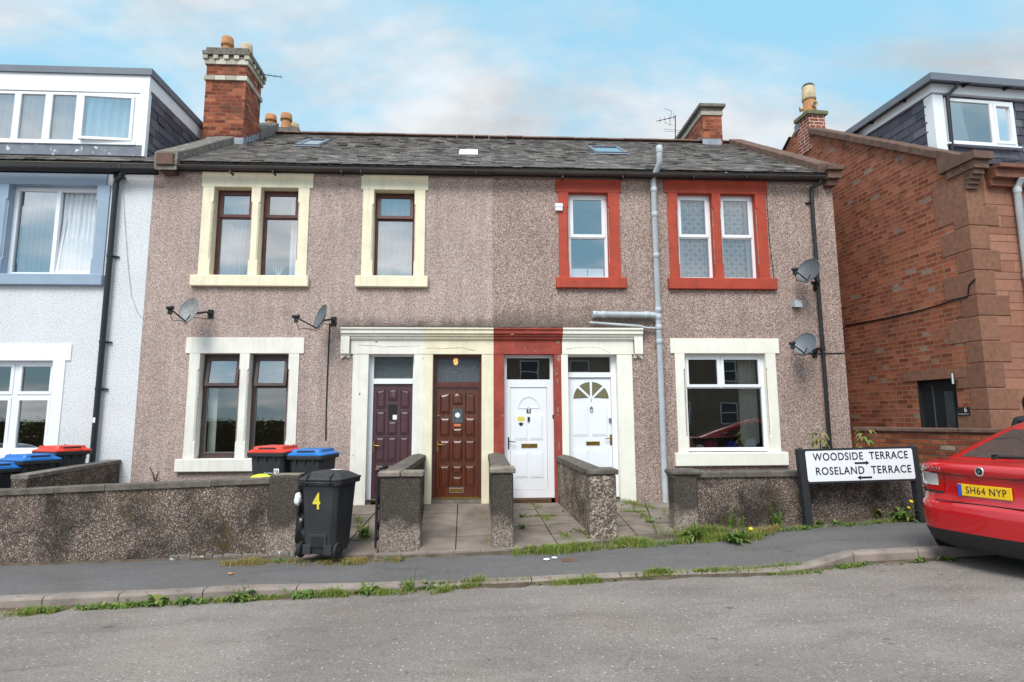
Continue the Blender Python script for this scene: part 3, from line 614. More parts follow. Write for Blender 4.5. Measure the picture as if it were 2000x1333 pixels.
# windows
zt = Z(420.5, 500); z0, z1 = WIN['ul']['sill'][3], WIN['ul']['lint'][2]
for i, (a, b) in enumerate(WIN['ul']['op']):
    w = sash_window(HL, a, b, z0, z1, SB, M_wood, zt, gl=M_glassS, drip=True)
    if i == 0: curtain(w, a+.02, b-.12, z0+.05, z1, SB+.18, seed=3, gather=.4)
    else: curtain(w, b-.24, b-.02, z0+.05, z1, SB+.18, seed=5, gather=-.25)
    if i == 1:
        f = G()
        for q in range(5): f.tube([(a+.28, SB+.14, z0+.06), (a+.28+(q-2)*.03, SB+.14, z0+.16), (a+.28+(q-2)*.055, SB+.13, z0+.24+.02*(q % 2))], .008, 6)
        f.build('ornament', M_white, w)
(a, b) = WIN['um']['op'][0]; zt = Z(424, 770); z0, z1 = WIN['um']['sill'][3], WIN['um']['lint'][2]
w = sash_window(HL, a, b, z0, z1, SB, M_wood, zt, gl=M_glassS, drip=True, open_top=R(4))
curtain(w, a+.02, (a+b)/2+.03, z0+.05, z1, SB+.18, seed=8); curtain(w, (a+b)/2-.04, b-.02, z0+.05, z1, SB+.2, seed=9)
f = G(); f.lathe([(.05, 0), (.07, .1), (.06, .1)], ((a+b)/2, SB+.13, z0+.06), n=12)
for q in range(9):
    an = q*.7; f.tube([((a+b)/2, SB+.13, z0+.15), ((a+b)/2+.1*math.cos(an), SB+.13+.03*math.sin(an), z0+.22+.012*q)], [.012, .002], 5)
f.build('pot_plant', M_sap, w)
zt = Z(461.5, 1150); z0, z1 = WIN['ru']['sill'][3], WIN['ru']['lint'][2]; (a, b) = WIN['ru']['op'][0]
w = sash_window(HR, a, b, z0, z1, .12, M_upvc, zt, gl=M_glassS, sw=.05)
for s, e in ((a+.07, (a+b)/2-.008), ((a+b)/2+.008, b-.07)): curtain(w, s, e, z0+.06, z0+.24, .22, amp=.004, seed=2, nm='lace_panel')
v = G(); v.box(a+.16, b-.2, .09, .11, z1-.075, z1-.06); v.build('trickle_vent', M_upvc, w)
M_lace, _nt, _b, _N, _L = nodes('patterned_lace')
def lace2():
    def mth(op, a, b_=None):
        m = _N('ShaderNodeMath'); m.operation = op
        for i, v in enumerate((a, b_)):
            if v is None: continue
            if isinstance(v, (int, float)): m.inputs[i].default_value = v
            else: _L(v, m.inputs[i])
        return m.outputs[0]
    sx = _N('ShaderNodeSeparateXYZ'); _L(coord(_N, _L), sx.inputs[0]); u, v = mth('MULTIPLY', sx.outputs[0], 11.), mth('MULTIPLY', sx.outputs[2], 11.)
    par = mth('MULTIPLY', mth('FLOORED_MODULO', mth('ADD', mth('FLOOR', u), mth('FLOOR', v)), 2.), 2.); sg = mth('SUBTRACT', par, 1.)
    p, q = mth('SUBTRACT', mth('FRACT', u), .5), mth('SUBTRACT', mth('FRACT', v), .5)
    a = mth('MULTIPLY', mth('ADD', p, mth('MULTIPLY', sg, q)), 1.25); b_ = mth('MULTIPLY', mth('SUBTRACT', p, mth('MULTIPLY', sg, q)), 2.6)
    d = mth('ADD', mth('MULTIPLY', a, a), mth('MULTIPLY', b_, b_))
    _L(ramp(_N, _L, d, [(.0, S((196, 206, 212))), (.25, S((196, 206, 212))), (.4, S((240, 243, 246))), (.8, S((240, 243, 246))), (.95, S((170, 182, 190)))]), _b.inputs['Base Color']); _b.inputs['Roughness'].default_value = .9
def lace():
    lace2(); return
    c = coord(_N, _L, (1, 1, 1)); mp = _N('ShaderNodeMapping'); mp.inputs['Rotation'].default_value = (0, R(45), 0); mp.inputs['Scale'].default_value = (13, 0, 13); _L(c, mp.inputs[0])
    br = _N('ShaderNodeTexBrick'); br.inputs['Scale'].default_value = 1; br.inputs['Row Height'].default_value = 1; br.inputs['Brick Width'].default_value = 1; br.inputs['Mortar Size'].default_value = .3; br.inputs['Mortar Smooth'].default_value = .5
    sx = _N('ShaderNodeSeparateXYZ'); _L(mp.outputs[0], sx.inputs[0]); cb = _N('ShaderNodeCombineXYZ'); _L(sx.outputs[0], cb.inputs[0]); _L(sx.outputs[2], cb.inputs[1]); _L(cb.outputs[0], br.inputs['Vector'])
    k = mix(_N, _L, br.outputs['Fac'], S((226, 232, 236)), S((150, 162, 170))); _L(k, _b.inputs['Base Color']); _b.inputs['Roughness'].default_value = .9
lace()
zt = Z(461.5, 1400); z0, z1 = WIN['rd']['sill'][3], WIN['rd']['lint'][2]
for i, (a, b) in enumerate(WIN['rd']['op']):
    w = sash_window(HR, a, b, z0, z1, .12, M_upvc, zt, gl=M_glass, sw=.045)
    curtain(w, a+.03, b-.03, z0+.04, z1-.02, .24, m=M_lace, amp=.006, per=.2, seed=4+i, nm='lace_curtain'); curtain(w, (a+.03 if i == 0 else b-.15), (a+.15 if i == 0 else b-.03), z0+.04, z1, .21, seed=6+i)
zt = Z(755, 480); z0, z1 = WIN['ll']['sill'][3]-.01, WIN['ll']['lint'][2]
for i, (a, b) in enumerate(WIN['ll']['op']):
    w = sash_window(HL, a, b, z0+.03, z1, SB, M_wood2, zt, gl=M_glassD, glt=M_glassS, fw=.075, sw=.04, open_top=R(9), drip=True, bead=M_steel)
    if i == 0:
        f = G(); f.box(a+.06, a+.2, .34, .36, z0+.05, zt); f.build('shutter_edge', M_curt, w)
(a, b) = WIN['lr']['op'][0]; zt = Z(756.5, 1415); z0, z1 = WIN['lr']['sill'][3]+.02, WIN['lr']['lint'][2]
w = sash_window(HR, a, b, z0, z1, .1, M_upvc, zt, gl=M_glassD, fw=.065, sw=.04, mull=X(1411, 725))
curtain(w, b-.42, b-.06, z0+.05, z1-.03, .3, m=M_curt, amp=.012, per=.045, seed=11, nm='vertical_blind')
f = G(); f.box(a+.04, b-.04, .18, .42, z0-.02, z0+.05); f.build('inner_sill', M_upvc, w)
def heap(parent, nm, x, y, z, rx, ry, rzz, m, seed):
    rnd = random.Random(seed); g = G(); off = rnd.uniform(0, 9)
    def f(u, v):
        th, ph = u*2*math.pi, v*math.pi/2; k = 1+.3*noise.noise(V((math.cos(th)*2+off, math.sin(th)*2, v*3)))
        return V((x+rx*math.cos(th)*math.cos(ph)*k, y+ry*math.sin(th)*math.cos(ph)*k, z+rzz*math.sin(ph)*k))
    g.grid(f, 18, 7); return g.build(nm, m, parent)
for nm, px, rx, rh, m in (('orange_pot', 1349, .1, .2, M_pot), ('tissue_box', 1366, .1, .08, M_paper), ('folded_clothes', 1388, .2, .17, M_pink), ('folded_clothes', 1428, .16, .17, M_knit), ('folded_clothes', 1466, .22, .26, M_paper), ('folded_clothes', 1444, .12, .12, M_pink), ('folded_clothes', 1478, .14, .12, M_hair)):
    heap(w, nm, X(px, 870, .35), .35, z0+.05, rx*.8, .1, rh*.8, m, px)
M_flake = plain('bare_stone_under_paint', S((158, 122, 106)), .9, .3, 12)
# doorcases: fascia, moulded cornice and pilasters
ZC, ZL = Z(642.5, 960), DH
def doorcase(house, m, x0, x1, op, pl, pr, cl=None, cr=None):
    """x0..x1 cornice run; op opening; pl/pr outer pilaster edges; cl/cr: return the cornice down that end"""
    g = G(); a, b = op
    g.box(min(x0+(.0 if cl is None else .16), pl), max(x1-(.0 if cr is None else .16), pr), -.03, .2, ZL, ZC-.02)
    g.box(pl, a, -.022, .22, -.12, ZL); g.box(b, pr, -.022, .22, -.12, ZL)
    for d, zt_, zb in ((.05, ZC-.2, ZC-.225), (.075, ZC-.155, ZC-.2), (.105, ZC-.11, ZC-.155), (.14, ZC-.035, ZC-.11), (.165, ZC, ZC-.035)):
        k = (zt_ - (ZC-.225))  # stepped profile
        g.box(x0+(0 if cl is None else .0), x1, -d, 0, zb, zt_)
        for c, sgn, xe in ((cl, 1, x0), (cr, -1, x1)):
            if c is not None:
                off = (ZC-zt_)*.55
                lo, hi = (xe+off*.9, xe+.16) if sgn > 0 else (xe-.16, xe-off*.9)
                if d >= .075: g.box(lo, hi, -d*.62, 0, ZL-.0+off*.2, zb)
                else: g.box(lo, hi, -.036, 0, ZL-.07, zb)
    for c, xe in ((cl, x0), (cr, x1)):
        if c is not None:
            s = 1 if xe == x0 else -1
            g.prism([(xe, -.05, ZL-.09), (xe, -.05, ZL+.02), (xe+s*.17, -.05, ZL+.02)], (0, .05, 0))
    return g.build('doorcase', m, house, bevel=.004)
xw = X(828.5, 690)
doorcase(HL, M_white, X(668, 660), xw, DO[4], X(686, 830), xw, cl=1)
doorcase(HL, M_cream, xw, X(964, 660), DO[3], xw, X(964, 830))
doorcase(HR, M_redflake, X(964.5, 660)+.004, X(1097.3, 660), DO[2], X(964, 830)+.004, X(1097.3, 830))
doorcase(HR, M_ivory, X(1097.3, 660)+.003, X(1252.5, 660), DO[1], X(1097.3, 830)+.003, X(1238, 830), cr=1)
g = G(); g.box(X(668, 660)-.01, X(966, 660), -.17, 0, ZC+.001, ZC+.02); g.build('cornice_top', M_coned, HL)
g = G(); g.box(X(972, 660), X(1097, 660), -.17, 0, ZC+.001, ZC+.02); g.build('cornice_top', M_coned, HR)
def crack(house, pts, m=None):
    g = G(); rnd = random.Random(len(pts)); q = []
    for (x0, y0), (x1, y1) in zip(pts, pts[1:]):
        for k in range(6): q.append(aY(x0+(x1-x0)*k/6, y0+(y1-y0)*k/6+rnd.uniform(-1, 1), -.031))
    g.tube(q, [.0035*random.uniform(.3, 1.2) for _ in q], 5); g.build('crack', m or M_mort, house)
crack(HL, [(700, 675), (745, 677), (785, 678), (830, 674)]); crack(HL, [(832, 681), (860, 681), (900, 680), (935, 685)], M_coned)
crack(HR, [(965, 682), (1000, 679), (1040, 678), (1085, 676)], M_coned); crack(HR, [(1105, 683), (1140, 678), (1170, 680), (1195, 690)])
for hs, pts_ in ((HR, [(1090, 668, .09, .1), (1091, 700, .07, .16), (1087, 730, .05, .05), (1089, 745, .03, .12), (1090, 800, .03, .14), (1092, 870, .025, .2), (1000, 655, .08, .03), (1030, 648, .12, .02), (970, 820, .02, .02), (968, 760, .02, .03), (1045, 686, .06, .02)]), (HL, [(702, 770, .035, .06), (735, 668, .05, .025), (690, 890, .02, .03), (826, 700, .02, .03)])):
    for qx, qy, rw, rh in pts_:
        rnd = random.Random(qx*7+qy); c0 = aY(qx, qy, -.04); g = G(); yy = -.0315 if qy < 692 else -.0235
        if qy < 663: yy = -.1415
        g.prism([V((c0.x+rw*.5*math.cos(t)*rnd.uniform(.55, 1.25), yy, c0.z+rh*.5*math.sin(t)*rnd.uniform(.55, 1.25))) for t in [k*math.pi/7 for k in range(14)]], (0, .002, 0)); g.build('flaked_patch', M_flake, hs)
# ---- doors
def fielded(g, x0, x1, z0, z1, Y, arch=0, d=.014, e=.028, mi=0):
    """raised and fielded panel, optionally with a cambered head"""
    def outl(i, y):
        pts = [(x0+i, z0+i), (x1-i, z0+i)]
        if arch:
            for k in range(9):
                t = k/8; pts.append((x1-i-(x1-x0-2*i)*t, z1-i-(arch[0]*(1-t)+arch[1]*t if isinstance(arch, tuple) else arch*(abs(2*t-1)**2))))
        else: pts += [(x1-i, z1-i), (x0+i, z1-i)]
        return [V((x, y, z)) for x, z in pts]
    A, B, C, D = outl(0, Y), outl(.008, Y-d), outl(.016, Y-d*.25), outl(e+.016, Y-d*1.05); n = len(A)
    vs = A+B+C+D; fs = [(r*n+k, r*n+(k+1) % n, (r+1)*n+(k+1) % n, (r+1)*n+k) for r in range(3) for k in range(n)] + [list(range(3*n, 4*n))]
    g.add(vs, fs, mi)
def handle(parent, x, z, Y, m, sgn=1, plate=(.035, .2)):
    g = G(); g.cbox(x-plate[0]/2, x+plate[0]/2, Y-.012, Y, z-plate[1]/2, z+plate[1]/2, .004); g.tube([(x, Y-.01, z+.03), (x, Y-.055, z+.03), (x+sgn*.03, Y-.06, z+.03), (x+sgn*.12, Y-.055, z+.022)], .009, 8); g.build('handle', m, parent)
def letterbox(parent, x0, x1, z0, z1, Y, m, face=None):
    g = G(); g.cbox(x0, x1, Y-.012, Y, z0, z1, .004); l = g.build('letterbox', m, parent)
    g = G(); g.cbox(x0+.012, x1-.012, Y-.018, Y-.011, z0+.012, z1-.014, .003); g.build('flap', face or m, l)
dz = lambda py: Z(py, 960, .16)
def fx(px, py=830): return X(px, py, .16)
# door 4
a, b = DO[4]; Y = .16
g = G(); g.box(a, a+.07, Y-.02, Y+.06, -.1, DH); g.box(b-.035, b, Y-.02, Y+.06, -.1, DH); g.box(a+.07, b-.035, Y-.04, Y+.06, dz(750), dz(740)); g.box(a+.07, b-.035, Y-.01, Y+.06, DH-.03, DH); g.build('door_frame', M_upvc, HL)
d4 = G(); x0, x1, zb, zt = a+.07, b-.035, -.02, dz(750); d4.box(x0, x1, Y, Y+.045, zb, zt)
w3 = (x1-x0-.14)/3-.03
cx = [x0+.06+i*((x1-x0-.12-w3)/2) for i in range(3)]
rows = [(797, 760), (848, 803), (900, 853), (962, 906)]
for r, (pb, pt) in enumerate(rows):
    for c in range(3):
        zb_, zt_ = dz(pb), dz(pt)
        if c == 1 and r == 0: zb_ = dz(782)
        if c == 1 and r == 1: zt_ = dz(822)
        if c == 1 and r == 0: fielded(d4, cx[c], cx[c]+w3, zb_, zt_, Y, arch=.02)
        else: fielded(d4, cx[c], cx[c]+w3, zb_, zt_, Y, arch=((0, .03) if c == 0 else (.03, 0)) if r == 0 else 0)
D4 = d4.build('door', M_purple, HL)
pane(HL, a+.07, b-.035, dz(740), DH-.03, Y+.03, M_obs, 'fanlight')
p = pane(D4, cx[1], cx[1]+w3, dz(820), dz(790), Y-.004, M_slot, 'small_pane'); g = G(); g.box(cx[1]+w3*.52, cx[1]+w3*.98, Y-.008, Y-.006, dz(819), dz(810)); g.build('paper_note', M_paper, D4)
handle(D4, x0+.03, dz(872), Y, M_brass); text('4', .13, D4, Matrix.Translation(V((cx[1]+w3/2, Y-.02, dz(771)))-WL[HL.name]) @ FACE, M_brickC, 'number')
g = G(); g.box(a+.07, b-.035, Y-.05, Y+.05, -.06, -.02); g.build('threshold', M_brass, HL)
# door 3
a, b = DO[3]
g = G(); g.box(a, a+.055, Y-.03, Y+.06, -.03, DH); g.box(b-.045, b, Y-.03, Y+.06, -.03, DH); g.box(a+.055, b-.045, Y-.035, Y+.06, dz(757), dz(747)); g.box(a+.055, b-.045, Y-.03, Y+.06, DH-.06, DH); g.build('door_frame', M_wood, HL)
x0, x1, zb, zt = a+.06, b-.05, .03, dz(757); d3 = G(); d3.box(x0, x1, Y, Y+.045, zb, zt)
w3 = (x1-x0-.14)/3-.03; cx = [x0+.07+i*((x1-x0-.14-w3)/2) for i in range(3)]
for c in range(3):
    for r, (pb, pt) in enumerate([(808, 768), (852, 816), (900, 860), (950, 909)]):
        zb_, zt_ = dz(pb), dz(pt)
        if c == 1 and r == 0: zb_ = dz(791)
        if c == 1 and r == 1: zt_ = dz(836)
        if c == 1 and r == 3: zb_ = dz(926)
        if c == 1 and r == 0: fielded(d3, cx[c], cx[c]+w3, zb_, zt_, Y, arch=.025)
        else: fielded(d3, cx[c], cx[c]+w3, zb_, zt_, Y, arch=((0, .035) if c == 0 else (.035, 0)) if r == 0 else 0)
fielded(d3, cx[1], cx[1]+w3, dz(950), dz(930), Y)
D3 = d3.build('door', M_varn, HL); pane(HL, a+.055, b-.045, dz(747), DH-.06, Y+.02, M_obsp, 'fanlight')
# amber hall lamp glowing through the patterned fanlight
ml, nt, bb, N, L = nodes('lit_amber_lamp'); bb.inputs['Base Color'].default_value = (.8, .45, .12, 1); bb.inputs['Emission Color'].default_value = (1, .55, .15, 1)
cl_ = coord(N, L); L(ramp(N, L, nz(N, L, cl_, 60, 2), [(.42, 0.), (.55, .9)]), bb.inputs['Emission Strength'])
g = G(); lx = fx(890, 720); g.prism([V((lx+.045*math.cos(t), Y+.012, dz(706)+.075*math.sin(t))) for t in [k*math.pi/8 for k in range(16)]], (0, -.004, 0)); g.build('hall_lamp', ml, HL)
g = G(); g.box(cx[1], cx[1]+w3, Y-.016, Y-.012, dz(826), dz(799)); q = g.build('small_pane', M_obsp, D3)
g = G(); g.lathe([(0, .002), (.03, .002), (.045, 0)], ((cx[1]*2+w3)/2, Y-.017, dz(811)), (0, -1, 0), 18); g.build('etched_motif', M_paper, D3)
g = G(); g.box(cx[1]+.025, cx[1]+w3-.03, Y-.02, Y-.016, dz(833), dz(828)); g.build('orange_sticker', M_oran, D3)
handle(D3, x0+.03, dz(871), Y, M_brass); g = G(); g.lathe([(0, .02), (.02, .018), (.022, 0)], (x0+.04, Y, dz(813)), (0, -1, 0), 14); g.build('lock', M_brass, D3)
letterbox(D3, fx(877, 955), fx(905.5, 955), dz(962.5), dz(952), Y, M_chrome, M_brass)
g = G(); g.box(x0, x1, Y-.06, Y+.05, -.01, .03); g.build('threshold', M_brass, HL); g = G(); g.box(a, b, -.02, Y+.1, -.075, -.012); g.build('doorstep', M_conc, HL)
# door 2
a, b = DO[2]
g = G(); g.ring(a, b, .0, DH, .055, Y-.03, Y+.06); g.box(a+.055, b-.055, Y-.028, Y+.058, dz(757), dz(742)); g.box(a+.055, a+.12, Y-.027, Y+.055, .055, dz(757)); g.box(b-.12, b-.055, Y-.027, Y+.055, .055, dz(757)); g.box(a+.12, b-.12, Y-.026, Y+.05, .055, dz(957)); g.build('door_frame', M_upvc, HR)
x0, x1, zb, zt = a+.125, b-.125, dz(956.5), dz(757.5); d2 = G(); d2.box(x0, x1, Y-.012, Y+.045, zb, zt); D2 = None
Yd = Y-.012; wp = (x1-x0)/2-.09
for xa in (x0+.075, x1-.075-wp):
    fielded(d2, xa, xa+wp, dz(860), dz(812), Yd, d=.012, e=.015); fielded(d2, xa, xa+wp, dz(934), dz(884), Yd, d=.012, e=.015)
cxm = (x0+x1)/2
for rr in (.165, .15):
    d2.tube([V((cxm+rr*1.18*math.cos(t), Yd-.004, dz(797)+rr*1.28*math.sin(t))) for t in [k*math.pi/16 for k in range(17)]], .006, 6)
d2.tube([(cxm-.19, Yd-.004, dz(798)), (cxm-.03, Yd-.004, dz(798)), (cxm-.02, Yd-.004, dz(796)), (cxm, Yd-.004, dz(795)), (cxm+.02, Yd-.004, dz(796)), (cxm+.03, Yd-.004, dz(798)), (cxm+.19, Yd-.004, dz(798))], .006, 6)
D2 = d2.build('door', M_upvc, HR); pane(HR, a+.055, b-.055, dz(741), DH-.055, Y+.02, M_glassD, 'fanlight')
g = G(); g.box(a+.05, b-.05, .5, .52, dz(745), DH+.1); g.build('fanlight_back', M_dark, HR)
g = G(); g.box(fx(1028.5), fx(1036.5), Yd-.012, Yd-.004, dz(807.5), dz(799)); nb = g.build('number_tile', M_slot, D2)
text('2', .085, D2, Matrix.Translation(V((fx(1032.5, 803), Yd-.014, dz(803)))-WL[HR.name]) @ FACE, M_paper, 'number', bold=.002)
g = G(); g.box(fx(1010.5, 815), fx(1024.5, 815), Yd-.014, Yd-.011, dz(837), dz(814)); st = g.build('notice', M_paper, D2); g = G(); g.box(fx(1010.5, 815), fx(1024.5, 815), Yd-.017, Yd-.0145, dz(823), dz(815)); g.build('yellow_band', M_yel, st)
g = G(); c0 = V((fx(1017.5, 829), Yd-.0165, dz(829)))
g.prism([c0+V((.055*q, 0, .05*s)) for q, s in ((-1, .1), (-.5, .35), (-.45, .8), (-.1, .4), (.3, .8), (.4, .35), (1, .15), (.5, -.2), (.6, -.8), (.1, -.5), (-.4, -.9), (-.45, -.3))], (0, .002, 0)); g.build('dark_emblem', M_navy, st)
g = G(); g.cbox(fx(1030.5), fx(1034.5), Yd-.03, Yd-.003, dz(824), dz(815), .004); g.build('knocker', M_navy, D2)
handle(D2, a+.085, dz(866), Y-.03, M_navy, plate=(.025, .22)); letterbox(D2, fx(1018), fx(1049), dz(875.5), dz(867.5), Yd, M_brass)
g = G(); g.cbox(fx(1078.5, 816), fx(1081.5, 816), Y-.05, Y-.029, dz(818), dz(811), .003); g.build('doorbell', M_slot, HR)
g = G(); g.box(a+.06, b-.08, -.06, Y+.1, -.1, -.005); g.build('doorstep', M_wdk, HR)
# door 1
a, b = DO[1]
g = G(); g.box(b-.09, b, Y-.03, Y+.06, -.03, DH); g.box(a, a+.015, Y-.03, Y+.06, -.03, DH); g.box(a+.015, b-.09, Y-.032, Y+.06, dz(738), dz(728)); g.box(a+.015, b-.09, Y-.02, Y+.06, DH-.03, DH); g.build('door_frame', M_upvc, HR)
x0, x1, zb, zt = a+.018, b-.095, -.02, dz(739.5); d1 = G(); d1.box(x0, x1, Y, Y+.045, zb, zt); wp = (x1-x0)/2-.1
for xa in (x0+.07, x1-.07-wp):
    fielded(d1, xa, xa+wp, dz(853), dz(792), Y, d=.012, e=.015); fielded(d1, xa, xa+wp, dz(950), dz(879), Y, d=.012, e=.015)
D1 = d1.build('door', M_upvc, HR); pane(HR, a+.015, b-.09, dz(728), DH-.03, Y+.03, M_glassD, 'fanlight'); g = G(); g.box(a+.01, b-.05, .5, .52, dz(735), DH+.1); g.build('fanlight_back', M_room, HR)
cxm = fx(1154.5, 780); zc = dz(780); rr = dz(746.5)-zc; wx = (fx(1189, 780)-fx(1120, 780))/2
for k in range(4):
    t0, t1 = math.pi*k/4+.07+(.0 if k else -.06), math.pi*(k+1)/4-.07+(.06 if k == 3 else 0); g = G()
    pts = [V((cxm+.05*math.cos((t0+t1)/2), Y-.004, zc+.05*math.sin((t0+t1)/2)))] + [V((cxm+wx*math.cos(t0+(t1-t0)*q/6), Y-.004, zc+rr*math.sin(t0+(t1-t0)*q/6))) for q in range(7)]
    g.prism(pts, (0, .006, 0)); g.build('fan_pane', M_obsg, D1)
text('1', .09, D1, Matrix.Translation(V((cxm, Y-.006, dz(783.5)))-WL[HR.name]) @ FACE, M_slot, 'number')
g = G(); g.lathe([(0, .02), (.018, .018), (.024, 0)], (cxm, Y, dz(797)), (0, -1, 0), 12); g.tube([V((cxm+.026*math.cos(t), Y-.02, dz(801)+.045*math.sin(t))) for t in [k*math.pi/8 for k in range(17)]], .007, 6); g.build('knocker', M_steel, D1)
letterbox(D1, fx(1144), fx(1170.5), dz(871.5), dz(864), Y, M_brass); handle(D1, x1-.02, dz(861), Y, M_brass, sgn=-1); g = G(); g.cbox(x1-.05, x1-.01, Y-.04, Y, dz(826.5), dz(818), .005); g.build('lock', M_steel, D1)
g = G(); g.box(a+.02, b-.02, -.02, Y+.1, -.1, -.03); g.build('doorstep', M_conc, HR)
# ---- gutters, pipes
g = G(); gutter(g, X(330, 328, -.2), XS, -.215, aY(700, 331, -.215).z)
for px in (452, 535, 668, 706, 930):
    x = X(px, 335, -.2); g.box(x-.012, x+.012, -.27, -.1, aY(px, 340, -.2).z, aY(px, 336, -.2).z)
g.build('gutter', M_gutr, HL)
g = G(); gutter(g, XS, X(1608, 345, -.2), -.215, aY(1000, 335, -.215).z-.005)
for px in (1098, 1215, 1353, 1455, 1550):
    x = X(px, 345, -.2); g.box(x-.012, x+.012, -.27, -.1, aY(px, 350, -.2).z, aY(px, 346, -.2).z)
g.build('gutter', M_gutr, HR)
g = G(); pts = [aY(1601, 352, -.2), aY(1600, 357, -.19), aY(1583, 366, -.09), aY(1581, 376, -.085), aY(1582.5, 385, -.08)]
xb = X(1604, 640, -.08); pts = [V((xb+.13, -.2, Z(352, 1600, -.2))), V((xb+.12, -.19, Z(358, 1600, -.2))), V((xb, -.085, Z(368, 1585, -.09))), V((xb, -.08, Z(380, 1583, -.09))), V((xb, -.08, -.1))]
g.tube(pts, .036, 12)
for py in (395, 550, 680, 875): z = Z(py, 1600, -.08); g.lathe([(.044, -.03), (.046, 0), (.044, .03)], (xb, -.08, z), n=12); g.box(xb-.1, xb+.03, -.04, 0, z-.01, z+.01)
g.build('downpipe', M_pipeb, HR)
xs_ = X(1289, 700, -.1); g = G(); ztop = aY(1281, 288, -.33).z
g.tube([(xs_, -.1, -.1), (xs_, -.1, Z(352, 1277, -.1)), (xs_+.01, -.13, Z(346, 1277, -.1)), (xs_+.06, -.3, aY(1280, 322, -.3).z), (xs_+.065, -.33, aY(1280, 316, -.33).z), (xs_+.065, -.33, ztop)], .056, 14)
for py in (372, 420, 500, 606, 620, 640, 668): z = Z(py, 1280, -.1); g.lathe([(.056, -.05), (.064, -.045), (.064, .045), (.056, .05)], (xs_, -.1, z), n=14)
for zz in (ztop-.02, ): g.lathe([(.06, -.09), (.064, -.08), (.064, .02), (.05, .05), (0, .055)], (xs_+.065, -.33, zz), n=14)
zb1 = Z(619, 1270, -.1); xbl = X(1158, 614, -.1)
g.tube([(xs_, -.1, zb1-.02), (xs_-.08, -.1, zb1+.03), (xs_-.2, -.1, zb1+.035), (xbl, -.1, Z(614, 1158, -.1))], .056, 14)
for x in (xbl+.04, xbl+.2, xs_-.22): g.lathe([(.056, -.05), (.066, -.04), (.066, .04), (.056, .05)], (x, -.1, zb1+.035+.02*(xs_-x)/1.2*.3), (1, 0, 0), 14)
g.tube([(xs_, -.08, Z(642, 1280, -.08)), (xs_-.25, -.08, Z(640.5, 1265, -.08)), (xs_-.35, -.08, Z(637, 1250, -.08)), (X(1151, 630, -.08), -.08, Z(630, 1151, -.08))], .022, 10)
g.build('soil_pipe', M_greyp, HR)
g = G(); g.tube([aY(1497, 380, -.012), aY(1503, 470, -.012), aY(1512, 545, -.012)], .006, 6); g.tube([aY(1650, 690, -.01), aY(1600, 691, -.01), aY(1560, 690, -.012)], .009, 6); g.build('cable', M_slot, HR)
# vent stacks, boxes
t = thing('wall_box', 'small white plastic box on the edge of the red window surround', 'box', (X(1091, 407), -.03, Z(407, 1091)))
g = G(); c0 = WL[t.name]; g.cbox(c0.x-.075, c0.x+.075, c0.y-.04, c0.y, c0.z+.0, c0.z+.075, .006); g.cbox(c0.x-.07, c0.x+.07, c0.y-.035, c0.y, c0.z-.07, c0.z-.002, .006); g.build('cover', M_upvc, t)
g = G(); p = aY(1555, 593, 0); g.add([(p.x-.1, 0, p.z-.07), (p.x+.07, 0, p.z-.07), (p.x+.07, 0, p.z+.06), (p.x-.1, 0, p.z+.06), (p.x-.09, -.12, p.z-.09), (p.x+.06, -.12, p.z-.09), (p.x+.06, -.1, p.z+.04), (p.x-.09, -.1, p.z+.04)], [(4, 5, 6, 7), (0, 4, 7, 3), (5, 1, 2, 6), (3, 7, 6, 2), (0, 1, 5, 4)])
tag(g.build('wall_vent', M_greyp), 'grey hooded vent on brown wall between the two right-hand dishes', 'vent')
# ---- skylights
def skylight(house, x0, x1, y0, y1, h=.09, m=M_gfas, gl=M_glassS):
    g = G(); q = lambda x, s, n: V((x, 0, 0)) + RP*1 + US*s + RN*n - V((0, 0, 0))
    s0, s1 = (y0-EY)/US.y, (y1-EY)/US.y
    def bx(xa, xb, sa, sb, n0, n1): g.add([q(xa, sa, n0), q(xb, sa, n0), q(xb, sb, n0), q(xa, sb, n0), q(xa, sa, n1), q(xb, sa, n1), q(xb, sb, n1), q(xa, sb, n1)], [(0, 1, 5, 4), (1, 2, 6, 5), (2, 3, 7, 6), (3, 0, 4, 7), (4, 5, 6, 7)])
    f = .07
    bx(x0, x0+f, s0, s1, 0, h); bx(x1-f, x1, s0, s1, 0, h); bx(x0+f, x1-f, s0, s0+f, 0, h); bx(x0+f, x1-f, s1-f, s1, 0, h+.01)
    o = g.build('skylight', m, house); g = G(); g.quad(q(x0+f, s0+f, h-.015), q(x1-f, s0+f, h-.015), q(x1-f, s1-f, h-.015), q(x0+f, s1-f, h-.015)); g.build('pane', gl, o)
    g = G(); g.quad(q(x0-.03, s0-.12, .03), q(x1+.03, s0-.12, .03), q(x1+.03, s0, .03), q(x0-.03, s0, .03)); g.build('flashing', M_lead, o)
for hs, pl, pr, pt, pb in ((HL, 572, 632, 270, 288), (HR, 1162, 1236, 285, 303)):
    p0, p1 = onroof((pl+pr)/2, pb), onroof((pl+pr)/2, pt); xa, xb = onroof(pl+3, pb).x, onroof(pr-9, pb).x; skylight(hs, xa, xb, p0.y+.05, min(onroof((pl+pr)/2, pt+6).y, YR-.3), .06)
p0, p1 = onroof(915, 304), onroof(915, 295); xa, xb = onroof(897, 300).x, onroof(933, 300).x
g = G(); s0, s1 = (p0.y-EY)/US.y, (p1.y-EY)/US.y; q = lambda x, s, n: V((x, 0, 0)) + RP + US*s + RN*n
g.add([q(xa, s0, .03), q(xb, s0, .03), q(xb, s1, .03), q(xa, s1, .03), q(xa, s0, 0), q(xb, s0, 0)], [(0, 1, 2, 3), (4, 5, 1, 0)]); g.build('glass_slate', M_paper, HL)
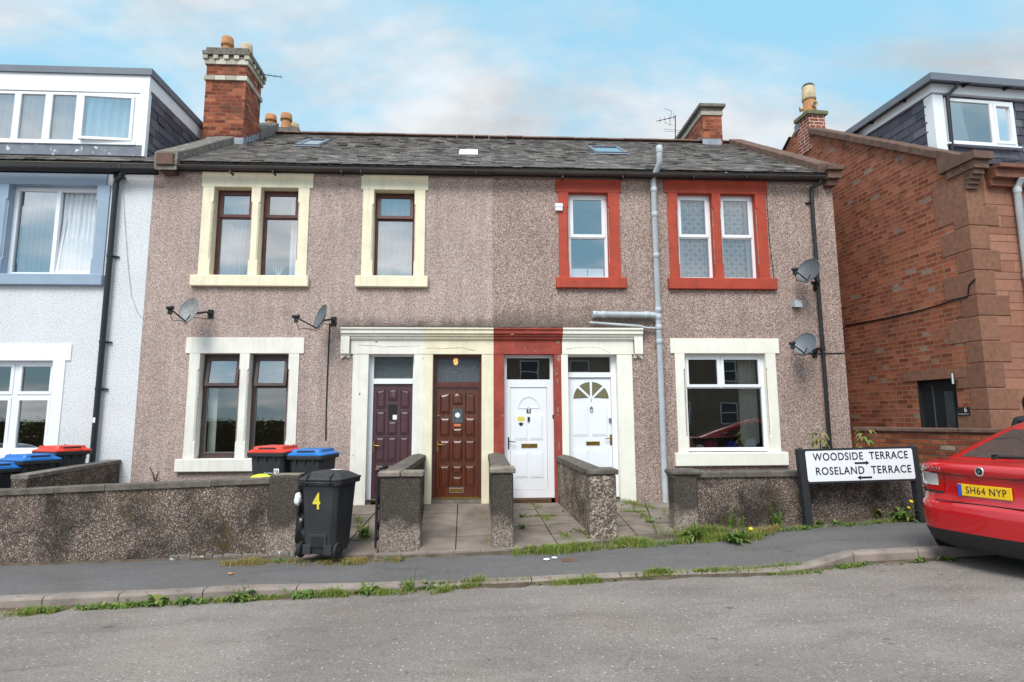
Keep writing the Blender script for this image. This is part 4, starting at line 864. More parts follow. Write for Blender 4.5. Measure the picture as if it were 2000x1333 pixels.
# ---- party-wall skews and skewputts
def skew(house, x0, x1, y0, y1, h, m, name='skew'):
    n = 6; g = G()
    for k in range(n):
        a, b = y0+(y1-y0)*k/n, y0+(y1-y0)*(k+1)/n-.012; dz_ = random.uniform(-.008, .008)
        g.add([(x, y, zroof(y)+z+dz_) for y in (a, b) for x, z in ((x0, -.15), (x1, -.15), (x1, h-.02), (x1-.02, h), (x0+.02, h), (x0, h-.02))], [(0, 1, 7, 6), (1, 2, 8, 7), (2, 3, 9, 8), (3, 4, 10, 9), (4, 5, 11, 10), (5, 0, 6, 11), (0, 1, 2, 3, 4, 5), (6, 7, 8, 9, 10, 11)])
    return g.build(name, m, house)
sx0, sx1 = X(302, 318, -.25), X(344, 320, -.25)
pc = onroof(471, 283); YC = pc.y                                     # foot of the front face of the tall chimney
skew(HL, sx0, sx1+.02, EY-.1, YC, .2, M_conc)
g = G(); ztp = zroof(EY-.12)+.05; g.box(sx0+.05, sx1-.03, -.31, .0, ZT+.02, ztp+.12); g.box(sx0+.08, sx1-.06, -.2, 0, ZT-.08, ZT+.019); g.build('skewputt', M_stoneB, HL, bevel=.01)
rx0, rx1 = X(1600, 345, -.2)-.02, X(1632, 350, -.2)
pr_ = onroof(1378, 283); YCR = pr_.y
skew(HR, XR-.3, XR+.06, EY+.1, YCR+.1, .17, M_stoneB)
g = G(); zq = aY(1617, 345, -.25).z; g.box(XR-.24, XR+.1, -.3, 0, zq+.13, zq+.23); g.box(XR-.2, XR+.06, -.24, 0, zq-.02, zq+.13); g.box(XR-.18, XR+.02, -.16, 0, zq-.14, zq-.02); g.build('skewputt', M_stoneB, HR, bevel=.012)
# ---- tall chimney on the party wall
cx0, cx1 = X(395, 262, YC), X(474, 270, YC); CD = min(max(aX(505, 255, cx1).y, YC+.9), YC+2.2)
zb = zroof(YC)-.4; ztop = aY(435, 98, YC).z
CH = G(); CH.box(cx0, cx1, YC, CD, zb, ztop-.1); CHo = CH.build('chimney', M_brickC, HL)
CHM = G(); zz = lambda py: aY(435, py, YC).z
def course(g, pad, z0, z1, w=.22, gapm=0):
    x0, x1, y0, y1 = cx0-pad, cx1+pad, YC-pad, CD+pad
    n = max(2, round((x1-x0)/w)); sx = (x1-x0)/n
    for i in range(n):
        if gapm and i % 2: g.box(x0+i*sx+.004, x0+(i+1)*sx-.004, y0+pad*.8, y0+.1, z0+.004, z1-.004); continue
        for yy in (y0, y1-.11): g.box(x0+i*sx+.004, x0+(i+1)*sx-.004, yy, yy+.11, z0+.004, z1-.004)
    n = max(2, round((y1-y0-.22)/w)); sy = (y1-y0-.22)/n
    for i in range(n):
        if gapm and i % 2: continue
        for xx in (x0, x1-.11): g.box(xx, xx+.11, y0+.11+i*sy+.004, y0+.11+(i+1)*sy-.004, z0+.004, z1-.004)
g = G(); course(g, .035, zz(158), zz(149)); g.build('pale_brick_band', M_palebr, CHo); g = G(); course(g, .04, zz(127.5), zz(119)); course(g, .075, zz(118.5), zz(111), .11, 1); g.build('pale_brick_band', M_palebr, CHo)
g = G(); course(g, .085, zz(110.5), zz(103)); course(g, .03, zz(102.5), zz(94.5)); g.box(cx0+.03, cx1-.03, YC+.03, CD-.03, zz(105), zz(95)); g.build('brick_cap', M_mort, CHo)
zc = zz(96)
for px, f_, h, m in ((444, .35, .56, M_pot), (458, .5, .36, M_potp), (482, .72, .62, M_potp)):
    g = G(); yy = YC+(CD-YC)*f_; xx = X(px, 95, yy); pot(g, xx, yy, zc-.08, h, .125); g.build('chimney_pot', m, CHo)
g = G()
for i in range(6):                          # stepped lead flashing up the right face
    y = YC+(CD-YC)*i/6; z = zroof(y); g.add([(cx1+.008, y, z), (cx1+.008, y+(CD-YC)/6-.01, z+.02), (cx1+.008, y+(CD-YC)/6-.01, z+.22), (cx1+.008, y+.02, z+.2), (cx1+.16, y, z+.02), (cx1+.16, y+(CD-YC)/6-.01, z+.08)], [(0, 1, 2, 3), (0, 1, 5, 4)])
g.box(cx0+.1, cx1+.02, YC-.015, YC-.003, zroof(YC)-.02, zroof(YC)+.16); g.build('lead_flashing', M_lead, CHo)
skew(HL, cx0+.1, cx1+.06, CD+.02, YR+.1, .3, M_conc)
# low stack behind the ridge with three pots
g = G(); yb = YR+.9; bx0, bx1 = X(520, 250, yb), X(580, 250, yb); zt_ = aY(550, 250, yb).z; g.box(bx0, bx1, yb, yb+.9, rz-1.5, zt_); g.box(bx0-.05, bx1+.05, yb-.05, yb+.95, zt_-.12, zt_-.0); BK = g.build('chimney', M_mort, HL)
for px, yy, h, m in ((529, yb+.2, .48, M_pot), (559, yb+.15, .5, M_pot), (574, yb+.6, .45, M_potp)):
    g = G(); pot(g, X(px, 240, yy), yy, zt_-.02, h, .14); g.build('chimney_pot', m, BK)
# right-hand chimney on the end gable
q0, q1 = X(1373, 262, YCR), X(1411, 262, YCR); zt_ = aY(1392, 207, YCR).z; CD2 = YCR+2.0
g = G(); g.box(q0, q1, YCR, CD2, zroof(YCR)-.4, zt_-.06); CR = g.build('chimney', M_brickC, HR)
zz = lambda py: aY(1392, py, YCR).z
g = G(); g.box(q0-.03, q1+.03, YCR-.03, CD2+.03, zz(226), zz(219)); g.build('pale_brick_band', M_palebr, CR)
g = G(); g.box(q0-.015, q1+.015, YCR-.015, CD2+.015, zz(218.9), zz(211)); g.box(q0-.09, q1+.09, YCR-.09, CD2+.09, zz(210.9), zz(205.5)); g.build('chimney_cope', M_conc, CR)
for yy in (CD2-.3, CD2-.75): g = G(); pot(g, (q0+q1)/2-.05, yy, zz(206), .3, .11); g.build('chimney_pot', M_coned, CR)
g = G()
for i in range(5):
    y = YCR+(YR-YCR)*i/5; z = zroof(y); g.add([(q0-.008, y, z), (q0-.008, y+.2, z+.02), (q0-.008, y+.2, z+.2), (q0-.008, y+.02, z+.18)], [(0, 1, 2, 3)])
g.box(q0-.02, q1-.05, YCR-.02, YCR-.004, zroof(YCR)-.02, zroof(YCR)+.16); g.build('lead_flashing', M_lead, CR)

# ------------------------------------------------------------------ white harled house on the left
HW = thing('terrace_house', 'white harled terrace house with blue-grey window surround and long flat-roofed dormer', 'house', (XL-3, 0, -.3), group='houses in the street')
wx0, wx1 = -14.5, XL-.003
uh = (X(11, 450), X(185, 450), Z(537, 90), Z(361.5, 90)); uw = uh[1]-uh[0]; ucx = (uh[0]+uh[1])/2
lh1 = X(97, 790); lh = (2*X(27, 790)-lh1, lh1, Z(887, 60), Z(704.5, 60))
far = [(h[0]-3.3, h[1]-3.3, h[2], h[3]) for h in (uh, lh)]
shell(HW, wx0, wx1, [uh, lh]+far, M_harl, sides='l')
g = G(); g.cbox(uh[0]-.25, X(211, 350), -.03, .2, uh[3], ZT-.03, .006); g.cbox(uh[0]-.3, X(205, 548), -.09, .2, Z(559, 150), uh[2], .012)
jamb(g, uh[0]-.24, uh[0], uh[2], uh[3], 'r', -.03, .24); jamb(g, uh[1], X(211, 435), uh[2], uh[3], 'l', -.03, .24); g.build('window_surround', M_blue, HW)
g = G(); g.ring(uh[0], uh[1], uh[2], uh[3], .075, .13, .2); xm = uh[0]+uw*.5; g.box(xm-.035, xm+.035, .131, .199, uh[2]+.075, uh[3]-.075); w = g.build('window', M_upvc, HW)
pane(w, uh[0]+.075, xm-.035, uh[2]+.075, uh[3]-.075, .16, M_glassS)
sg = G(); sg.ring(xm+.03, uh[1]-.06, uh[2]+.06, uh[3]-.06, .06, .1, .15); c = V((xm, .13, uh[2]+.06)); M = Matrix.Translation(c) @ Matrix.Rotation(R(-5), 4, 'X') @ Matrix.Translation(-c); sg.v = [M @ (p+V((0, .06, 0))) for p in sg.v]; sg.build('sash', M_upvc, w)
p = G(); p.quad(*[M @ V(q) for q in ((xm+.09, .17, uh[2]+.12), (uh[1]-.12, .17, uh[2]+.12), (uh[1]-.12, .17, uh[3]-.12), (xm+.09, .17, uh[3]-.12))]); p.build('pane', M_glassS, w)
g = G(); g.box(uh[0]+.2, xm-.12, .112, .13, uh[3]-.045, uh[3]-.025); g.build('trickle_vent', M_upvc, w)
curtain(w, uh[0]+.08, uh[1]-.08, uh[2]+.06, uh[3], .25, seed=21, per=.09)
g = G(); g.box(lh[0]-.3, X(140, 690), -.02, .2, lh[3], Z(672.5, 60)); jamb(g, lh[0]-.22, lh[0], lh[2], lh[3], 'r', -.018, .22); jamb(g, lh[1], X(121, 790), lh[2], lh[3], 'l', -.018, .22); g.box(lh[0]-.3, X(125, 900), -.07, .2, lh[2]-.2, lh[2]); g.build('window_surround', M_wsm, HW)
g = G(); g.ring(lh[0], lh[1], lh[2], lh[3], .05, .1, .17); xm = X(27, 790, .1); ztr = Z(773.5, 60, .1); g.box(xm-.045, xm+.045, .098, .168, lh[2]+.05, lh[3]-.05); g.box(lh[0]+.05, xm-.045, .101, .167, ztr-.03, ztr+.03); g.box(xm+.045, lh[1]-.05, .101, .167, ztr-.03, ztr+.03); w = g.build('window', M_upvc, HW)
for a, b in ((lh[0]+.05, xm-.045), (xm+.045, lh[1]-.05)):
    for c, d in ((lh[2]+.05, ztr-.03), (ztr+.03, lh[3]-.05)):
        sg = G(); sg.ring(a-.005, b+.005, c-.005, d+.005, .055, .085, .13); sg.build('sash', M_upvc, w); pane(w, a+.05, b-.05, c+.05, d-.05, .12, M_glassD)
for h in far:
    g = G(); g.ring(h[0], h[1], h[2], h[3], .07, .12, .18); w = g.build('window', M_upvc, HW); pane(w, h[0]+.07, h[1]-.07, h[2]+.07, h[3]-.07, .15)
# its roof, dormer, gutter
r = G(); slates(r, V((wx0, EY, ez-.02)), (1, 0, 0), US, sx0+.04-wx0, RL*.42, seed=9); r.quad((wx0, EY, ez-.06), (sx0+.04, EY, ez-.06), (sx0+.04, YR, rz-.06), (wx0, YR, rz-.06)); r.quad((wx0, YR, rz-.06), (sx0+.04, YR, rz-.06), (sx0+.04, 8, ez), (wx0, 8, ez)); r.quad((wx0, EY, ez-.06), (sx0+.04, EY, ez-.06), (sx0+.04, .02, ZT-.01), (wx0, .02, ZT-.01)); r.build('roof', M_slate, HW, fix=False)
pd = onroof(140, 305); YD = pd.y+.03
dx1 = X(291, 200, YD); dzb, dzs, dzt = zroof(YD)-.05, aY(140, 283.5, YD).z, aY(140, 135, YD).z
dfb = aY(140, 181, YD).z; dgb = aY(140, 147, YD).z
yend = YD+2.9
D = G(); D.box(wx0, dx1-.02, YD+.03, yend, dgb-.02, dgb+.0); D.quad((dx1-.03, YD+.02, dzb-.2), (dx1-.03, yend+1, dzb-.2), (dx1-.03, yend+1, dgb), (dx1-.03, YD+.02, dgb)); D.quad((wx0, YD+1.4, dzb-.5), (dx1-.03, YD+1.4, dzb-.5), (dx1-.03, YD+1.4, dgb), (wx0, YD+1.4, dgb)); DM = D.build('dormer', M_room, HW)
g = G(); g.box(wx0, dx1+.06, YD-.09, YD-.05, dgb-.003, dzt); g.box(dx1+.02, dx1+.06, YD-.05, yend+.6, dgb-.003, dzt); g.box(wx0, dx1+.02, YD-.05, yend+.6, dgb+.02, dzt-.02); g.build('roof_edge', M_gfas, DM)
g = G(); g.box(wx0, dx1+.015, YD-.05, YD+.02, dfb, dgb-.004); g.box(dx1-.03, dx1+.012, YD+.02, yend+.5, dgb-.27, dgb-.004); g.box(dx1-.16, dx1+.01, YD-.045, YD+.05, dzs, dfb-.002); g.box(dx1-.03, dx1+.02, YD-.055, YD+.04, dzs-.22, dfb-.002); g.build('fascia', M_upvc, DM)
g = G(); slates(g, V((dx1+.004, YD+.04, dzb-.1)), (0, 1, 0), (0, 0, 1), 4.2, dgb-.28-dzb+.1, .17, .28, 5, clip=lambda a, b: dzb-.1+b > zroof(YD+.04+a)-.25); g.build('slate_cheek', M_slateP, DM, fix=False)
g = G(); g.box(wx0, dx1-.02, YD-.035, YD-.005, zroof(YD)-.0, dzs); g.build('lead_apron', M_leadw, DM)
wt = dfb-.02; g = G(); g.box(wx0, dx1-.16, YD-.06, YD+.02, dzs, dzs+.075); g.box(wx0, dx1-.16, YD-.04, YD+.02, wt-.05, wt); bars = [X(48, 235, YD), X(91, 235, YD)+.0, X(152, 235, YD)]
bar = [(X(28, 235, YD)-.0, X(40.5, 235, YD)), (X(88, 235, YD), X(102, 235, YD)), (X(149, 235, YD), X(159, 235, YD)), (dx1-.26, dx1-.16)]
for a, b in bar+[(bar[0][0]-1.1, bar[0][0]-1.0), (bar[0][0]-2.2, bar[0][0]-2.1), (bar[0][0]-3.3, bar[0][0]-3.2)]: g.box(a, b, YD-.045, YD+.02, dzs+.075, wt-.05)
w = g.build('window', M_upvc, DM); fr = WL[HW.name]
for (a, b) in ((bar[0][0]-3.2, bar[0][0]-2.2), (bar[0][0]-2.1, bar[0][0]-1.1), (bar[0][0]-1.0, bar[0][0]), (bar[0][1], bar[1][0]), (bar[1][1], bar[2][0])): pane(w, a, b, dzs+.075, wt-.05, YD-.01, M_glassS)
sg = G(); a, b = bar[2][1]+.05, bar[3][0]+.02; sg.ring(a, b, dzs+.075, wt-.06, .05, YD-.07, YD-.02); c = V((b, YD, 0)); M = Matrix.Translation(c) @ Matrix.Rotation(R(4), 4, 'Z') @ Matrix.Translation(-c); sg.v = [M @ p for p in sg.v]; sg.build('sash', M_upvc, w)
p = G(); p.quad(*[M @ V(q) for q in ((a+.055, YD-.04, dzs+.13), (b-.055, YD-.04, dzs+.13), (b-.055, YD-.04, wt-.11), (a+.055, YD-.04, wt-.11))]); p.build('pane', M_glassS, w)
curtain(w, bar[0][0]-3.6, bar[2][0]+.05, dzs, wt, YD+.075, seed=31, per=.12); curtain(w, bar[2][1]+.02, bar[3][1], dzs, wt, YD+.085, m=cloth('pale_blue_curtain', S((204, 226, 236)), .15), seed=33, per=.16)
g = G(); gz = aY(150, 327, -.215).z-.02; gutter(g, wx0, sx0+.02, -.215, gz, .062); g.build('gutter', M_pipeb, HW)
g = G(); xb = X(206, 600, -.09); g.tube([(xb+.16, -.2, gz-.06), (xb+.16, -.19, gz-.13), (xb+.02, -.1, gz-.16), (xb, -.09, gz-.26), (xb, -.09, -.2)], .048, 12)
for py in (345, 500, 668, 760): g.lathe([(.055, -.025), (.057, 0), (.055, .025)], (xb, -.09, Z(py, 206, -.09)), n=12); g.box(xb-.02, xb+.12, -.05, 0, Z(py, 206, -.09)-.012, Z(py, 206, -.09)+.012)
dp = g.build('downpipe', M_pipeb, HW); g = G(); g.box(xb-.02, xb+.02, -.14, -.137, Z(826, 190, -.09), Z(816, 190, -.09)); g.build('label_sticker', M_paper, dp)
g = G(); g.tube([aY(243, 318, -.1), aY(241, 330, -.05), aY(240, 360, -.02), aY(243, 420, -.015), aY(250, 520, -.015), aY(256, 575, -.015), aY(268, 610, -.015), aY(278, 622, -.015)], .0045, 5); g.tube([aY(233, 322, -.15), aY(222, 345, -.02), aY(219, 370, -.02), aY(222, 392, -.02)], .005, 5); g.build('cable', M_greyp, HW)

# ------------------------------------------------------------------ red brick house on the right (turned a little)
_d = ray(843, 814); gdir = V((_d.x, _d.y, 0)).normalized(); edir = V((gdir.y, -gdir.x, 0))
C0 = aD(1935, 814, 9.6); C0 = V((C0.x, C0.y, 0)); ROT = math.atan2(edir.y, edir.x)
HB = thing('brick_house', 'red brick end house with sandstone front, brick gable and slate-hung dormer', 'house', (C0.x, C0.y, 0), ROT, group='houses in the street')
BM = Matrix.Translation(C0) @ Matrix.Rotation(ROT, 4, 'Z'); BI = BM.inverted()
def lray(px, py): return BI @ CAM, BI.to_3x3() @ ray(px, py)
def lX(px, py, x=0):
    c, d = lray(px, py); return c + d*((x-c.x)/d.x)
def lY(px, py, y=0):
    c, d = lray(px, py); return c + d*((y-c.y)/d.y)
cb = lambda g, n, m, **k: g.build(n, m, k.pop('parent', HB), local=True, **k)
eb = lX(1893, 345).z                              # eaves height at the corner
pk = lX(1590, 252); yp, zp = pk.y, pk.z-.0        # gable peak under the chimney
l0 = lX(1862, 312); 
sl_ = (zp-.1-l0.z)/(yp-l0.y)                      # slope of the skew line
yp = 4.45
zg = lambda y: l0.z + sl_*(y-l0.y); zp = zg(yp)+.1
dl, dr = lX(1795, 790), lX(1871, 790); dtop = lX(1832, 741).z
g = G(); yb2 = 2*yp
g.add([(0, 0, -.8), (0, dr.y, -.8), (0, dr.y, zg(dr.y)), (0, 0, zg(0))], [(0, 1, 2, 3)])
g.add([(0, dr.y, dtop), (0, dl.y, dtop), (0, dl.y, zg(dl.y)), (0, dr.y, zg(dr.y))], [(0, 1, 2, 3)])
g.add([(0, dl.y, -.8), (0, yb2, -.8), (0, yb2, zg(0)), (0, yp, zg(yp)), (0, dl.y, zg(dl.y))], [(0, 1, 2, 3, 4)])
g.quad((0, yb2, -.8), (9, yb2, -.8), (9, yb2, zg(0)), (0, yb2, zg(0))); g.quad((9, 0, -.8), (9, yb2, -.8), (9, yb2, zg(0)), (9, 0, zg(0)))
cb(g, 'wall', M_brickH)
g = G(); rnd = random.Random(4); z = -.8; g.quad((.01, .012, -.8), (9, .012, -.8), (9, .012, eb+.1), (.01, .012, eb+.1), mi=1)   # coursed sandstone front
while z < eb:
    h = rnd.choice((.2, .2, .13, .27)); x = rnd.choice((.2, .26, .3))
    z1 = min(z+h-.006, eb)
    while x < 5.2:
        L_ = rnd.uniform(.35, .85); g.cbox(x, x+L_-.006, -.0, .1, z, z1, .005); x += L_
    z += h
cb(g, 'sandstone_front', [M_sand, M_smort])
g = G(); z = -.8; k = 0                             # long-and-short corner stones
while z < eb-.05:
    hh = .42 if k % 2 else .36; z1 = min(z+hh-.005, eb); a = (.62 if k % 2 else .32)*rnd.uniform(.92, 1.05); b_ = (.36 if k % 2 else .55)*rnd.uniform(.9, 1.1)
    g.cbox(-.012, b_, -.014, a, z, z1, .012); z += hh; k += 1
z1 = eb; g.cbox(-.013, .3, -.0145, .66, eb-.7, eb+.12, .01)
cb(g, 'corner_stones', M_quoin)
g = G(); g.box(-.02, .2, dr.y-.22, dl.y+.3, dtop, dtop+.2); cb(g, 'door_lintel', M_quoin)
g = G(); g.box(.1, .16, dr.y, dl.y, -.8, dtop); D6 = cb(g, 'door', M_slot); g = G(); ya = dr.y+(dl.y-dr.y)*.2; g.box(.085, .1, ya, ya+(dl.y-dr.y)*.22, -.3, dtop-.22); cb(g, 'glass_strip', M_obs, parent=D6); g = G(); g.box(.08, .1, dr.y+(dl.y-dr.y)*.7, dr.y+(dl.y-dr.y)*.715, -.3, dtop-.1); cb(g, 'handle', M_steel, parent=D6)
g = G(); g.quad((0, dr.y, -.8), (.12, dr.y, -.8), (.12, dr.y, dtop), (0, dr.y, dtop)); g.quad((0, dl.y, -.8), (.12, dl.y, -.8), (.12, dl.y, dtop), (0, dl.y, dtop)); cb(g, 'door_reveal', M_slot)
pl_ = lX(1884, 803); g = G(); g.cbox(-.03, -.004, pl_.y-.12, pl_.y+.12, pl_.z-.075, pl_.z+.065, .004); NP = cb(g, 'number_plate', M_slot)
Ms = Matrix.Rotation(R(-90), 4, 'Z') @ FACE
text('6', .11, NP, Matrix.Translation(V((-.032, pl_.y-.05, pl_.z+.015))) @ Ms, M_paper, 'number')
g = G()
for q in range(2): g.box(-.032, -.03, pl_.y-.1, pl_.y+.1, pl_.z-.05-.014*q, pl_.z-.044-.014*q)
cb(g, 'small_lettering', M_greyp, parent=NP)
wl = lX(1870, 739); g = G(); g.tube([(-.09, wl.y, wl.z-.1), (-.09, wl.y, wl.z+.08)], .028, 12); g.box(-.09, 0, wl.y-.02, wl.y+.02, wl.z-.04, wl.z+.01); cb(g, 'wall_lamp', M_chrome)
g = G(); g.tube([lX(1650, 636, -.012), lX(1740, 620, -.012), lX(1800, 606, -.012), lX(1860, 588, -.012), lX(1890, 580, -.02), lX(1893, 556, -.02), lX(1905, 545, -.03)], .012, 6); cb(g, 'cable', M_slot)
# skew coping on the gable, skewputt, roof
g = G(); n = 8; y0, y1 = .35, lX(1584, 255).y
for k in range(n):
    a, b = y0+(y1-y0)*k/n, y0+(y1-y0)*(k+1)/n-.012
    g.add([(x, y, zg(y)+z) for y in (a, b) for x, z in ((-.09, -.03), (.3, -.03), (.3, .13), (-.07, .13), (-.09, .1))], [(0, 1, 6, 5), (1, 2, 7, 6), (2, 3, 8, 7), (3, 4, 9, 8), (4, 0, 5, 9), (0, 1, 2, 3, 4), (5, 6, 7, 8, 9)])
cb(g, 'skew', M_stoneB)
sk = lY(1905, 325, -.2); g = G(); g.box(-.05, .24, -.24, .3, eb+.1, eb+.24); g.add([(x, y, z) for x in (-.09, .28) for y, z in ((-.3, eb+.242), (.42, eb+.242), (.42, zg(.42)+.12), (-.02, eb+.42), (-.3, eb+.37))], [(0, 1, 2, 3, 4), (5, 6, 7, 8, 9)] + [(i, (i+1) % 5, 5+(i+1) % 5, 5+i) for i in range(5)])
for k in range(4): g.box(-.025, .18, -.2+.045*k, .0, eb+.08-.07*k-.07, eb+.098-.07*k)
cb(g, 'skewputt', M_stoneB)
g = G(); usb = V((0, yp, sl_*yp)).normalized(); slates(g, V((.3, -.1, zg(-.1)-.02)), (1, 0, 0), usb, 8.7, (yp+.1)*math.sqrt(1+sl_*sl_), .17, .28, 12); g.quad((0, -.1, zg(-.1)-.05), (9, -.1, zg(-.1)-.05), (9, yp, zp-.1), (0, yp, zp-.1)); g.quad((0, yp, zp-.1), (9, yp, zp-.1), (9, yb2, zg(0)), (0, yb2, zg(0))); cb(g, 'roof', M_slateP, fix=False)
g = G(); g.box(-.06, .05, yp+.2, yb2+.1, -.01, .0); g.v = [V((p.x, p.y, p.z + zg(2*yp-p.y)+.02)) for p in g.v]; cb(g, 'verge', M_slot)
g = G(); g.box(.4, 9, -.2, .05, eb-.02, eb+.12); g.box(.4, 9, -.28, .05, eb+.125, eb+.19); g.box(.4, 9, -.1, .05, eb-.14, eb-.022); cb(g, 'eaves_cornice', plain('red_painted_cornice', S((130, 82, 64)), .7, .3, 6))
dpx = lY(1990, 400, -.09).x; g = G(); g.tube([(dpx, -.2, eb-.02), (dpx, -.09, eb-.16), (dpx, -.09, -.5)], .055, 12)
for z in (eb-.2, eb-1.7): g.lathe([(.062, -.05), (.066, 0), (.062, .05)], (dpx, -.09, z), n=12)
cb(g, 'downpipe', M_greyp)
# chimney and pot with side vents
c1, c2 = lX(1600, 250, -.02), lX(1557, 250, -.02)
cw = .62; g = G(); ya, yb_ = lX(1580, 235, -.02).y, lX(1557, 235, -.02).y; ct = lX(1582, 215, -.04).z; cw = lY(1611, 235, ya).x; g.box(-.025, cw, ya, yb_, zp-.9, ct-.06); CB = cb(g, 'chimney', M_brickD)
g = G(); g.box(-.08, cw+.06, ya-.06, yb_+.06, ct-.06, ct+.03); cb(g, 'chimney_cope', plain('mossy_cope', S((120, 116, 84)), .9, .4, 8), parent=CB)
yy = (ya+yb_)/2; pt_ = lX(1582, 166, cw*.45).z; ph = pt_-ct; g = G(); PX = cw*.45
g.lathe([(.165, 0), (.14, ph*.5), (.135, ph*.52)], (PX, yy, ct+.02), n=20)
cpot = cb(g, 'chimney_pot', M_pot, parent=CB)
g = G(); g.lathe([(.135, ph*.5), (.165, ph*.51), (.165, ph*.56), (.14, ph*.97), (.125, ph)], (PX, yy, ct+.02), n=20); cb(g, 'pot_cowl', M_potp, parent=CB)
g = G(); g.lathe([(.15, ph*.95), (.12, ph*1.02), (0, ph*1.06)], (PX, yy, ct+.02), n=20); cb(g, 'pot_cap', M_iron, parent=CB)
for ang in (.35, 2.4, 4.2):
    dx, dy = math.cos(-ang-1.2), math.sin(-ang-1.2); g = G(); g.lathe([(.04, 0), (.07, .09), (.058, .09), (.03, .03)], (PX+.135*dx, yy+.135*dy, ct+ph*.3), (dx, dy, -.1), 14); cb(g, 'pot_vent', M_potp, parent=CB)
g = G(); g.box(-.012, 0, yb_-.05, yb_+.12, -.2, .0); g.v = [V((p.x-.02, p.y, p.z+zp-.05-(p.y-yp)*.4)) for p in g.v]; cb(g, 'lead_flashing', M_lead, parent=CB)
# slate-hung dormer
dfy = .95; q0 = lY(1828, 290, dfy); dzt = lY(1830, 168, dfy).z; dxl = lY(1822, 230, dfy).x; dzb = zg(dfy)-.1
g = G(); g.quad((dxl, dfy+.01, dzb), (9, dfy+.01, dzb), (9, dfy+.01, dzt), (dxl, dfy+.01, dzt)); g.quad((dxl, dfy, dzb), (dxl, yp+.1, dzb), (dxl, yp+.1, dzt), (dxl, dfy, dzt)); DB = cb(g, 'dormer', M_dark)
a1, a2 = lY(1848, 240, dfy-.05), lY(1981, 245, dfy-.05); wz1, wz0 = lY(1860, 193, dfy-.05).z, lY(1860, 281, dfy-.05).z
g = G(); slates(g, V((dxl+.14, dfy-.005, dzb-.1)), (1, 0, 0), (0, 0, 1), 6, dzt-.02-dzb, .17, .2, 21, clip=lambda a, b: not (a1.x-.02 < dxl+.14+a < a2.x+.02 and wz0+.02 < dzb-.1+b < wz1+.1)); cb(g, 'slate_hanging', M_slateP, parent=DB, fix=False); g = G(); slates(g, V((dxl-.012, yp+.1, dzb-.1)), (0, -1, 0), (0, 0, 1), yp+.1-dfy-.1, dzt-.02-dzb, .17, .3, 23); cb(g, 'slate_cheek', M_slateP, parent=DB, fix=False)
g = G(); g.box(dxl-.03, dxl+.2, dfy-.06, dfy+.0, dzb-.15, dzt-.22); g.box(dxl-.03, dxl-.005, dfy, dfy+.14, dzb-.15, dzt-.22); g.box(dxl-.06, 9, dfy-.1, dfy+.0, dzt-.2, dzt-.02); g.box(dxl-.06, dxl-.0, dfy, yp+.2, dzt-.2, dzt-.02); cb(g, 'fascia', M_upvc, parent=DB)
g = G(); g.box(dxl-.2, 9, dfy-.25, yp+.2, dzt, dzt+.07); g.box(dxl-.22, 9, dfy-.27, dfy-.23, dzt-.05, dzt+.09); g.box(dxl-.22, dxl-.18, dfy-.23, yp+.2, dzt-.05, dzt+.09); cb(g, 'flat_roof', M_gfas, parent=DB)
g = G()
for q in range(9): g.box(dxl+.6+q*.9, dxl+.64+q*.9, dfy-.24, dfy-.1, dzt-.06, dzt-.005)
for q in range(4): g.box(dxl-.19, dxl-.06, dfy+.5+q*.9, dfy+.54+q*.9, dzt-.06, dzt-.005)
cb(g, 'bracket', M_slot, parent=DB)
g = G(); g.ring(a1.x, a2.x, wz0, wz1, .06, dfy-.07, dfy+.0); xm = a1.x+(a2.x-a1.x)*.67; g.box(xm-.04, xm+.04, dfy-.069, dfy-.001, wz0+.06, wz1-.06); g.box(a1.x-.05, a2.x+.05, dfy-.11, dfy-.0, wz0-.03, wz0-.001); g.ring(xm+.03, a2.x-.05, wz0+.05, wz1-.05, .055, dfy-.09, dfy-.04); WB = cb(g, 'window', M_upvc, parent=DB)
for a, b, lo in ((a1.x+.06, xm-.04, .06), (xm+.08, a2.x-.1, .1)): g = G(); g.quad((a, dfy-.045, wz0+lo), (b, dfy-.045, wz0+lo), (b, dfy-.045, wz1-lo), (a, dfy-.045, wz1-lo)); cb(g, 'pane', M_glassS, parent=DB)
g = G(); g.grid(lambda u, v: V((a1.x+.06+.34*u*(1-.0*v)+.1*(1-v)*u, dfy-.02+.006*math.sin(u*20), wz0+.06+(wz1-wz0-.12)*v)), 20, 2); g.grid(lambda u, v: V((xm+.1+(a2.x-xm-.2)*u, dfy-.02+.006*math.sin(u*24), wz0+.08+(wz1-wz0-.16)*v)), 24, 2); cb(g, 'curtain', M_net, parent=DB, fix=False)
g = G(); xx = dxl+.26; g.tube([(xx+.12, dfy-.2, dzt-.06), (xx+.12, dfy-.19, dzt-.12), (xx, dfy-.1, dzt-.26), (xx, dfy-.08, dzb-.1)], .035, 10); cb(g, 'downpipe', M_pipeb, parent=DB)

